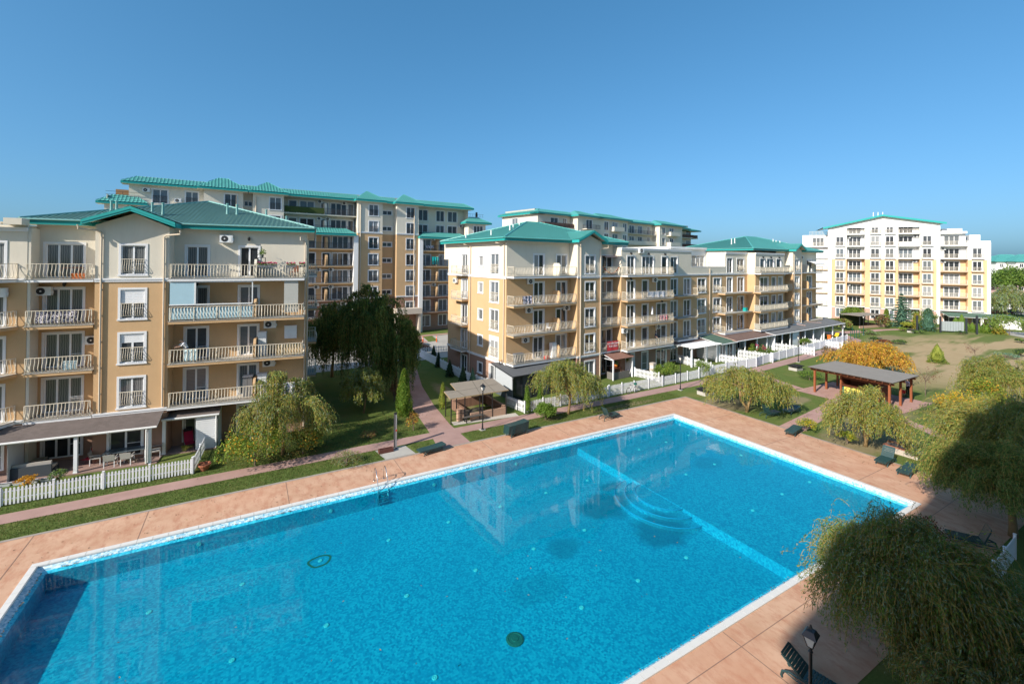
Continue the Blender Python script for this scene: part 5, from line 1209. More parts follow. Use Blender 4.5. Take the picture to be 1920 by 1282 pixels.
for x_ in range(3): q.box(a_[0] + 1.4, a_[1] + .9 + x_ * .35, -.1, a_[0] + 2.4, a_[1] + 1.25 + x_ * .35, .02 + .001 * x_)
part('stair', q, CONC, o)
# bench by the shelter
x, y, _ = W(16.35, 34.35); o = thing('park_bench', 'weathered dark wood bench in front of the stair shelter wall', 'bench', (x, y, 0), AP - .03); BW = M('weathered_bench_wood', (.10, .09, .08), .85, .25, 12)
for k in range(4): q = MB(); q.box(-.9, -.22 + k * .12, .42, .9, -.12 + k * .12, .455); part('seat_slat', q, BW, o)
for k in range(3): q = MB(); q.box(-.9, .27 + k * .025, .55 + k * .13, .9, .30 + k * .025, .65 + k * .13); part('back_slat', q, BW, o)
for x_ in (-.75, .75): q = MB(); q.bar((x_, -.22, 0), (x_, -.2, .42), .07); q.bar((x_, .22, 0), (x_, .36, .95), .07); q.bar((x_, -.2, .39), (x_, .28, .39), .06); part('leg', q, BLACKM, o)
# ================================================================== wooden bar pavilion
WOOD = M('red_brown_wood', (.27, .085, .035), .6, .2, 7, spec=.3); WOODD = M('dark_brown_boards', (.13, .045, .022), .7, .25, 8)
o = thing('bar_pavilion', 'open red-brown timber pavilion with grey flat roof and a bar with yellow letter panels', 'pavilion', W(50.4, 18.2), AP)
ZR = 2.62; rp = [PQ(u, v, ZR) for u, v in ((1514, 687), (1570, 677), (1723, 704), (1673, 715))]
P0_ = min(r[0] for r in rp), min(r[1] for r in rp); P1_ = max(r[0] for r in rp), max(r[1] for r in rp)
X0, Y0, X1, Y1 = P0_[0] - 50.4, P0_[1] - 18.2, P1_[0] - 50.4, P1_[1] - 18.2
q = MB(); q.prism([(X0, Y0), (X1, Y0), (X1, Y1), (X0, Y1)], ZR - .06, ZR, 1, 0); part('roof', q, [M('grey_felt_roof', (.26, .235, .205), .95, .14, 1.2, .008, 60, .6), M('dark_roof_edge', (.075, .06, .05), .7, .1, 3)], o)
n = 13
for k in range(n): yy = Y0 + .25 + (Y1 - Y0 - .5) * k / (n - 1); q = MB(); q.box(X0 + .06, yy - .04, ZR - .2, X1 - .06, yy + .04, ZR - .065); part('rafter', q, WOODD, o)
for x_ in (X0 + .55, (X0 + X1) / 2, X1 - .5): q = MB(); q.box(x_ - .06, Y0 + .1, ZR - .38, x_ + .06, Y1 - .1, ZR - .205); part('beam', q, WOOD, o)
for x_ in (X0 + .55, (X0 + X1) / 2, X1 - .5):
    for y_ in (Y0 + .45, Y1 - .45): q = MB(); q.box(x_ - .085, y_ - .085, 0, x_ + .085, y_ + .085, ZR - .385); q.box(x_ - .1, y_ - .1, 0, x_ + .1, y_ + .1, .04); part('post', q, WOOD, o)
for y_ in (Y0 + 1.6, Y1 - 2.4): q = MB(); q.box(X0 + 1.6 - .07, y_ - .07, 0, X0 + 1.6 + .07, y_ + .07, ZR - .385); part('post', q, WOOD, o)
q = MB(); bx0, by0, by1 = X0 + 1.75, Y0 + 1.6, Y1 - 2.4
q.box(bx0 + 1.6, by0, 0, bx0 + 1.7, by1, ZR - .21); q.box(bx0, by0, 1.75, bx0 + .08, by1, ZR - .21); q.box(bx0, by0, 0, bx0 + 1.6, by0 + .08, ZR - .21); q.box(bx0, by1 - .08, 0, bx0 + 1.6, by1, ZR - .21); q.box(bx0 - .25, by0, 1.08, bx0 + .3, by1, 1.14); part('kiosk_wall', q, WOODD, o)
GRNP = M('green_bar_front', (.02, .16, .12), .6, .1, 4); YEL = M('yellow_panel_paint', (.78, .63, .12), .6, .08, 5); BLK = M('black_paint', (.02, .02, .02), .6, .1, 5)
q = MB(); q.box(bx0, by0 + .08, 0, bx0 + .06, by1 - .08, 1.08); fr_ = part('bar_front', q, GRNP, o)
nP = 4; wY = (by1 - by0 - .4) / nP
for k, ch in enumerate('DPAD' if False else 'BARD'):
    pass
for k in range(nP):
    yc = by1 - .2 - wY * (k + .5); q = MB(); q.box(-.02, -wY * .46, -.37, 0, wY * .46, .37); pn = part('letter_panel', q, YEL, o, (bx0 - .002, yc, .62))
    me_ch = 'DRAP'[k] if False else ('D', 'R', 'P', 'D')[k]
    text(me_ch, .62, BLK if k != 9 else WHT, pn, (-.024, 0, 0), (R_(90), 0, R_(-90)), .002)
# ================================================================== barbecue and vent boxes
x, y, _ = W(40.05, 13.85); o = thing('barbecue_grill', 'long black barrel barbecue on a low pale stone base, right of the pool', 'barbecue', (x, y, 0), AP + R_(90))
STB = M('pale_stone_blocks', (.48, .42, .36), .9, .2, 4, .015, 12, .6)
for k in range(5):
    for j in range(2): q = MB(); q.box(-.95 + k * .38 + .006, -.36, j * .2 + .005, -.95 + (k + 1) * .38 - .006, .36, (j + 1) * .2 - .005); part('stone_block', q, STB, o)
q = MB(); q.box(-1.0, -.4, .4, 1.0, .4, .46); part('cap', q, M('red_tile_cap', (.36, .15, .10), .8, .15, 4), o)
q = MB(); n = 10; pr = [(.28 * math.cos(math.pi * k / n), .50 + .26 * math.sin(math.pi * k / n)) for k in range(n + 1)]
k0 = 0; q.v += [(-.8, y_, z_) for y_, z_ in pr] + [(.8, y_, z_) for y_, z_ in pr]; m_n = n + 1
q.f += [(i, i + 1, m_n + i + 1, m_n + i) for i in range(n)] + [tuple(range(m_n - 1, -1, -1)), tuple(range(m_n, 2 * m_n))]; q.m += [0] * (n + 2)
m_, t_, b_ = nodes('scorched_lid'); t_.links.new(ramp(t_, noise(t_, pos_node(t_), 2.2, 4), [(.5, (.03, .03, .033)), (.62, (.30, .14, .05)), (.66, (.04, .035, .03))]), b_.inputs['Base Color']); b_.inputs['Roughness'].default_value = .5
part('lid', q, m_, o); q = MB(); q.bar((-.3, -.3, .62), (.3, -.3, .62), .03); part('handle', q, STEEL, o)
def vent_box(label, p, r, an=0., s=1.):
    x, y, _ = W(p, r); o = thing('vent_box', label, 'vent', (x, y, 0), AP + an, 'low concrete vents with dark lids on the lawn')
    q = MB(); q.box(-.7 * s, -.5 * s, 0, .7 * s, .5 * s, .34 * s); part('concrete_base', q, CONC, o)
    q = MB(); q.box(-.82 * s, -.62 * s, .52 * s, .82 * s, .62 * s, .58 * s); part('lid', q, GREYM if s < 1 else BLACKM, o)
    q = MB()
    for k in range(7): q.box(-.75 * s + k * .24 * s, -.6 * s, .582 * s, -.66 * s + k * .24 * s, .6 * s, .60 * s)
    part('lid_ridges', q, BLACKM, o)
    for a, b in ((-.6, -.4), (.6, -.4), (.6, .4), (-.6, .4)): q = MB(); q.box(a * s - .04, b * s - .04, .34 * s, a * s + .04, b * s + .04, .52 * s); part('support', q, GREYM, o)
vent_box('low concrete vent with black lid on the grass between the lamp and the spreading willow', 40.3, 30.0)
vent_box('low concrete vent with black lid on the grass near the pavilion and the pink path', 59.6, 31.4)
vent_box('small pale concrete vent with grey lid on the far lawn near the path bend', *PQ(1645, 640), .3)
vent_box('flat topped concrete vent on the bare patch of the far lawn', *PQ(1708, 623), .2)
# ================================================================== garden rooms, awnings and pergola of the middle block
DG = M('dark_frame', (.03, .035, .04), .45, .1, 6)
def gl_panel(q, p0, p1, z0, z1): q.face([(*p0, z0), (*p1, z0), (*p1, z1), (*p0, z1)])
o = thing('garden_room', 'dark grey glazed garden room with flat grey roof at the lit corner of the middle block', 'garden room', (P2[0], P2[1], 0), R_(A2_))
shed_roof(o, [(-1.0, 1.2, 3.0), (4.9, -.05, 2.95), (4.9, -2.75, 2.42), (-1.0, -2.75, 2.42)], M('dark_grey_membrane', (.11, .115, .12), .9, .1, 1.5), .12, edge=DG)
TG = GLS[0]
for k in range(5):
    q = MB(); x0, x1 = -.8 + k * 1.1, -.8 + (k + 1) * 1.1; gl_panel(q, (x0 + .05, -2.45), (x1 - .05, -2.45), .1, 2.25); part('glass_panel', q, [TG, GLS[4]][k % 2], o)
    q = MB(); q.box(x0 - .04, -2.5, 0, x0 + .04, -2.4, 2.36); part('mullion', q, DG, o)
q = MB(); q.box(-.8, -2.5, 2.25, 4.7, -2.4, 2.38); q.box(-.8, -2.5, 0, 4.7, -2.4, .1); part('frame', q, DG, o)
LGP = M('light_grey_slats', (.40, .43, .45), .6, .08, 6)
q = MB(); boards(q, (-.8, 0.6), (-.8, -2.4), 1.0, 2.7, 2.3, .12); part('slatted_blind', q, LGP, o)
q = MB(); q.box(-.79, -2.4, 0, -.74, .6, .98); part('side_panel', q, M('slate_grey_panel', (.09, .105, .12), .5, .1, 4), o)
q = MB(); q.tube([(-.95, -2.72, 2.3), (-.95, -2.6, 2.1), (-.86, -2.5, 2.0), (-.86, -2.5, .1)], .045, 7); part('downpipe', q, GREYM, o)
for x_ in (-.45, -.2, .15): q = MB(); q.lathe([(.05, 2.9), (.05, 3.35)], 8, 0, (x_, .4, 0)); part('flue', q, BLACKM, o)
o = thing('awning', 'brown corrugated awning on white posts over the garden below the red banner', 'awning', (P2[0], P2[1], 0), R_(A2_))
q = MB(); n = 40
for k in range(n):
    x0, x1 = 12.75 + 3.6 * k / n, 12.75 + 3.6 * (k + 1) / n; z0, z1 = .025 * (k % 2), .025 * ((k + 1) % 2); q.face([(x0, -.2, 3.0 + z0), (x0, -2.65, 2.38 + z0), (x1, -2.65, 2.38 + z1), (x1, -.2, 3.0 + z1)])
part('corrugated_roof', q, M('brown_corrugated_sheet', (.20, .11, .085), .6, .1, 3), o)
for x_ in (12.95, 16.15): q = MB(); q.box(x_ - .06, -2.5, 0, x_ + .06, -2.38, 2.36); part('post', q, WHITEW, o)
q = MB(); q.box(12.74, -2.68, 2.3, 12.8, -.2, 2.36); q.bar((12.74, -2.66, 2.36), (12.74, -.2, 2.98), .05); part('edge_beam', q, WHITEW, o)
q = MB(); boards(q, (16.2, -.05), (16.2, -2.3), .02, 2.9, 2.3); part('boarded_side', q, WHITEB, o)
o = thing('outdoor_sofa', 'grey wicker sofa unit under the brown awning', 'sofa', c2(14.4, 1.9), R_(A2_)); WCK = M('grey_wicker', (.16, .15, .14), .9, .25, 30)
q = MB(); q.box(-1.35, -.42, .02, 1.4, -.34, .82); q.box(-1.35, -.34, .02, -1.27, .5, .82); part('back_panel', q, WCK, o); q = MB(); q.box(-1.27, -.34, .02, 1.4, .5, .36); part('base', q, WCK, o)
for k in range(3): q = MB(); q.box(-1.2 + k * .86, -.3, .365, -.38 + k * .86, .45, .5); part('seat_cushion', q, M('pale_cushion', (.55, .52, .48), .9, .08, 6), o)
for lab, a, d, r, cs, fol in (('round green hanging basket under the left end of the brown awning', 13.5, 2.3, .17, (.05, .12, .02), 1), ('yellow green hanging basket under the right end of the brown awning', 15.7, 2.1, .16, (.10, .16, .03), 1)):
    x, y, _ = c2(a, d); o = thing('hanging_plant', lab, 'hanging plant', (x, y, 1.75)); q = MB(); q.lathe([(.05, -.02), (.12, .1), (.13, .16)], 8); part('pot', q, WALLB, o); q = MB(); q.tube([(0, 0, .16), (0, 0, .55)], .008, 4); part('cord', q, BLACKM, o)
    V = np.random.default_rng(int(a * 10)).normal(0, r * .55, (160, 1, 3)) + np.random.default_rng(3).normal(0, .045, (160, 3, 3)) + np.array([0, 0, .2]); npmesh('foliage', V, np.zeros(160), [leaf_mat('basket_leaf_%d' % int(a), cs)], None, o)
x, y, _ = c2(14.9, 1.0); o = thing('pumpkin_lantern', 'orange pumpkin on the table under the brown awning', 'pumpkin', (x, y, 1.0)); q = MB(); q.lathe([(.05, 0), (.2, .06), (.25, .18), (.2, .3), (.06, .34)], 12); part('pumpkin', q, M('pumpkin_orange', (.55, .16, .02), .5, .15, 8), o); q = MB(); q.lathe([(.03, .33), (.02, .42)], 6); part('stalk', q, WOODD, o)
x, y, _ = c2(14.9, 1.0); o = thing('garden_table', 'dark table behind the wicker sofa under the brown awning', 'table', (x, y, 0), R_(A2_)); q = MB(); q.box(-.7, -.4, .94, .7, .4, .99); part('tabletop', q, WOODD, o)
for a, b in ((-.6, -.3), (.6, -.3), (.6, .3), (-.6, .3)): q = MB(); q.box(a - .03, b - .03, 0, a + .03, b + .03, .94); part('leg', q, WOODD, o)
# stone pillar stack
x, y, _ = G(1224, 709); o = thing('stone_pillar', 'square pillar of stacked white stones beside the shrub garden', 'pillar', (x, y, 0), R_(A2_))
for k in range(6): q = MB(); d_ = .24 + .03 * (k % 2); q.box(-d_, -d_, k * .3 + .005, d_, d_, (k + 1) * .3 - .008); part('stone', q, STB if k % 2 else WHITEP, o)
# small retractable awning at the ground floor
o = thing('window_awning', 'half rolled cream striped awning over the ground floor door left of the pergola', 'awning', (P2[0], P2[1], 0), R_(A2_)); q = MB()
for k in range(10): x0, x1 = 22.1 + k * .28, 22.1 + (k + 1) * .28; q.face([(x0, -1.32, 2.75), (x0, -2.1, 2.5), (x1, -2.1, 2.5), (x1, -1.32, 2.75)], k % 2); q.face([(x0, -2.1, 2.5), (x0 + .14, -2.1, 2.32), (x1, -2.1, 2.5)], k % 2)
part('canvas', q, [M('cream_canvas', (.62, .56, .46), .8, .06, 5), M('beige_canvas', (.50, .43, .34), .8, .06, 5)], o); q = MB(); q.box(22.0, -1.45, 2.74, 25.0, -1.31, 2.86); part('cassette', q, TRIM, o)
# white pergola
o = thing('pergola', 'white slatted garden pergola in front of the middle block, next to the green roof', 'pergola', (P2[0], P2[1], 0), R_(A2_))
for x_ in (26.4, 29.6, 32.0):
    for y_ in (-3.3,) if x_ < 32 else (-3.3, -1.6): q = MB(); q.box(x_ - .09, y_ - .09, 0, x_ + .09, y_ + .09, 2.36); part('post', q, WHITEW, o)
for y_ in (-3.3, -1.5): q = MB(); q.box(25.9, y_ - .05, 2.36, 32.5, y_ + .05, 2.5); part('beam', q, WHITEW, o)
for k in range(17): q = MB(); x_ = 26.1 + k * .38; q.box(x_, -3.9, 2.5, x_ + .17, -1.1, 2.58); part('slat', q, WHITEW, o)
for k in range(9): q = MB(); q.box(32.05, -3.2, .35 + k * .22, 32.09, -1.6, .47 + k * .22); part('side_slat', q, WHITEW, o)
# green roofed room, brown roof, long grey verandas
o = thing('garden_room', 'white garden room with green shingle roof beside the pergola', 'garden room', (P2[0], P2[1], 0), R_(A2_))
shed_roof(o, [(32.4, -.03, 3.0), (36.3, -.03, 3.0), (36.3, -3.75, 2.42), (32.4, -3.75, 2.42)], SHGN, gut=TRIM)
shed_roof(o, [(24.6, -.03, 2.92), (32.35, -.03, 2.92), (32.35, -1.5, 2.66), (24.6, -1.5, 2.66)], SHRB, name='back_roof')
q = MB(); q.box(36.05, -3.7, 2.5, 36.25, -.1, 2.52); q.bar((36.3, -3.75, 2.46), (36.3, -.05, 3.04), .09, .05); part('copper_edge', q, M('pink_flashing', (.55, .36, .29), .6, .1, 4), o)
fo = Fac(o, mats=[WHITEB]); fo.win(32.9, .15, 1.3, 2.0, 3.3, 2, g=4, trim=False); fo.win(34.6, .15, 1.4, 2.0, 3.3, 2, g=0, trim=False); fo.wall(32.5, 36.2, 3.3, [(0, 2.45, 0)], retL=.1, retR=.1)
o = thing('veranda', 'brown shingle roofed veranda right of the green roof, with a flowering oleander in front', 'veranda', (P2[0], P2[1], 0), R_(A2_))
shed_roof(o, [(36.35, -.03, 3.0), (47.0, -.03, 3.0), (47.0, -3.6, 2.42), (36.35, -3.6, 2.42)], SHRB, gut=SHUT)
for x_ in (39.0, 42.3, 45.2): q = MB(); q.box(x_ - .07, -3.45, 0, x_ + .07, -3.31, 2.45); part('post', q, WHITEW, o)
q = MB(); boards(q, (46.2, -.1), (46.2, -3.3), .02, 2.9, 2.45); boards(q, (36.7, -.4), (36.7, -3.3), .02, 2.9, 2.45); part('boarded_side', q, WHITEB, o)
o = thing('veranda', 'long grey shingle roofed row of white verandas at the right end of the middle block', 'veranda', (P2[0], P2[1], 0), R_(A2_))
shed_roof(o, [(46.9, -.03, 3.12), (73.6, -.03, 3.12), (72.9, -3.75, 2.45), (46.9, -3.75, 2.45)], SHGR, gut=TRIM)
for x_ in (47.2, 49.6, 52.2, 57.4, 60.5, 64.6, 68.2, 72.6):
    q = MB(); q.box(x_ - .08, -3.6, 0, x_ + .08, -3.44, 2.46)
    part('post', q, WHITEW, o)
    if 48 < x_ < 53:
        for s_ in (-1, 1): q = MB(); q.bar((x_, -3.52, 1.95), (x_ + s_ * .42, -3.52, 2.42), .08); part('brace', q, WHITEW, o)
for x_ in (55.4, 64.0): q = MB(); boards(q, (x_, -.1), (x_, -3.5), .02, 3.0, 2.5); q.box(x_ - .12, -3.5, 0, x_ + .12, -.1, 2.5, 0) if False else None; part('boarded_side', q, WHITEB, o)
q = MB(); boards(q, (47.0, -.1), (47.0, -3.5), .02, 3.0, 2.5); part('boarded_side', q, WHITEB, o)
q = MB(); boards(q, (53.2, -3.45), (55.3, -3.45), .02, 2.45); part('boarded_front', q, WHITEB, o)
for (x0, y0, x1, y1) in ((58.6, -.2, 60.2, -2.4), (61.4, -.3, 66.8, -2.2)): q = MB(); q.bar((x0, y0, 3.13), (x1, y1, 2.75), .18, .07); part('roof_flashing', q, MATS['pink_flashing'], o)
o = thing('garden_swing', 'yellow hammock chair and orange toys on the far grey roofed veranda', 'hammock', c2(67.0, 4.4), R_(A2_)); q = MB(); n = 8
for k in range(n): t0, t1 = k / n, (k + 1) / n; f = lambda t: (-.9 + 1.8 * t, .8 - 1.9 * t * (1 - t) * (1 if t < .5 else .9) + .35 * t); a, b = f(t0), f(t1); q.face([(a[0], -.3, a[1]), (b[0], -.3, b[1]), (b[0], .3, b[1]), (a[0], .3, a[1])])
part('hammock_cloth', q, M('yellow_cloth', (.65, .45, .03), .8, .1, 4), o); q = MB(); q.tube([(-.95, 0, .8), (-.7, 0, .02), (.7, 0, .02), (1.0, 0, 1.15)], .03, 6); part('stand', q, STEEL, o)
x, y, _ = c2(64.9, 4.3); o = thing('toy_house', 'orange and blue plastic toy on the far veranda, left of the yellow hammock', 'toy', (x, y, 0), R_(A2_)); q = MB(); q.box(-.3, -.25, .3, .3, .25, .9); q.prism([(-.4, -.3), (.4, -.3), (.4, .3), (-.4, .3)], .9, 1.0); part('body', q, M('orange_plastic', (.7, .17, .03), .4, .1, 4), o); q = MB(); q.box(-.25, -.2, 0, .25, .2, .295); part('base', q, M('blue_plastic', (.03, .1, .4), .4, .1, 4), o)
# grill cart on the pergola side
x, y, _ = G(1384, 668); o = thing('grill_cart', 'pale green grill cart with an orange lid behind the white fence', 'grill', (x, y, 0), R_(A2_)); q = MB(); q.box(-.6, -.3, .75, .6, .3, 1.05); part('body', q, M('pale_green_enamel', (.40, .46, .34), .5, .1, 4), o); q = MB(); q.box(-.45, -.25, 1.052, .45, .25, 1.12); part('lid', q, M('orange_board', (.52, .28, .10), .7, .1, 4), o)
for a, b in ((-.5, -.22), (.5, -.22), (.5, .22), (-.5, .22)): q = MB(); q.box(a - .035, b - .035, 0, a + .035, b + .035, .75); part('leg', q, MATS['pale_green_enamel'], o)
# bicycle
BKW = M('white_bicycle_paint', (.75, .76, .78), .3, .05, 5)
x, y, _ = W(33.9, 33.85); o = thing('bicycle', 'white bicycle with a dark saddle leaning against the white picket fence', 'bicycle', (x, y, 0), AP + R_(4))
def torus(q, c, R0, r, n=20):
    q.tube([(c[0] + R0 * math.cos(2 * math.pi * k / n), c[1], c[2] + R0 * math.sin(2 * math.pi * k / n)) for k in range(n + 1)], r, 5, cap=False)
for cx in (-.52, .52):
    wq = MB(); torus(wq, (0, 0, 0), .31, .022); wo = part('wheel', wq, BLACKM, o, (cx, 0, .33))
    q = MB(); torus(q, (0, 0, 0), .285, .01)
    for k in range(8): a = math.pi * k / 8; q.tube([(-.28 * math.cos(a), 0, -.28 * math.sin(a)), (.28 * math.cos(a), 0, .28 * math.sin(a))], .003, 3)
    part('rim', q, STEEL, wo)
q = MB()
for a, b in (((-.52, .33), (-.18, .62)), ((-.52, .33), (-.05, .3)), ((-.05, .3), (-.2, .85)), ((-.18, .6), (.36, .72)), ((-.05, .3), (.38, .66)), ((.34, .8), (.52, .33))): q.tube([(a[0], 0, a[1]), (b[0], 0, b[1])], .019, 6)
part('frame', q, BKW, o); q = MB(); q.lathe([(.02, 0), (.09, .02), (.06, .06), (.01, .07)], 8, 0, (-.22, 0, .86)); q.tube([(-.05, 0, .3), (.06, .09, .2)], .015, 5); part('saddle', q, BLACKM, o); q = MB(); q.tube([(.34, 0, .8), (.32, 0, .98), (.3, .26, 1.0)], .014, 5); q.tube([(.32, 0, .98), (.3, -.26, 1.0)], .014, 5); part('handlebar', q, BLACKM, o)
q = MB(); q.box(.4, -.12, .8, .62, .12, 1.0); part('basket', q, MATS['green_bar_front'], o)
# far gazebo, posts, cars
x, y, _ = (75.5, 97.5, 0); o = thing('gazebo', 'far brown canopied gazebo on dark posts in front of the sunlit block', 'gazebo', (x, y, 0), R_(20))
q = MB(); q.prism([(-4.2, -2.2), (4.2, -2.2), (4.2, 2.2), (-4.2, 2.2)], 2.55, 2.64); part('roof', q, TAUPE, o)
for x_ in (-3.9, -1.3, 1.3, 3.9):
    for y_ in (-2, 2): q = MB(); q.box(x_ - .07, y_ - .07, 0, x_ + .07, y_ + .07, 2.55); part('post', q, BLACKM, o)
q = MB(); q.box(-4.0, -2.1, 0, 4.0, -1.9, .5); q.box(3.9, -1.9, 0, 4.1, 2, .5); part('low_wall', q, WALLB, o); q = MB(); q.box(-3.9, 1.9, 0, 3.9, 2.05, 2.2); part('trellis', q, M('trellis_green', (.06, .07, .03), .9, .4, 8), o)
for lab_, (u, v) in zip(('green metal post nearest the end of the white board fence', 'second green metal post from the white board fence', 'third green metal post from the white board fence', 'green metal post standing behind the row, nearer the verandas', 'green metal post at the outer bend of the pink path', 'green metal post closest to the far gazebo lamp'), ((1595, 637), (1602, 635), (1606, 634), (1598, 627), (1611, 632), (1619, 629))):
    x, y, _ = G(u, v); o = thing('garden_post', lab_, 'post', (x, y, 0), 0, 'dark green posts at the path bend'); q = MB(); q.lathe([(.05, 0), (.05, 1.5), (.03, 1.55)], 8); part('shaft', q, M('green_post_paint', (.01, .09, .06), .5, .1, 5), o); q = MB(); q.lathe([(.06, 1.4), (.06, 1.48)], 8); part('collar', q, BLACKM, o)
for lab, (u, v) in (('orange bollard left of the red paved crossing on the street', (793, 643)), ('orange bollard right of the red paved crossing on the street', (818.5, 641))):
    x, y, _ = G(u, v); o = thing('bollard', lab, 'bollard', (x, y, 0), 0, 'orange bollards on the street'); q = MB(); q.lathe([(.09, 0), (.09, .95), (.05, 1.0)], 10); part('shaft', q, M('orange_bollard', (.75, .12, .03), .5, .1, 4), o); q = MB(); q.lathe([(.095, .7), (.095, .8)], 10); part('reflective_band', q, WHT, o)
def car(label, loc, rot, col, group='parked cars'):
    o = thing('parked_car', label, 'car', loc, rot, group); m = M('car_paint_' + col[0], col[1], .25, .03, 3, spec=.6)
    prof = [(-2.1, .35), (-2.12, .75), (-1.9, .95), (-1.35, 1.0), (1.05, .98), (1.9, .85), (2.1, .7), (2.12, .35)]
    q = MB(); k0 = 0; n = len(prof); q.v += [(x_, -.86, z_) for x_, z_ in prof] + [(x_, .86, z_) for x_, z_ in prof]; q.f += [tuple(range(n)), tuple(range(2 * n - 1, n - 1, -1))] + [((i + 1) % n, i, n + i, n + (i + 1) % n) for i in range(n)]; q.m += [0] * (n + 2); part('body', q, m, o)
    cab = [(-1.75, .97), (-1.3, 1.45), (.15, 1.48), (1.0, .99)]; q = MB(); q.v += [(x_, -.8 + (z_ - .97) * .25, z_) for x_, z_ in cab] + [(x_, .8 - (z_ - .97) * .25, z_) for x_, z_ in cab]; q.f += [(0, 1, 2, 3), (7, 6, 5, 4), (1, 0, 4, 5), (3, 2, 6, 7)]; q.m += [0] * 4; part('window', q, GLS[0], o)
    q = MB(); q.box(-1.32, -.7, 1.44, .17, .7, 1.49); part('roof', q, m, o)
    for x_ in (-1.3, 1.3):
        for y_ in (-.8, .8):
            q = MB(); q.lathe([(.31, -.1), (.31, .1)], 14); wq = part('wheel', q, BLACKM, o, (x_, y_, .31), (R_(90), 0, 0)); q = MB(); q.lathe([(.18, -.105), (.18, .105)], 10); part('rim', q, STEEL, wq)
    for y_ in (-.6, .6): q = MB(); q.box(2.08, y_ - .18, .62, 2.135, y_ + .18, .76); part('headlight', q, LGL, o)
    for y_ in (-.6, .6): q = MB(); q.box(-2.14, y_ - .16, .68, -2.09, y_ + .16, .84); part('tail_light', q, M('tail_light_red', (.4, .02, .02), .3, .1, 5), o)
    return o
xg, yg, _ = G(778, 660); car('dark parked car half hidden by the big dark willow on the street', (xg, yg, .01), R_(A3_ + 2), ('dark_brown', (.06, .04, .035)))
xg, yg, _ = G(770, 648); car('pale silver parked car behind the big dark willow', (xg, yg, .01), R_(A3_ + 90), ('silver', (.4, .41, .43)))
xg, yg, _ = G(1866, 589); car('red parked car beyond the right end of the sunlit block', (xg, yg, .01), R_(10), ('red', (.42, .02, .02)))
xg, yg, _ = G(1902, 590); car('dark blue parked car at the right edge, beside the silvery willow', (xg, yg, .01), R_(15), ('dark_blue', (.03, .035, .06)))
# ================================================================== trees and shrubs
BARK = M('grey_brown_bark', (.16, .12, .09), .95, .35, 6, .02, 18, .8); BARKY = M('ochre_willow_bark', (.25, .17, .08), .9, .3, 6, .012, 20, .7)
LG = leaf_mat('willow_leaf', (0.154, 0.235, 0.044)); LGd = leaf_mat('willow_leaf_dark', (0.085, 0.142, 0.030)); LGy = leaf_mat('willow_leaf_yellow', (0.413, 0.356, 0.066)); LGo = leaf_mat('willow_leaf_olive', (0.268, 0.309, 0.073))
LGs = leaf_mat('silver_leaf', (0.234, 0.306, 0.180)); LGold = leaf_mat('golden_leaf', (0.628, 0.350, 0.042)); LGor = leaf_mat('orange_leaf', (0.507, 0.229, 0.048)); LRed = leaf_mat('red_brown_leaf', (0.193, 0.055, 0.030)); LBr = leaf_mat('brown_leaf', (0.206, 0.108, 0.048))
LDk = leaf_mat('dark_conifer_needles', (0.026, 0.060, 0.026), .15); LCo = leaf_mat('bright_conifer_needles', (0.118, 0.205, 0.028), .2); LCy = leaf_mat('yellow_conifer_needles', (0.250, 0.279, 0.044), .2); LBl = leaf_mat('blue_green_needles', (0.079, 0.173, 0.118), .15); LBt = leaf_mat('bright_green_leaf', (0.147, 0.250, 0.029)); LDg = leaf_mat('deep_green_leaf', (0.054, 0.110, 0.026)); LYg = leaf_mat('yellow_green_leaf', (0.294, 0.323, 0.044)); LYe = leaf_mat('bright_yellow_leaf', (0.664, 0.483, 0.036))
TWIG = leaf_mat('yellow_twig', (0.314, 0.229, 0.060), .1)
def leaf_quads(c, d, s, ln, wd):
    """diamond leaves: centre c, direction d, side s (unit), lengths and widths"""
    V = np.empty((len(c), 4, 3)); ln = np.asarray(ln).reshape(-1, 1); wd = np.asarray(wd).reshape(-1, 1)
    V[:, 0] = c - d * ln / 2; V[:, 1] = c + s * wd / 2 - d * ln * .08; V[:, 2] = c + d * ln / 2; V[:, 3] = c - s * wd / 2 - d * ln * .08
    return V
def unit(v): return v / np.maximum(np.linalg.norm(v, axis=-1, keepdims=True), 1e-9)
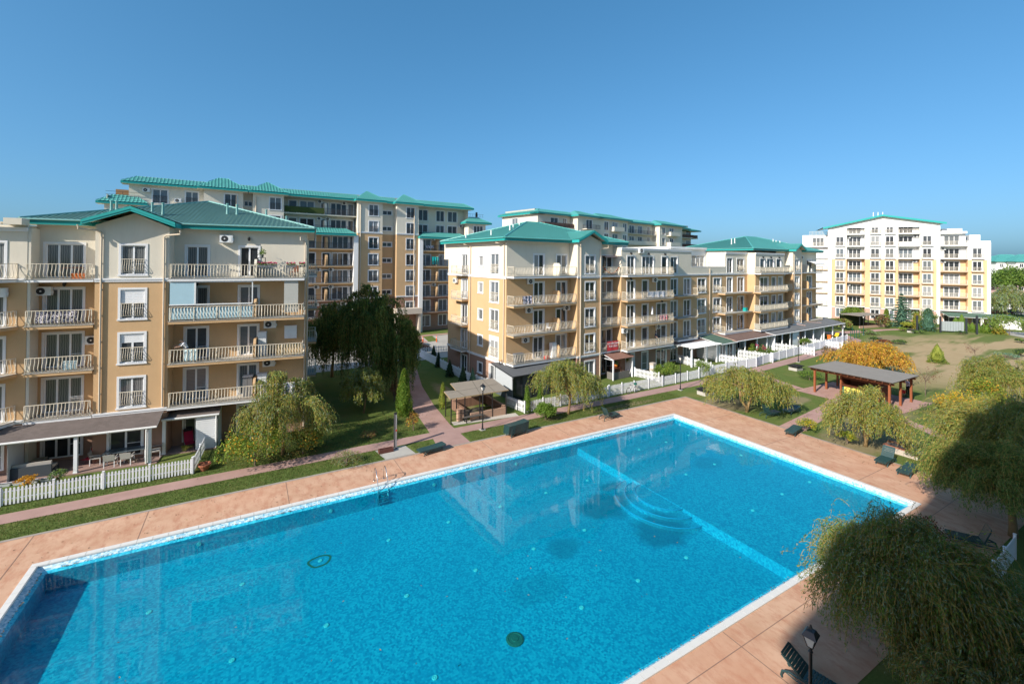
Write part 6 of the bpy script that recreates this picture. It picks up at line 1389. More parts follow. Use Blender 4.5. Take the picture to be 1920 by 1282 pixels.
def willow_shape(seed, H, R, tips, strands, m, ln, wd, zmin=.25, twigs=True, droop=1., flat=.55, wild=0.):
    rg = np.random.default_rng(seed); th = rg.random(tips) * 6.283; rr = R * .78 * np.sqrt(rg.random(tips)); T = np.stack([rr * np.cos(th), rr * np.sin(th), H * (1 - flat * (rr / R) ** 2) * rg.uniform(.62, 1.0, tips) ** .8], 1)
    k = rg.integers(0, tips, strands); base = T[k] + rg.normal(0, 1, (strands, 3)) * np.array([.20, .20, .12]) * R / 3
    out = np.stack([T[k][:, 0], T[k][:, 1], np.zeros(strands)], 1) / R + (rg.normal(0, .34, (tips, 3))[k] + rg.normal(0, .2, (strands, 3))) * np.array([1, 1, 0]); out = out * R * .34 * rg.uniform(.5, 1.3, (strands, 1))
    L = np.minimum((base[:, 2] - zmin) * (rg.uniform(.3, .95, tips)[k] * rg.uniform(.6, 1.05, strands)), H * .8) * droop; lift = rg.uniform(.0, .14, strands) * H * .5; wl = rg.random(strands) < wild; lift[wl] += rg.uniform(.15, .45, wl.sum()); out[wl] *= 1.6; L[wl] *= .45
    t = (np.arange(m) + .5) / m
    P = base[:, None, :] + out[:, None, :] * (1 - np.exp(-2.6 * t))[None, :, None]
    P[:, :, 2] += lift[:, None] * np.sin(np.pi * np.minimum(t * 1.8, 1))[None] - L[:, None] * (t ** 1.35)[None]
    P[:, :, :2] += (rg.normal(0, .05, (strands, 1, 2)) * np.sin(t * 9 + rg.random((strands, 1)) * 6)[:, :, None])
    P[:, :, 2] = np.maximum(P[:, :, 2], .06)
    tang = unit(np.gradient(P, axis=1)); c = P.reshape(-1, 3) + rg.normal(0, .05, (strands * m, 3)); d = unit(tang.reshape(-1, 3) + rg.normal(0, .6, (strands * m, 3)) + np.array([0, 0, -.25])); s = unit(np.cross(d, rg.normal(0, 1, (strands * m, 3))))
    V = leaf_quads(c, d, s, ln * rg.uniform(.6, 1.3, strands * m), wd * rg.uniform(.7, 1.2, strands * m)); grp = np.repeat(k, m)
    TW_ = None
    if twigs:
        A, B = P[:, :-1].reshape(-1, 3), P[:, 1:].reshape(-1, 3); sd = unit(np.cross(B - A, rg.normal(0, 1, A.shape))) * (.006 + wd * .05); TW_ = np.stack([A - sd, A + sd, B + sd, B - sd], 1)
    return V, grp, TW_, T
def tree_root(label, cat, loc, group, name): return thing(name, label, cat, loc, 0, group)
def trunk_part(o, T, H, R, r, bark, seed, lean=0., two=False, limbs=9):
    rg = random.Random(seed); q = MB(); fh = H * rg.uniform(.30, .40)
    for b in range(2 if two else 1):
        dx, dy = rg.uniform(-.25, .25) + lean * (1 - 2 * b), rg.uniform(-.2, .2); top = Vector((dx * R * .4, dy * R * .4, fh)); q.tube([(b * .05, 0, -.05), (dx * .35 + b * .1, dy * .3, fh * .35), (top.x * .8, top.y * .8, fh * .7), tuple(top)], [r * 1.25, r, r * .9, r * .8], 8)
        for i in rg.sample(range(len(T)), min(limbs, len(T))):
            e = Vector(T[i]); m1 = top.lerp(e, .45) + Vector((rg.uniform(-.2, .2), rg.uniform(-.2, .2), .25)) * R * .25; q.tube([tuple(top), tuple(m1), tuple(e)], [r * .55, r * .32, r * .1], 5, cap=False)
    part('trunk', q, bark, o, smooth=True)
def willow(label, loc, H, R, mats, wts, seed, tips=50, strands=900, m=26, ln=.2, wd=.045, cat='tree', group=None, name='willow_tree', r=.13, zmin=.25, twigs=True, two=False, lean=.0, droop=1., flat=.55, bark=None, wild=0.):
    o = tree_root(label, cat, loc, group, name); V, g, TW_, T = willow_shape(seed, H, R, tips, strands, m, ln, wd, zmin, twigs, droop, flat, wild)
    rg = np.random.default_rng(seed + 5); tint = rg.dirichlet(np.array(wts) * 5, tips); cum = np.cumsum(tint[g], 1); mi = (rg.random(len(V))[:, None] > cum).sum(1).clip(0, len(mats) - 1)
    trunk_part(o, T, H, R, r, bark or BARKY, seed, lean, two); npmesh('crown', V, mi, mats, None, o)
    if TW_ is not None: npmesh('twigs', TW_, np.zeros(len(TW_)), [TWIG], None, o)
    return o
def bushy(label, loc, H, R, mats, wts, seed, n=2600, ln=.14, wd=.08, clumps=26, cat='shrub', name='leafy_shrub', group=None, trunk=.05, zb=.1, shape='round', fill=.35, stretch=(1, 1)):
    o = tree_root(label, cat, loc, group, name); rg = np.random.default_rng(seed)
    d = unit(rg.normal(0, 1, (clumps, 3))); d[:, 2] = np.abs(d[:, 2]) * 1.1 - .35; rad = rg.uniform(.5, .92, (clumps, 1)); C = d * rad * np.array([R * stretch[0], R * stretch[1], (H - zb) * .52]) + np.array([0, 0, zb + (H - zb) * .48])
    k = rg.integers(0, clumps, n); c = C[k] + unit(rg.normal(0, 1, (n, 3))) * rg.random((n, 1)) ** .4 * np.array([R * fill, R * fill, (H - zb) * fill * .55]); c[:, 2] = np.clip(c[:, 2], .04, H)
    dr = unit(rg.normal(0, 1, (n, 3)) + np.array([0, 0, -.2])); s = unit(np.cross(dr, rg.normal(0, 1, (n, 3)))); V = leaf_quads(c, dr, s, ln * rg.uniform(.6, 1.3, n), wd * rg.uniform(.7, 1.3, n))
    tint = rg.dirichlet(np.array(wts) * 5, clumps); mi = (rg.random(n)[:, None] > np.cumsum(tint[k], 1)).sum(1).clip(0, len(mats) - 1)
    npmesh('crown', V, mi, mats, None, o); q = MB(); rr = random.Random(seed)
    q.tube([(0, 0, -.05), (rr.uniform(-.05, .05), 0, H * .3), (rr.uniform(-.1, .1), rr.uniform(-.1, .1), H * .55)], [trunk, trunk * .8, trunk * .4], 6)
    for i in range(min(8, clumps)): q.tube([(0, 0, H * .12 + i * .02), tuple(C[i] * .55 + np.array([0, 0, H * .1])), tuple(C[i])], [trunk * .5, trunk * .3, trunk * .1], 4, cap=False)
    part('trunk', q, BARK, o); return o
def conifer(label, loc, H, R, mats, wts, seed, n=1800, ln=.12, wd=.05, kind='column', cat='conifer', name='conifer_tree', group=None):
    o = tree_root(label, cat, loc, group, name); rg = np.random.default_rng(seed); u = rg.random(n); z = H * (1 - np.sqrt(u)) if kind == 'cone' else H * u ** 1.0; f = z / H
    if kind == 'column': pr = R * np.minimum(1, np.sqrt(np.clip((1 - f), 0, 1)) * 1.12) * (.72 + .28 * np.minimum(1, f * 5))
    elif kind == 'cone': pr = R * (1 - f) ** .9
    else: pr = R * (1 - f) ** 1.0
    a = rg.random(n) * 6.283; lump = 1 + .13 * np.sin(a * 3 + f * 9 + seed) + .1 * np.sin(a * 5 - f * 14); rad = pr * lump * np.sqrt(rg.uniform(.55, 1.0, n))
    if kind == 'spruce':
        tier = np.floor(f * 13) / 13; ff = (f - tier) * 13; pr = R * (1 - tier) ** .9 * (1 - .55 * ff); br = np.floor(a / 6.283 * 11); a = (br + .5 + rg.normal(0, .16, n) + (np.floor(f * 13) % 2) * .5) / 11 * 6.283; rad = pr * rg.random(n) ** .6 * (1 + .18 * np.sin(br * 7 + tier * 40)); z = (tier + .5 / 13 - .03 * rad / R) * H + rg.normal(0, .05, n)
    c = np.stack([rad * np.cos(a), rad * np.sin(a), np.maximum(z, .03)], 1); outd = np.stack([np.cos(a), np.sin(a), np.zeros(n)], 1); d = unit(outd * (.5 if kind != 'spruce' else 1.) + np.array([0, 0, .8 if kind != 'spruce' else -.15]) + rg.normal(0, .35, (n, 3))); s = unit(np.cross(d, rg.normal(0, 1, (n, 3)) + outd))
    V = leaf_quads(c, d, s, ln * rg.uniform(.7, 1.3, n), wd * rg.uniform(.7, 1.3, n)); npmesh('crown', V, rg.choice(len(mats), n, p=np.array(wts) / sum(wts)), mats, None, o)
    q = MB(); q.tube([(0, 0, -.05), (0, 0, H * .9)], [max(.03, R * .09), .015], 6); part('trunk', q, BARK, o)
    q = MB(); pf = [(R * .25, .12), (R * .62, H * .2), (R * .5, H * .5), (R * .22, H * .8), (.02, H * .93)] if kind != 'spruce' else [(R * .12, .3), (R * .3, H * .25), (.02, H * .9)]; q.lathe([(r_, z_) for r_, z_ in pf], 8); part('inner_foliage', q, mats[0], o); return o
def bare(label, loc, H, R, mat, seed, cat='sapling', name='bare_sapling', nl=260):
    o = tree_root(label, cat, loc, None, name); rg = random.Random(seed); q = MB(); tips = []
    q.tube([(0, 0, -.05), (.03, .02, H * .45), (0, .04, H * .62)], [.035, .028, .02], 5)
    for i in range(16):
        a = rg.random() * 6.28; z0 = H * rg.uniform(.4, .62); L = R * rg.uniform(.5, 1); e = (math.cos(a) * L, math.sin(a) * L, z0 + (H - z0) * rg.uniform(.5, 1)); q.tube([(0, 0, z0), (e[0] * .5, e[1] * .5, z0 + (e[2] - z0) * .65), e], [.014, .01, .005], 4, cap=False); tips.append(e)
    part('trunk', q, BARK, o); g = np.random.default_rng(seed); k = g.integers(0, 16, nl); c = np.array(tips)[k] * g.uniform(.6, 1.05, (nl, 1)) * np.array([1, 1, 1]) + g.normal(0, .09, (nl, 3)); c[:, 2] = np.clip(c[:, 2], H * .45, H * 1.05); d = unit(g.normal(0, 1, (nl, 3))); s = unit(np.cross(d, g.normal(0, 1, (nl, 3)))); npmesh('crown', leaf_quads(c, d, s, np.full(nl, .09), np.full(nl, .05)), np.zeros(nl), [mat], None, o); return o
g_ = lambda u, v: G(u, v)
WM = [LG, LGo, LGy, LGd]
# beside the nearest block
willow('light green willow in front of the nearest ochre block, with yellowing tips', g_(530, 852), 5.7, 2.9, [LG, LGo, LGs, LGy], (4, 3, 2, 1.2), 11, 30, 620, 24, .19, .05, r=.10)
bushy('yellow green bush spilling over the lawn beneath the light willow', g_(478, 872), 3.2, 2.1, [LBt, LYg, LG, LGold], (4, 3, 2, 1), 12, 4200, .15, .09, 34)
bushy('ochre and green bush on the right under the light willow', g_(568, 850), 1.9, 1.3, [LGo, LGold, LG, LBt], (3, 2, 2, 2), 13, 2000, .14, .08, 22)
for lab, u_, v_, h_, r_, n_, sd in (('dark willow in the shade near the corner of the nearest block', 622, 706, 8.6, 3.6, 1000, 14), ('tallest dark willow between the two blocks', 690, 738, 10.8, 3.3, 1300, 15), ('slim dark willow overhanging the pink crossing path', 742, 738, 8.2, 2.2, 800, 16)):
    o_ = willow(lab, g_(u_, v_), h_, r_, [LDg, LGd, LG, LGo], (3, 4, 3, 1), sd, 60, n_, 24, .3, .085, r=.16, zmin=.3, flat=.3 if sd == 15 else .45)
willow('small round pale willow standing alone on the shaded lawn', g_(682, 774), 4.0, 1.95, [LGo, LYg, LGs, LG], (3, 3, 3, 2), 17, 44, 1200, 18, .17, .055, r=.07, zmin=.7, flat=.6, droop=.8)
conifer('tall bright green column thuja left of the pink crossing path', g_(757, 778), 4.0, .72, [LCo, LBt, LYg], (5, 2, 1), 18, 5200, .13, .06)
bushy('small reddish yellow bush at the corner of the lawn by the path junction', g_(775, 806), 1.5, .75, [LGold, LRed, LGo, LBr], (2, 2, 2, 2), 19, 800, .10, .06, 16)
bushy('thin rust red shrub behind the tall thuja', g_(739, 752), 2.0, .45, [LRed, LBr], (3, 2), 20, 500, .10, .05, 12)
conifer('slim yellowish thuja behind the stair shelter', g_(830, 766), 2.35, .38, [LCy, LCo], (3, 2), 21, 1500, .11, .05)
for i, (u, v, h, r) in enumerate(((813, 672, 1.9, .5), (822, 688, 2.0, .5), (843, 706, 2.1, .55), (868, 725, 2.4, .6), (886, 727, 2.2, .5))):
    conifer(['dark cypress nearest the street in the row inside the shaded white fence', 'dark cypress second from the street in the row inside the shaded white fence', 'dark cypress third from the street in the row inside the shaded white fence', 'dark cypress below the end wall balconies of the middle block', 'pale blue green cypress next to the stair shelter roof'][i], g_(u, v), h, r, [LDk, LBl] if i < 4 else [LBl, LGs], (5, 1) if i < 4 else (3, 1), 30 + i, 1500, .12, .05, 'cone', group='cypresses inside the shaded white fence')
conifer('slim bright thuja in front of the glazed garden room, beside the fence gap', g_(988, 773), 2.35, .36, [LCo, LBt], (3, 1), 40, 1600, .1, .045)
conifer('short bright thuja behind the fence right of the glazed garden room corner', g_(1013, 757), 1.9, .34, [LCo, LBt], (3, 1), 41, 1200, .1, .045)
bushy('clipped round green ball shrub on the grass between path and pool', g_(1023, 786), 1.6, .9, [LBt, LCo, LG], (4, 3, 1), 42, 9000, .09, .06, 90, name='ball_shrub', zb=.08, fill=.3)
willow('weeping willow by the far long pool edge, in front of the middle block', g_(1066, 776), 4.9, 3.0, [LG, LGo, LGy, LGs], (4, 3, 1.2, 1.5), 43, 34, 680, 24, .19, .05, r=.11, zmin=.35)
willow('broad weeping willow with two leaning stems beyond the far pool corner', g_(1400, 772), 4.15, 3.5, [LGo, LG, LGy, LGs], (4, 3, 2, 1), 44, 44, 800, 22, .19, .055, r=.12, two=True, lean=.35, zmin=.5)
willow('weeping willow in front of the bar pavilion, right of the pool', g_(1622, 836), 4.5, 2.8, [LGo, LG, LGy, LGs], (3.5, 3, 2, 1.5), 45, 40, 760, 22, .18, .05, r=.12, two=True, lean=.2, zmin=.6)
willow('broad olive willow filling the right edge, its crown mostly sunlit', g_(1932, 905), 5.0, 4.4, [LG, LGo, LGy, LGs], (4, 3.5, 1.8, 1), 46, 120, 2600, 28, .17, .045, r=.2, zmin=.5, flat=.45, wild=.06)
willow('hanging willow on the right in front of the olive one, mostly in shadow', g_(1900, 1005), 4.4, 3.1, [LG, LGd, LGo, LGy], (4, 3, 2, 1), 146, 90, 2000, 28, .15, .036, r=.17, zmin=1.1, flat=.4, wild=.06)
willow('dark curly willow in the foreground at the lower right, wholly in shade', (13.35, 15.5, 0), 4.6, 2.55, [LG, LGs, LBt, LGd], (4, 3.4, 1.6, .9), 47, 130, 3000, 32, .13, .028, r=.16, zmin=.1, droop=.85, wild=.1, flat=.35)
willow('dark willow thicket below the front willow, partly hiding the near garden fence', (15.2, 14.3, 0), 3.0, 2.1, [LG, LGs, LBt, LGd], (4, 3, 2, .8), 48, 90, 2000, 26, .13, .028, r=.1, zmin=.05, droop=.9, wild=.1, flat=.35)
willow('lowest dark willow thicket, cut by the bottom edge of the picture', (13.3, 13.0, 0), 2.4, 2.0, [LG, LGs, LGd, LBr], (4, 3, 2, .6), 148, 80, 1800, 24, .12, .026, r=.1, zmin=.05, droop=.9, wild=.12, flat=.35)
willow('golden autumn willow behind the bar pavilion', g_(1628, 706), 4.6, 4.1, [LGold, LGor, LYe, LGo], (4, 3, 1.2, 1), 49, 44, 950, 22, .26, .08, r=.13)
willow('olive willow at the right edge beyond the pavilion lawn', g_(1872, 762), 4.9, 3.4, [LG, LGo, LGy, LGs], (4, 3, 1.5, 1), 50, 44, 900, 22, .2, .055, r=.13)
bushy('bright yellow autumn shrub left of the right hand willows', g_(1806, 785), 2.6, 1.9, [LYe, LGold, LYg, LGo], (4, 3, 2, 1), 51, 2200, .15, .09, 26)
bushy('yellow green tree rising above the yellow autumn shrub', g_(1850, 775), 3.4, 1.7, [LYg, LBt, LGold], (4, 3, 1.5), 52, 2200, .15, .09, 24)
bushy('dark low juniper in front of the yellow autumn shrub', g_(1765, 778), 1.1, 1.5, [LDk, LCo, LDg], (3, 3, 1), 53, 1700, .12, .06, 22)
bushy('pale grey green bush beside the barbecue', g_(1728, 866), 1.0, .85, [LGs, LYg, LGo], (4, 2, 2), 54, 1200, .10, .055, 20)
bushy('small yellow bush at the corner of paving and pink path', g_(1512, 808), 1.15, .7, [LYg, LYe, LBt], (4, 2, 2), 55, 1100, .10, .06, 18)
bushy('small yellow green bush under the pavilion willow', g_(1588, 832), 1.0, .75, [LYg, LBt, LYe], (3, 3, 1), 56, 1000, .10, .06, 18)
bushy('red leaved maple shrub between the two shaded willows', (18.9, 20.6, 0), 1.9, 1.15, [LRed, LBr, LGd, LGor], (4, 2, 2, .7), 57, 1500, .10, .06, 22, name='maple_shrub', zb=.5)
bushy('dense green shrub at the white fence, left of the lamp', g_(1240, 712), 1.9, 1.2, [LG, LBt, LYg], (3, 3, 1), 58, 1900, .13, .07, 22)
bushy('sprawling green shrub behind the white fence beside the stone pillar', g_(1256, 705), 1.8, 1.1, [LBt, LG, LGo], (3, 3, 1), 59, 1500, .13, .07, 18)
bushy('round green shrub in front of the fence, left of the pergola garden', g_(1317, 706), 2.0, 1.05, [LG, LBt, LYg], (4, 3, 1), 60, 1800, .12, .07, 22)
ol = bushy('green oleander with pink flowers inside the white fence', g_(1432, 672), 2.1, 1.25, [LG, LDg, LBt], (4, 2, 2), 61, 1700, .14, .06, 20)
PINK = M('pink_petal', (.60, .04, .16), .6, .15, 9); rg = np.random.default_rng(5); n = 70; cc = rg.normal(0, .55, (14, 3)) * np.array([1, 1, .5]) + np.array([0, 0, 1.6]); c = cc[rg.integers(0, 14, n)] + rg.normal(0, .06, (n, 3)); d = unit(rg.normal(0, 1, (n, 3))); npmesh('flowers', leaf_quads(c, d, unit(np.cross(d, rg.normal(0, 1, (n, 3)))), np.full(n, .14), np.full(n, .12)), np.zeros(n), [PINK], None, ol)
bushy('leafy climber with yellow flowers at the brown veranda post', g_(1410, 668), 2.0, .6, [LG, LBt, LYe], (4, 2, .5), 62, 900, .13, .07, 14)
bushy('green climber on the fence between the grey roofed verandas', g_(1508, 648), 1.5, .9, [LG, LBt], (3, 2), 63, 900, .14, .08, 16)
bushy('rounded juniper shrub on the grass left of the bar pavilion', g_(1518, 712), 1.0, 1.3, [LDk, LCo, LBt], (2, 3, 2), 64, 1600, .12, .06, 22)
bushy('loose grassy shrub on the verge next to the concrete pad', g_(650, 872), .9, 1.1, [LGs, LBr, LGo, LYg], (3, 2, 2, 1), 65, 1500, .16, .02, 26, name='ornamental_grass')
bushy('low brown twiggy shrub on the lawn by the shower', g_(690, 822), .6, .8, [LBr, LGo], (3, 1), 66, 600, .12, .03, 16)
conifer('small yellow green conifer alone on the dry lawn', g_(1757, 680), 2.7, 1.15, [LCy, LCo, LGo], (3, 3, 1), 67, 2200, .16, .07, 'cone')
bare('thin bare sapling with red brown leaves right of the pavilion', g_(1735, 742), 3.0, 1.1, LRed, 68)
bare('thin bare sapling with dark leaves farther out on the dry lawn', g_(1828, 676), 2.4, 1.3, LRed, 69, nl=180)
bushy('dark purple leafed shrub by the path, left of the golden willow', g_(1555, 676), 2.2, 1.2, [LRed, LBr, LDg], (2, 3, 3), 70, 900, .14, .06, 20)
# by the sunlit block
conifer('large blue green spruce in front of the sunlit block', g_(1690, 613), 7.2, 3.0, [LBl, LDk, LGs], (4, 2, 1), 71, 5200, .42, .16, 'spruce')
for lab, u, v, h, r, ms, wt, kd in (
    ('bright green spreading tree left of the far gazebo', 1600, 600, 3.4, 2.4, [LBt, LYg, LG], (4, 2, 1), 0), ('brownish green tree behind the far gazebo posts', 1578, 618, 2.8, 2.0, [LGo, LBr, LG], (3, 2, 2), 0), ('tan feathery shrub right of the far gazebo', 1652, 614, 3.0, 1.4, [LBr, LGo, LGs], (4, 1, 1), 0),
    ('yellow green thuja left of the spruce', 1662, 610, 3.6, .8, [LCo, LCy], (3, 2), 1), ('orange tinted column thuja right of the spruce', 1719, 617, 3.2, 1.0, [LCy, LGor, LCo], (3, 1, 2), 1), ('dark green cypress right of the spruce, before the grey gate', 1740, 621, 4.6, 1.5, [LBl, LDg], (3, 2), 1),
    ('broad green shrub behind the cypress', 1730, 605, 3.6, 2.6, [LBt, LG, LYg], (3, 3, 2), 0), ('yellow green shrub by the dark gate posts', 1760, 600, 3.4, 2.0, [LYg, LG], (3, 2), 0), ('low yellow bush at the foot of the spruce, right side', 1703, 616, 1.5, 1.2, [LYg, LCy], (2, 2), 0),
    ('leafy green tree at the right end of the sunlit block', 1893, 628, 4.4, 4.2, [LG, LGo, LBt], (4, 2, 1), 0), ('red brown tree left of the far round green tree', 1865, 556, 5.5, 3.2, [LRed, LBr], (3, 2), 0)):
    if kd: conifer(lab, g_(u, v), h, r, ms, wt, int(u), 1500, .26, .12)
    else: bushy(lab, g_(u, v), h, r, ms, wt, int(u), 2000, .3, .17, 24)
for i, u in enumerate((1792, 1803, 1813, 1823, 1833, 1844, 1851, 1867, 1877)):
    conifer(['first', 'second', 'third', 'fourth', 'fifth', 'sixth', 'seventh', 'eighth', 'ninth'][i] + ' from the left in the row of small thujas before the green canopy', g_(u, 619 + i * .9), 3.6 if i == 1 else (2.8 if i == 0 else 1.9), .9 if i > 1 else 1.1, [LCo, LYg] if i < 7 else [LCy, LGold], (3, 1), 90 + i, 800, .24, .11, 'cone', group='row of small thujas')
willow('silvery willow beyond the right end of the sunlit block', g_(1888, 594), 8.2, 5.2, [LGs, LG, LGo], (4, 2, 1), 101, 44, 800, 20, .5, .16, r=.25)
for i, (u, Y, h, r) in enumerate(((1885, 190, 13, 8), (1905, 196, 14, 9), (1922, 188, 13.5, 9), (1942, 195, 14, 9))):
    x = (u - 960) / 848 * Y; bushy(['leftmost tree of the far dark green clump right of the sunlit block', 'tall tree in the middle of the far dark green clump', 'right hand tree of the far dark green clump', 'far tree just beyond the right edge of the clump'][i], (x, Y, 0), h, r, [LG, LBt, LDg], (4, 2, 2), 110 + i, 3000, .8, .5, 34, cat='tree', name='round_tree', trunk=.3, zb=1.5)
for i, (u, v, h, r, ms) in enumerate(((1640, 641, 1.0, .9, [LDk, LG]), (1657, 648, 1.2, 1.3, [LRed, LBr]), (1685, 645, .8, 1.2, [LDk, LCo]), (1695, 621, .9, 1.1, [LCo, LYg]), (1724, 625, .7, 1.3, [LG, LDk]), (1802, 627, .8, .9, [LDk, LCo]), (1885, 671, .8, 1.6, [LGs, LBl]), (1914, 668, 1.2, 1.0, [LDk, LG]), (1916, 643, .9, .9, [LG, LDk]), (1625, 625, .8, 1.2, [LG, LDg]), (1636, 628, .8, 1.0, [LG, LGs]))):
    bushy(['low dark shrub by the small concrete vent on the far lawn', 'dark red shrub near the small concrete vent on the far lawn', 'low dark green juniper in the middle of the far green strip', 'small yellow green shrub left of the flat concrete vent', 'low spreading shrub right of the flat concrete vent', 'small dark shrub below the dark gate post', 'low silvery juniper at the right side of the dry lawn', 'dark round shrub at the right edge of the dry lawn', 'small dark shrub at the right edge, on the upper lawn', 'low green plants beside the far gazebo lamp', 'low grey green plants right of the far gazebo lamp'][i], g_(u, v), h, r, ms, (3, 2), 130 + i, 500, .2, .1, 14)
# far belt of trees along the horizon
rg = np.random.default_rng(77); Vs = []
for k in range(150):
    az = R_(rg.uniform(-52, 56)); D = rg.uniform(420, 800); h = rg.uniform(6, 11); cx, cy = math.sin(az) * D, math.cos(az) * D; n = 90
    d = unit(rg.normal(0, 1, (n, 3))); c = np.array([cx, cy, h * .45]) + d * np.array([h * .9, h * .9, h * .5]) * rg.random((n, 1)) ** .4; c[:, 2] = np.maximum(c[:, 2], .2); s = unit(rg.normal(0, 1, (n, 3))); Vs.append(leaf_quads(c, unit(rg.normal(0, 1, (n, 3))), s, np.full(n, 3.4), np.full(n, 2.6)))
V = np.concatenate(Vs); npmesh('far_tree_belt', V, rg.integers(0, 2, len(V)), [LDg, LG], 'stuff')
# ================================================================== people and a cat
SKIN = M('skin', (.48, .29, .21), .6, .05, 9); HAIRD = M('dark_hair', (.02, .015, .012), .6, .1, 9)
def body(name, joints, bones, mats, parent, bone_mats):
    """joints: name -> (x, y, z, r); bones: pairs; one continuous skinned surface, coloured by the nearest bone"""
    names = list(joints); me = bpy.data.meshes.new('tmp'); me.from_pydata([joints[n][:3] for n in names], [(names.index(a), names.index(b)) for a, b in bones], [])
    ob = bpy.data.objects.new('tmp', me); COL.objects.link(ob); md = ob.modifiers.new('s', 'SKIN'); md.use_smooth_shade = True; sb = ob.modifiers.new('d', 'SUBSURF'); sb.levels = 1; sb.render_levels = 1
    for i, n in enumerate(names): me.skin_vertices[0].data[i].radius = (joints[n][3], joints[n][3] * (joints[n][4] if len(joints[n]) > 4 else 1)); me.skin_vertices[0].data[i].use_root = n == 'pelvis'
    bpy.context.view_layer.update(); out = bpy.data.meshes.new_from_object(ob.evaluated_get(bpy.context.evaluated_depsgraph_get())); bpy.data.objects.remove(ob); out.name = name; out.materials.clear()
    for m in mats: out.materials.append(m)
    seg = [(Vector(joints[a][:3]), Vector(joints[b][:3]), bone_mats(a, b)) for a, b in bones]
    for p in out.polygons:
        c = p.center; best = (9, 0)
        for a, b, m in seg:
            d = b - a; t = max(0, min(1, (c - a).dot(d) / max(d.length_squared, 1e-9))); l = (c - a - d * t).length
            if l < best[0]: best = (l, m)
        p.material_index = best[1]; p.use_smooth = True
    return link(name, out, parent)
def person(label, loc, rot, arms, shirt, trousers, lean=0., hair=HAIRD, longh=False, scale=1., bald=False):
    """faces +x; arms: ((elbow), (wrist)) for left and right, relative to the shoulders' height frame"""
    o = thing('person', label, 'person', loc, rot); cl, sl_ = math.cos(lean), math.sin(lean)
    def L(x, z): return (x * cl + (z - .95) * sl_, .95 + (z - .95) * cl - x * sl_)
    J = {}
    def add(n, x, y, z, r, k=1., bend=True):
        if bend and z > .95: x, z = L(x, z)
        J[n] = (x, y, z, r, k)
    add('pelvis', 0, 0, .95, .135, .8); add('waist', 0, 0, 1.1, .13, .8); add('chest', .01, 0, 1.32, .155, .75); add('neckb', 0, 0, 1.47, .065); add('neck', .02, 0, 1.53, .05); add('head', .03, 0, 1.62, .085, 1.05); add('crown', .02, 0, 1.71, .075, 1.05); add('nose', .135, 0, 1.615, .016)
    B = [('pelvis', 'waist'), ('waist', 'chest'), ('chest', 'neckb'), ('neckb', 'neck'), ('neck', 'head'), ('head', 'crown'), ('head', 'nose')]
    for s, sg in (('l', 1), ('r', -1)):
        add('hip' + s, 0, .09 * sg, .88, .10, 1, False); add('knee' + s, .02, .10 * sg, .49, .062, 1, False); add('ankle' + s, -.02, .10 * sg, .09, .042, 1, False); add('toe' + s, .15, .11 * sg, .03, .035, 1, False)
        B += [('pelvis', 'hip' + s), ('hip' + s, 'knee' + s), ('knee' + s, 'ankle' + s), ('ankle' + s, 'toe' + s)]
        add('sh' + s, 0, .185 * sg, 1.41, .06); e, w_ = arms[0 if sg > 0 else 1]
        sx_, sy_, sz_ = J['sh' + s][:3]; J['el' + s] = (sx_ + e[0], sy_ + e[1] * sg, sz_ + e[2], .042); J['wr' + s] = (sx_ + w_[0], sy_ + w_[1] * sg, sz_ + w_[2], .030)
        d = (Vector(J['wr' + s][:3]) - Vector(J['el' + s][:3])).normalized(); sd = Vector((0, 1, 0)).cross(d); sd = sd.normalized() if sd.length > .1 else Vector((1, 0, 0)); wv = Vector(J['wr' + s][:3]); pm = wv + d * .07; J['palm' + s] = (*pm, .03)
        B += [('chest', 'sh' + s), ('sh' + s, 'el' + s), ('el' + s, 'wr' + s), ('wr' + s, 'palm' + s)]
        for i, (off, ln) in enumerate(((-.03, .07), (-.01, .085), (.01, .08), (.03, .06))): k = 'f%d' % i + s; J[k] = (*(pm + Vector((0, off, 0)) + d * ln), .009); B.append(('palm' + s, k))
        k = 'th' + s; J[k] = (*(wv + d * .07 + Vector((0, -.06 * sg, .02))), .010); B.append(('wr' + s, k))
    def bm(a, b):
        if a in ('neck', 'head') or b in ('neck', 'crown') or a.startswith(('el', 'wr', 'palm')): return 0
        if a.startswith(('hip', 'knee')) or b.startswith('hip'): return 2
        if a.startswith('ankle'): return 3
        return 1
    body('body', J, B, [SKIN, shirt, trousers, BLACKM], o, bm)
    if not bald:
        q = MB(); hx, hz = L(.0, 1.655); q.lathe([(.085, -.05), (.105, .0), (.095, .06), (.06, .1), (.01, .115)], 10, 0, (hx, 0, hz))
        if longh: q.tube([(hx - .06, 0, hz + .03), (hx - .12, 0, hz - .1), (hx - .1, 0, hz - .28)], [.06, .07, .03], 7)
        part('hair', q, hair, o, smooth=True)
    o.scale = (scale,) * 3; return o
TEE = M('white_tshirt', (.78, .78, .80), .8, .04, 6); NAVY = M('navy_cloth', (.03, .04, .08), .8, .1, 6); LILAC = M('pale_pink_top', (.66, .50, .56), .8, .06, 6); BLKC = M('black_cloth', (.02, .02, .022), .85, .1, 6)
man = person('balding man in a white T-shirt leaning over the balcony railing of the nearest block', c1(-3.0, -.45, FL[2]), R_(A1_ + 205), (((.2, .05, -.18), (.42, .0, -.22)), ((.2, .05, -.18), (.44, .02, -.16))), TEE, NAVY, lean=.55, bald=True)
person('dark haired woman in pale pink top and black trousers under the bar pavilion', G(1702, 742)[:2] + (.012,), R_(185), (((.1, .05, -.2), (.22, -.08, .02)), ((.1, .05, -.2), (.22, -.08, .0))), LILAC, BLKC, longh=True)
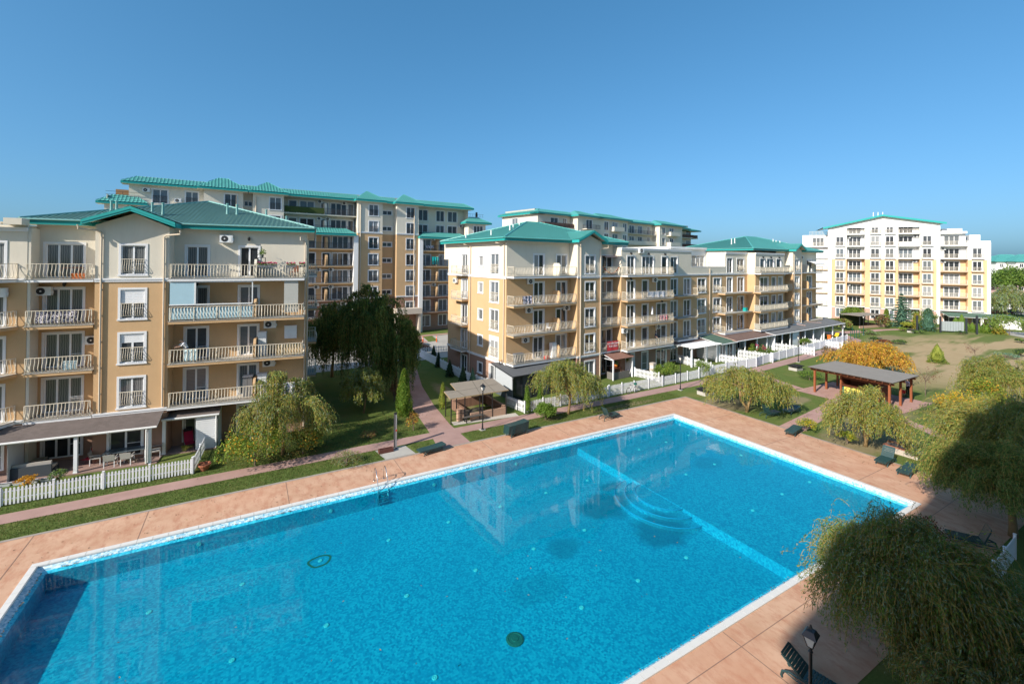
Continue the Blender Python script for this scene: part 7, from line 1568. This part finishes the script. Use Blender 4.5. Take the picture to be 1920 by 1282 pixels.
person('person in a dark shirt standing at the open balcony door above the cream awning', c2(21.2, 1.75, FL2[1]), R_(A2_ - 60), (((.02, .08, -.27), (.15, .1, -.42)), ((.02, .08, -.27), (.18, .1, -.4))), NAVY, BLKC)
x, y, _ = c1(-5.6, 1.0); o = thing('cat', 'tabby cat walking along the veranda edge in front of the outdoor table', 'cat', (x, y, .06), R_(A1_ + 184)); TAB = M('tabby_fur', (.17, .13, .09), .9, .45, 22)
J = {'pelvis': (-.17, 0, .24, .06), 'mid': (0, 0, .235, .065), 'chest': (.15, 0, .23, .062), 'neck': (.22, 0, .27, .04), 'head': (.28, 0, .30, .046), 'muz': (.33, 0, .285, .022), 'earl': (.275, .035, .355, .012), 'earr': (.275, -.035, .355, .012), 't1': (-.27, 0, .25, .02), 't2': (-.38, .02, .22, .016), 't3': (-.48, .03, .26, .012)}
B = [('pelvis', 'mid'), ('mid', 'chest'), ('chest', 'neck'), ('neck', 'head'), ('head', 'muz'), ('head', 'earl'), ('head', 'earr'), ('pelvis', 't1'), ('t1', 't2'), ('t2', 't3')]
for s, sg, f in (('l', 1, .05), ('r', -1, -.05)):
    J.update({'fs' + s: (.15, .05 * sg, .17, .028), 'fk' + s: (.15 + f, .05 * sg, .09, .018), 'fp' + s: (.17 + f, .05 * sg, .02, .018), 'hs' + s: (-.15 - f * .4, .05 * sg, .16, .035), 'hh' + s: (-.23 - f, .05 * sg, .09, .016), 'hp' + s: (-.19 - f, .05 * sg, .02, .018)}); B += [('chest', 'fs' + s), ('fs' + s, 'fk' + s), ('fk' + s, 'fp' + s), ('pelvis', 'hs' + s), ('hs' + s, 'hh' + s), ('hh' + s, 'hp' + s)]
body('body', J, B, [TAB], o, lambda a, b: 0)
# ================================================================== veranda furniture
def at1(a, d, z=0.): return c1(a, d, z)
DW = M('dark_slate_wicker', (.055, .065, .075), .85, .25, 25); CUSH = M('beige_cushion', (.40, .37, .33), .9, .06, 5)
o = thing('outdoor_sofa', 'dark wicker corner sofa with beige cushions, left end of the dark shingle veranda', 'sofa', at1(-10.5, .3, .06), R_(A1_))
q = MB(); q.box(-.85, -.75, 0, 1.0, .1, .32); q.box(-.85, -.85, 0, 1.0, -.74, .68); q.box(-.85, .1, 0, .0, 1.4, .32); part('base', q, DW, o)
for x_ in (-.8, .1): q = MB(); q.box(x_, -.7, .325, x_ + .85, .05, .45); part('seat_cushion', q, CUSH, o)
q = MB(); q.box(-.83, .15, .325, -.05, 1.35, .45); part('seat_cushion', q, CUSH, o); q = MB(); q.box(-.84, -.73, .455, .95, -.6, .85); part('back_cushion', q, CUSH, o)
x, y, z = at1(-10.6, .35, .54); o = thing('throw_pillow', 'faded red cushion lying on the dark wicker corner sofa', 'cushion', (x, y, z), R_(40)); q = MB(); q.lathe([(.02, -.09), (.24, -.03), (.26, .03), (.02, .1)], 4); part('cushion', q, M('faded_red_cloth', (.40, .10, .09), .9, .1, 6), o)
o = thing('outdoor_table', 'long grey glass topped outdoor table under the dark shingle veranda', 'table', at1(-6.1, .25, .06), R_(A1_ + 4)); q = MB(); q.box(-1.15, -.48, .7, 1.15, .48, .735); part('tabletop', q, M('grey_glass_top', (.10, .13, .15), .1, .1, 4, spec=.6), o)
for a, b in ((-1.05, -.4), (1.05, -.4), (1.05, .4), (-1.05, .4)): q = MB(); q.box(a - .045, b - .045, 0, a + .045, b + .045, .7); part('leg', q, TRIM, o)
WCH = M('pale_wicker', (.42, .40, .37), .85, .2, 25)
def chair(label, a, d, rot, mat=WCH):
    o = thing('outdoor_chair', label, 'chair', at1(a, d, .06), R_(A1_ + rot), 'pale chairs round the veranda table')
    q = MB(); q.box(-.27, -.26, .40, .27, .26, .45); part('seat', q, mat, o); q = MB(); q.face([(-.27, .26, .45), (.27, .26, .45), (.3, .36, .84), (-.3, .36, .84)]); q.face([(-.3, .39, .84), (.3, .39, .84), (.27, .29, .42), (-.27, .29, .42)]); q.face([(-.3, .36, .84), (.3, .36, .84), (.3, .39, .84), (-.3, .39, .84)]); part('backrest', q, mat, o)
    q = MB(); q.box(-.3, -.26, .62, -.26, .3, .65); q.box(.26, -.26, .62, .3, .3, .65); part('armrest', q, mat, o)
    for x_, y_ in ((-.26, -.24), (.26, -.24), (.26, .27), (-.26, .27)): q = MB(); q.box(x_ - .02, y_ - .02, 0, x_ + .02, y_ + .02, .4); part('leg', q, TRIM, o)
chair('pale wicker chair at the front of the veranda table, left one', -6.7, .95, 180); chair('pale wicker chair at the front of the veranda table, right one', -5.85, .95, 176); chair('pale armchair at the right end of the veranda table, beside the post', -4.55, .35, -80); chair('pale wicker chair at the left end of the veranda table', -7.65, .2, 92)
RDC = M('crimson_canvas', (.42, .015, .05), .8, .08, 5)
def redch(label, a, d, rot):
    o = thing('lounge_chair', label, 'lounge chair', at1(a, d, .06), R_(A1_ + rot), 'crimson lounge chairs'); q = MB(); pr = [(.75, .42), (.35, .34), (.0, .36), (-.3, .75), (-.5, 1.12)]
    for (x0, z0), (x1, z1) in zip(pr, pr[1:]): q.face([(x0, -.27, z0), (x0, .27, z0), (x1, .27, z1), (x1, -.27, z1)])
    part('canvas', q, RDC, o); q = MB(); q.bar((-.46, -.24, 1.08), (-.46, .24, 1.08), .12, .2); part('headrest', q, BLKC, o)
    q = MB()
    for s in (-.29, .29): q.tube([(.78, s, .43), (0, s, .37), (-.52, s, 1.14)], .015, 5); q.tube([(.5, s, .0), (-.15, s, .55)], .015, 5); q.tube([(-.45, s, .0), (.3, s, .4)], .015, 5)
    part('frame', q, STEEL, o)
redch('crimson lounge chair with black headrest beside the white boarded screen', -2.9, -.75, -70); redch('crimson lounge chair in the shade behind the veranda post', -8.0, -.3, -100)
PLW = M('white_planter', (.62, .64, .68), .6, .05, 5)
for i in range(4):
    o = thing('planter_box', ['first', 'second', 'third', 'fourth'][i] + ' white trough from the left on the grass edge below the wicker sofa', 'planter', at1(-11.3 + i * .62, 1.72 + .03 * i, .0), R_(A1_), 'white troughs below the veranda'); q = MB(); q.prism([(-.22, -.08), (.22, -.08), (.22, .08), (-.22, .08)], 0, .02); q.face([(-.22, -.08, .02), (.22, -.08, .02), (.27, -.11, .17), (-.27, -.11, .17)]); q.face([(.22, .08, .02), (-.22, .08, .02), (-.27, .11, .17), (.27, .11, .17)]); q.face([(.22, -.08, .02), (.22, .08, .02), (.27, .11, .17), (.27, -.11, .17)]); q.face([(-.22, .08, .02), (-.22, -.08, .02), (-.27, -.11, .17), (-.27, .11, .17)]); part('trough', q, PLW, o); q = MB(); q.box(-.25, -.09, .12, .25, .09, .14); part('soil', q, MATS['dark_soil'], o)
x, y, _ = G(383, 881); o = thing('flower_pot', 'large terracotta pot on the ground beyond the end of the picket fence', 'flower pot', (x, y, 0)); q = MB(); q.lathe([(.2, 0), (.34, .32), (.38, .33), (.38, .42), (.33, .42), (.3, .34), (.05, .33)], 16); part('pot', q, M('terracotta', (.36, .13, .07), .85, .12, 5), o)
bushy('low orange flowers behind the white picket fence, left part', G(52, 912), .7, .55, [LGold, LGor], (3, 1), 201, 420, .1, .08, 12); bushy('rose bush with pale leaves between the fence and the veranda post', G(110, 904), .9, .5, [LGs, LG], (2, 2), 202, 420, .1, .06, 12); bushy('grassy tuft on the lawn by the white boarded screen', G(348, 848), .55, .4, [LYg, LBr], (2, 1), 203, 300, .18, .02, 8)
# ================================================================== things on the balconies
def flowerbox(label, a, d, k, c=PINK, L=.62, base=FL, cf=c1, A=A1_):
    o = thing('flower_box', label, 'flower box', cf(a, d, base[k] + .86), R_(A), 'flower boxes on the top balcony'); q = MB(); q.box(-L / 2, -.09, -.08, L / 2, .09, .08); part('trough', q, GREYM, o)
    rg = np.random.default_rng(int(a * 100) % 9999); n = 110; c_ = rg.uniform(-1, 1, (n, 3)) * np.array([L / 2, .12, .09]) + np.array([0, 0, .15]); d_ = unit(rg.normal(0, 1, (n, 3))); npmesh('foliage', leaf_quads(c_, d_, unit(np.cross(d_, rg.normal(0, 1, (n, 3)))), np.full(n, .09), np.full(n, .06)), np.zeros(n), [LG], None, o)
    n = 46; c_ = rg.uniform(-1, 1, (n, 3)) * np.array([L / 2, .12, .06]) + np.array([0, 0, .24]); d_ = unit(rg.normal(0, 1, (n, 3))); npmesh('flowers', leaf_quads(c_, d_, unit(np.cross(d_, rg.normal(0, 1, (n, 3)))), np.full(n, .09), np.full(n, .08)), np.zeros(n), [c], None, o)
flowerbox('pink flower box on the top balcony railing, right beside the divider', 1.6, .08, 4); flowerbox('pink flower box in the middle of the top balcony railing', 1.95 + .3, .08, 4); flowerbox('pink flower box on the top balcony railing near its right end', 3.5, .08, 4); flowerbox('short pink flower box at the right corner of the top balcony', 4.25, -.1, 4, L=.4)
x, y, z = c1(1.5, -.6, FL[4]); o = thing('flower_stand', 'black plant stand with a green plant beside the top balcony divider', 'plant stand', (x, y, z), R_(A1_)); q = MB()
for zz in (.5, 1.0, 1.45): q.box(-.25, -.15, zz, .25, .15, zz + .03)
for x_, y_ in ((-.24, -.14), (.24, -.14), (.24, .14), (-.24, .14)): q.box(x_ - .012, y_ - .012, 0, x_ + .012, y_ + .012, 1.45)
part('stand', q, BLACKM, o); q = MB(); q.lathe([(.1, 1.48), (.15, 1.7)], 8); part('pot', q, GREYM, o); rg = np.random.default_rng(4); n = 120; c_ = rg.normal(0, .13, (n, 3)) + np.array([0, 0, 1.82]); d_ = unit(rg.normal(0, 1, (n, 3))); npmesh('foliage', leaf_quads(c_, d_, unit(np.cross(d_, rg.normal(0, 1, (n, 3)))), np.full(n, .14), np.full(n, .06)), np.zeros(n), [LG], None, o)
def cloth(label, pos, rot, wd, h, mat, cat='laundry', name='hanging_cloth'):
    o = thing(name, label, cat, pos, rot); q = MB(); n = 10; f = lambda i: .03 * math.sin(i * 1.9) + .012 * math.sin(i * 4.1)
    for i in range(n):
        x0, x1 = -wd / 2 + wd * i / n, -wd / 2 + wd * (i + 1) / n
        for (za, zb, k) in ((0, -h * .5, 1), (-h * .5, -h, 1.6)): q.face([(x0, f(i) * k - .02, za), (x1, f(i + 1) * k - .02, za), (x1, f(i + 1) * k * 1.3 - .02, zb), (x0, f(i) * k * 1.3 - .02, zb)])
        q.face([(x0, f(i) - .02, 0), (x0, .06, .0), (x1, .06, .0), (x1, f(i + 1) - .02, 0)])
    part('cloth', q, mat, o); return o
def pat(name, a, b, sc1=9):
    m, t, bs = nodes(name); t.links.new(ramp(t, noise(t, pos_node(t), sc1, 3), [(.46, a), (.54, b)]), bs.inputs['Base Color']); bs.inputs['Roughness'].default_value = .9; MATS[name] = m; return m
PB, PW, PS, PT, PR = pat('pale_blue_cloth', (.48, .66, .72), (.62, .76, .80), 5), pat('white_blue_print', (.75, .76, .80), (.12, .15, .26)), pat('navy_white_stripes', (.03, .03, .06), (.6, .58, .66), 11), M('teal_sheet', (.01, .36, .34), .8, .2, 3), pat('red_white_print', (.45, .06, .08), (.7, .6, .6))
cloth('pale blue cloth hanging inside the railing in front of the leaning man', c1(-2.75, -.12, FL[2] + .93), R_(A1_), .85, .8, PB); cloth('white and blue printed blanket draped over the lowest balcony railing of the nearest block', c1(3.1, .17, FL[1] + .97), R_(A1_), 1.5, .85, PW)
cloth('dark striped laundry hanging behind the left wing railing, third floor', c1(-9.9, -.25, FL[3] + .85), R_(A1_), 2.0, .7, PS); cloth('red and white cloth on the left wing balcony, second floor', c1(-9.2, -.2, FL[2] + .6), R_(A1_), .7, .55, PB); cloth('red patterned cloth on the chamfered balcony at the left edge', c1(-13.6, .98, FL[1] + .95), R_(A1_), .8, .6, PR)
cloth('black and white blanket draped over a corner balcony railing of the middle block', c2(1.7, 1.27, FL2[3] + .97), R_(A2_), 1.2, .8, PS); cloth('pale printed sheet along the wide balcony railing of the middle block, third floor', c2(20.5, 2.42, FL2[3] + .9), R_(A2_), 3.2, .7, pat('grey_print', (.6, .6, .62), (.4, .42, .48), 7)); cloth('red patterned sheet on the wide balcony of the middle block, second floor', c2(21.8, 2.42, FL2[2] + .9), R_(A2_), 1.6, .6, PR)
cloth('teal sheet drying on a balcony of the tall rear block', (*w3(11.4, 1.1), F3[4] + 1.75), R_(A3_), 1.4, 1.5, PT); cloth('striped blanket on a lower balcony of the tall rear block', (*w3(-11.9, 1.1), F3[2] + 1.0), R_(A3_), 1.8, .9, PS); cloth('white cloth on a balcony table of the tall rear block', (*w3(10.3, 1.1), F3[5] + 1.0), R_(A3_), 1.5, .5, PW)
o = thing('garland', 'orange and black paper garland along the recessed top balcony of the middle block', 'garland', c2(13.8, 1.28, FL2[4] + .9), R_(A2_)); q = MB()
for i in range(22): t = i / 21; x_ = -1.3 + 2.6 * t; z_ = -.75 * 4 * t * (1 - t) + .05; q.box(x_ - .06, -.02, z_ - .06, x_ + .06, .02, z_ + .06, i % 2)
part('paper_flags', q, [M('orange_paper', (.7, .16, .03), .8, .1, 4), BLKC], o)
x, y, z = c2(20.2, 2.0, FL2[2]); o = thing('closed_parasol', 'closed white parasol standing on the wide second floor balcony of the middle block', 'parasol', (x, y, z)); q = MB(); q.tube([(0, 0, 0), (0, 0, 2.0)], .02, 6); part('pole', q, STEEL, o); q = MB(); q.lathe([(.13, 1.05), (.1, 1.5), (.12, 1.75), (.03, 2.05)], 9); part('canopy', q, TEE, o)
def small(name, label, cat, pos, rot, boxes, mats):
    o = thing(name, label, cat, pos, R_(rot))
    for nm, bx, mi in boxes: q = MB(); q.box(*bx); part(nm, q, mats[mi], o)
REDP = M('red_plastic', (.55, .03, .03), .4, .1, 4)
CHB = [('seat', (-.22, -.22, .4, .22, .22, .45), 0), ('backrest', (-.22, .18, .45, .22, .23, .9), 0)] + [('leg', (x_ - .02, y_ - .02, 0, x_ + .02, y_ + .02, .4), 0) for x_, y_ in ((-.2, -.2), (.2, -.2), (.2, .2), (-.2, .2))]
small('balcony_chair', 'white plastic chair on the middle block corner balcony, second floor', 'chair', c2(5.0, .7, FL2[2]), A2_ + 20, CHB, [PVC]); small('balcony_chair', 'brown wooden chair at the right end of the top balcony of the nearest block', 'chair', c1(3.7, -.7, FL[4]), A1_ - 30, CHB, [WOODD]); small('balcony_chair', 'brown chair on the third floor balcony of the nearest block, by the grey blind', 'chair', c1(3.6, -.5, FL[3]), A1_ + 90, CHB, [WOODD]); small('balcony_chair', 'white garden chair on the ground terrace of the tall rear block', 'chair', (*w3(16.6, 1.2), .05), 20, CHB, [PVC])
small('cool_box', 'red box on the lowest corner balcony of the middle block', 'box', c2(4.6, .9, FL2[1]), A2_, [('body', (-.25, -.18, 0, .25, .18, .28), 0), ('lid', (-.26, -.19, .285, .26, .19, .33), 0)], [REDP]); small('storage_cupboard', 'white cupboard beside the divider on the lowest corner balcony of the middle block', 'cupboard', c2(5.7, .55, FL2[1]), A2_, [('carcass', (-.3, -.25, 0, .3, .25, 1.6), 0), ('door', (-.28, -.27, .05, .28, -.252, 1.55), 0)], [ACW])
small('storage_box', 'dark grey storage box on the lowest corner balcony of the middle block', 'box', c2(1.0, .8, FL2[1]), A2_, [('body', (-.5, -.25, 0, .5, .25, .85), 0), ('lid', (-.53, -.28, .855, .53, .28, 1.0), 0)], [GREYM]); small('stroller', 'red pushchair beside the woman under the pavilion', 'pushchair', G(1693, 744)[:2] + (.012,), 40, [('seat', (-.2, -.2, .4, .25, .2, .7), 0), ('handle', (-.45, -.2, .95, -.4, .2, 1.0), 1), ('frame', (-.4, -.18, .2, .3, .18, .26), 1)] + [('wheel', (x_ - .1, y_ - .03, 0, x_ + .1, y_ + .03, .2), 1) for x_, y_ in ((-.3, -.2), (-.3, .2), (.3, -.2), (.3, .2))], [REDP, BLACKM])
small('table', 'small round-legged wooden table on the left top balcony of the nearest block', 'table', c1(-9.3, -.7, FL[4]), A1_, [('tabletop', (-.45, -.3, .68, .45, .3, .72), 0)] + [('leg', (x_ - .02, y_ - .02, 0, x_ + .02, y_ + .02, .68), 0) for x_, y_ in ((-.4, -.25), (.4, -.25), (.4, .25), (-.4, .25))], [WOODD]); small('toy_box', 'orange crate on the left top balcony of the nearest block', 'crate', c1(-8.9, -.25, FL[4]), A1_, [('body', (-.3, -.15, 0, .3, .15, .3), 0), ('rim', (-.32, -.17, .305, .32, .17, .34), 0)], [MATS['orange_plastic']])
small('laundry_basket', 'turquoise tub on a balcony of the long middle block, second floor', 'tub', c2(44.0, .7, FL2[2]), A2_, [('body', (-.3, -.22, 0, .3, .22, .5), 0), ('rim', (-.33, -.25, .505, .33, .25, .55), 0)], [PT])
# a drying rack behind the lowest left railing, and satellite details
o = thing('drying_rack', 'white wire drying rack on the lowest left wing balcony', 'drying rack', c1(-9.0, -.6, FL[1]), R_(A1_ + 8)); q = MB()
for i in range(12): q.tube([(-.3 + i * .055, 0, .2), (-.3 + i * .055, 0, 1.15)], .006, 4)
for zz in (.2, 1.15): q.tube([(-.32, 0, zz), (.33, 0, zz)], .012, 5)
part('rack', q, PVC, o); q = MB(); q.box(-.32, -.25, 0, -.29, .25, .2); q.box(.3, -.25, 0, .33, .25, .2); part('foot', q, PVC, o)
# ================================================================== far buildings on the right horizon
for i, (u, Y, wd, dp, h, lab) in enumerate(((1868, 235, 17, 14, 17.5, 'distant white block with a teal roof, directly right of the sunlit block'), (1905, 228, 26, 14, 17.0, 'distant white block with a wide teal roof at the right edge'))):
    x = (u - 960) / 848 * Y; o = thing('apartment_building', lab, 'apartment building', (x, Y, 0), R_(-14), 'far blocks on the horizon'); ff = Fac(o, mats=[M('rose_beige_plaster', (.50, .38, .33), .9, .05, .5), WHITEP], far=True)
    for k in range(5):
        for j in range(int(wd / 4)): ff.win(1.4 + j * 4, .8 + 2.9 * k, 1.7, 1.8, 0, 2, trim=False)
        if k: ff.balcony([(5, 0), (5, 1.1), (8.4, 1.1), (8.4, 0)], .7 + 2.9 * k, 0, WHITEP, rail='straight', railm=RAILB, sp=.5)
    ff.wall(0, wd, 0, [(0, 8.8, 0), (8.8, 15.2, 1)]); core(o, .05, .4, wd - .05, dp, 15.1, WHITEP, 0); hip(ff, -1, wd + 1, -1, dp + 1, 15.5, 19.0, 6, wd - 6, ROOF, row=.8, pitch=.8, sub=2)
x = (1900 - 960) / 848 * 138; o = thing('low_building', 'long low rose roofed building behind the silvery willow', 'building', (x - 16, 138, 0), R_(-6)); q = MB(); q.box(0, 0, 0, 46, 10, 3.6); part('wall', q, WHITEP, o); shed_roof(o, [(-.5, 5, 5.6), (46.5, 5, 5.6), (46.5, -.8, 3.7), (-.5, -.8, 3.7)], M('rose_tile_roof', (.42, .26, .21), .9, .1, 1), .1)
for k in range(6): q = MB(); q.box(3 + k * 7, -.04, 1, 5.5 + k * 7, 0, 2.6); part('window', q, GLS[4], o)
o = thing('gate', 'dark metal gate posts and grey boards in front of the sunlit block', 'gate', G(1737, 622), R_(-20))
for x_, h_ in ((-1.5, 3.2), (2.2, 3.2), (6.2, 3.0), (7.8, 3.6)): q = MB(); q.box(x_ - .13, -.13, 0, x_ + .13, .13, h_); part('post', q, DG, o)
for k in range(9): q = MB(); q.box(2.4 + k * .42, .6, .3, 2.78 + k * .42, .68, 2.2); part('board', q, M('grey_green_board', (.30, .34, .34), .8, .1, 3), o)
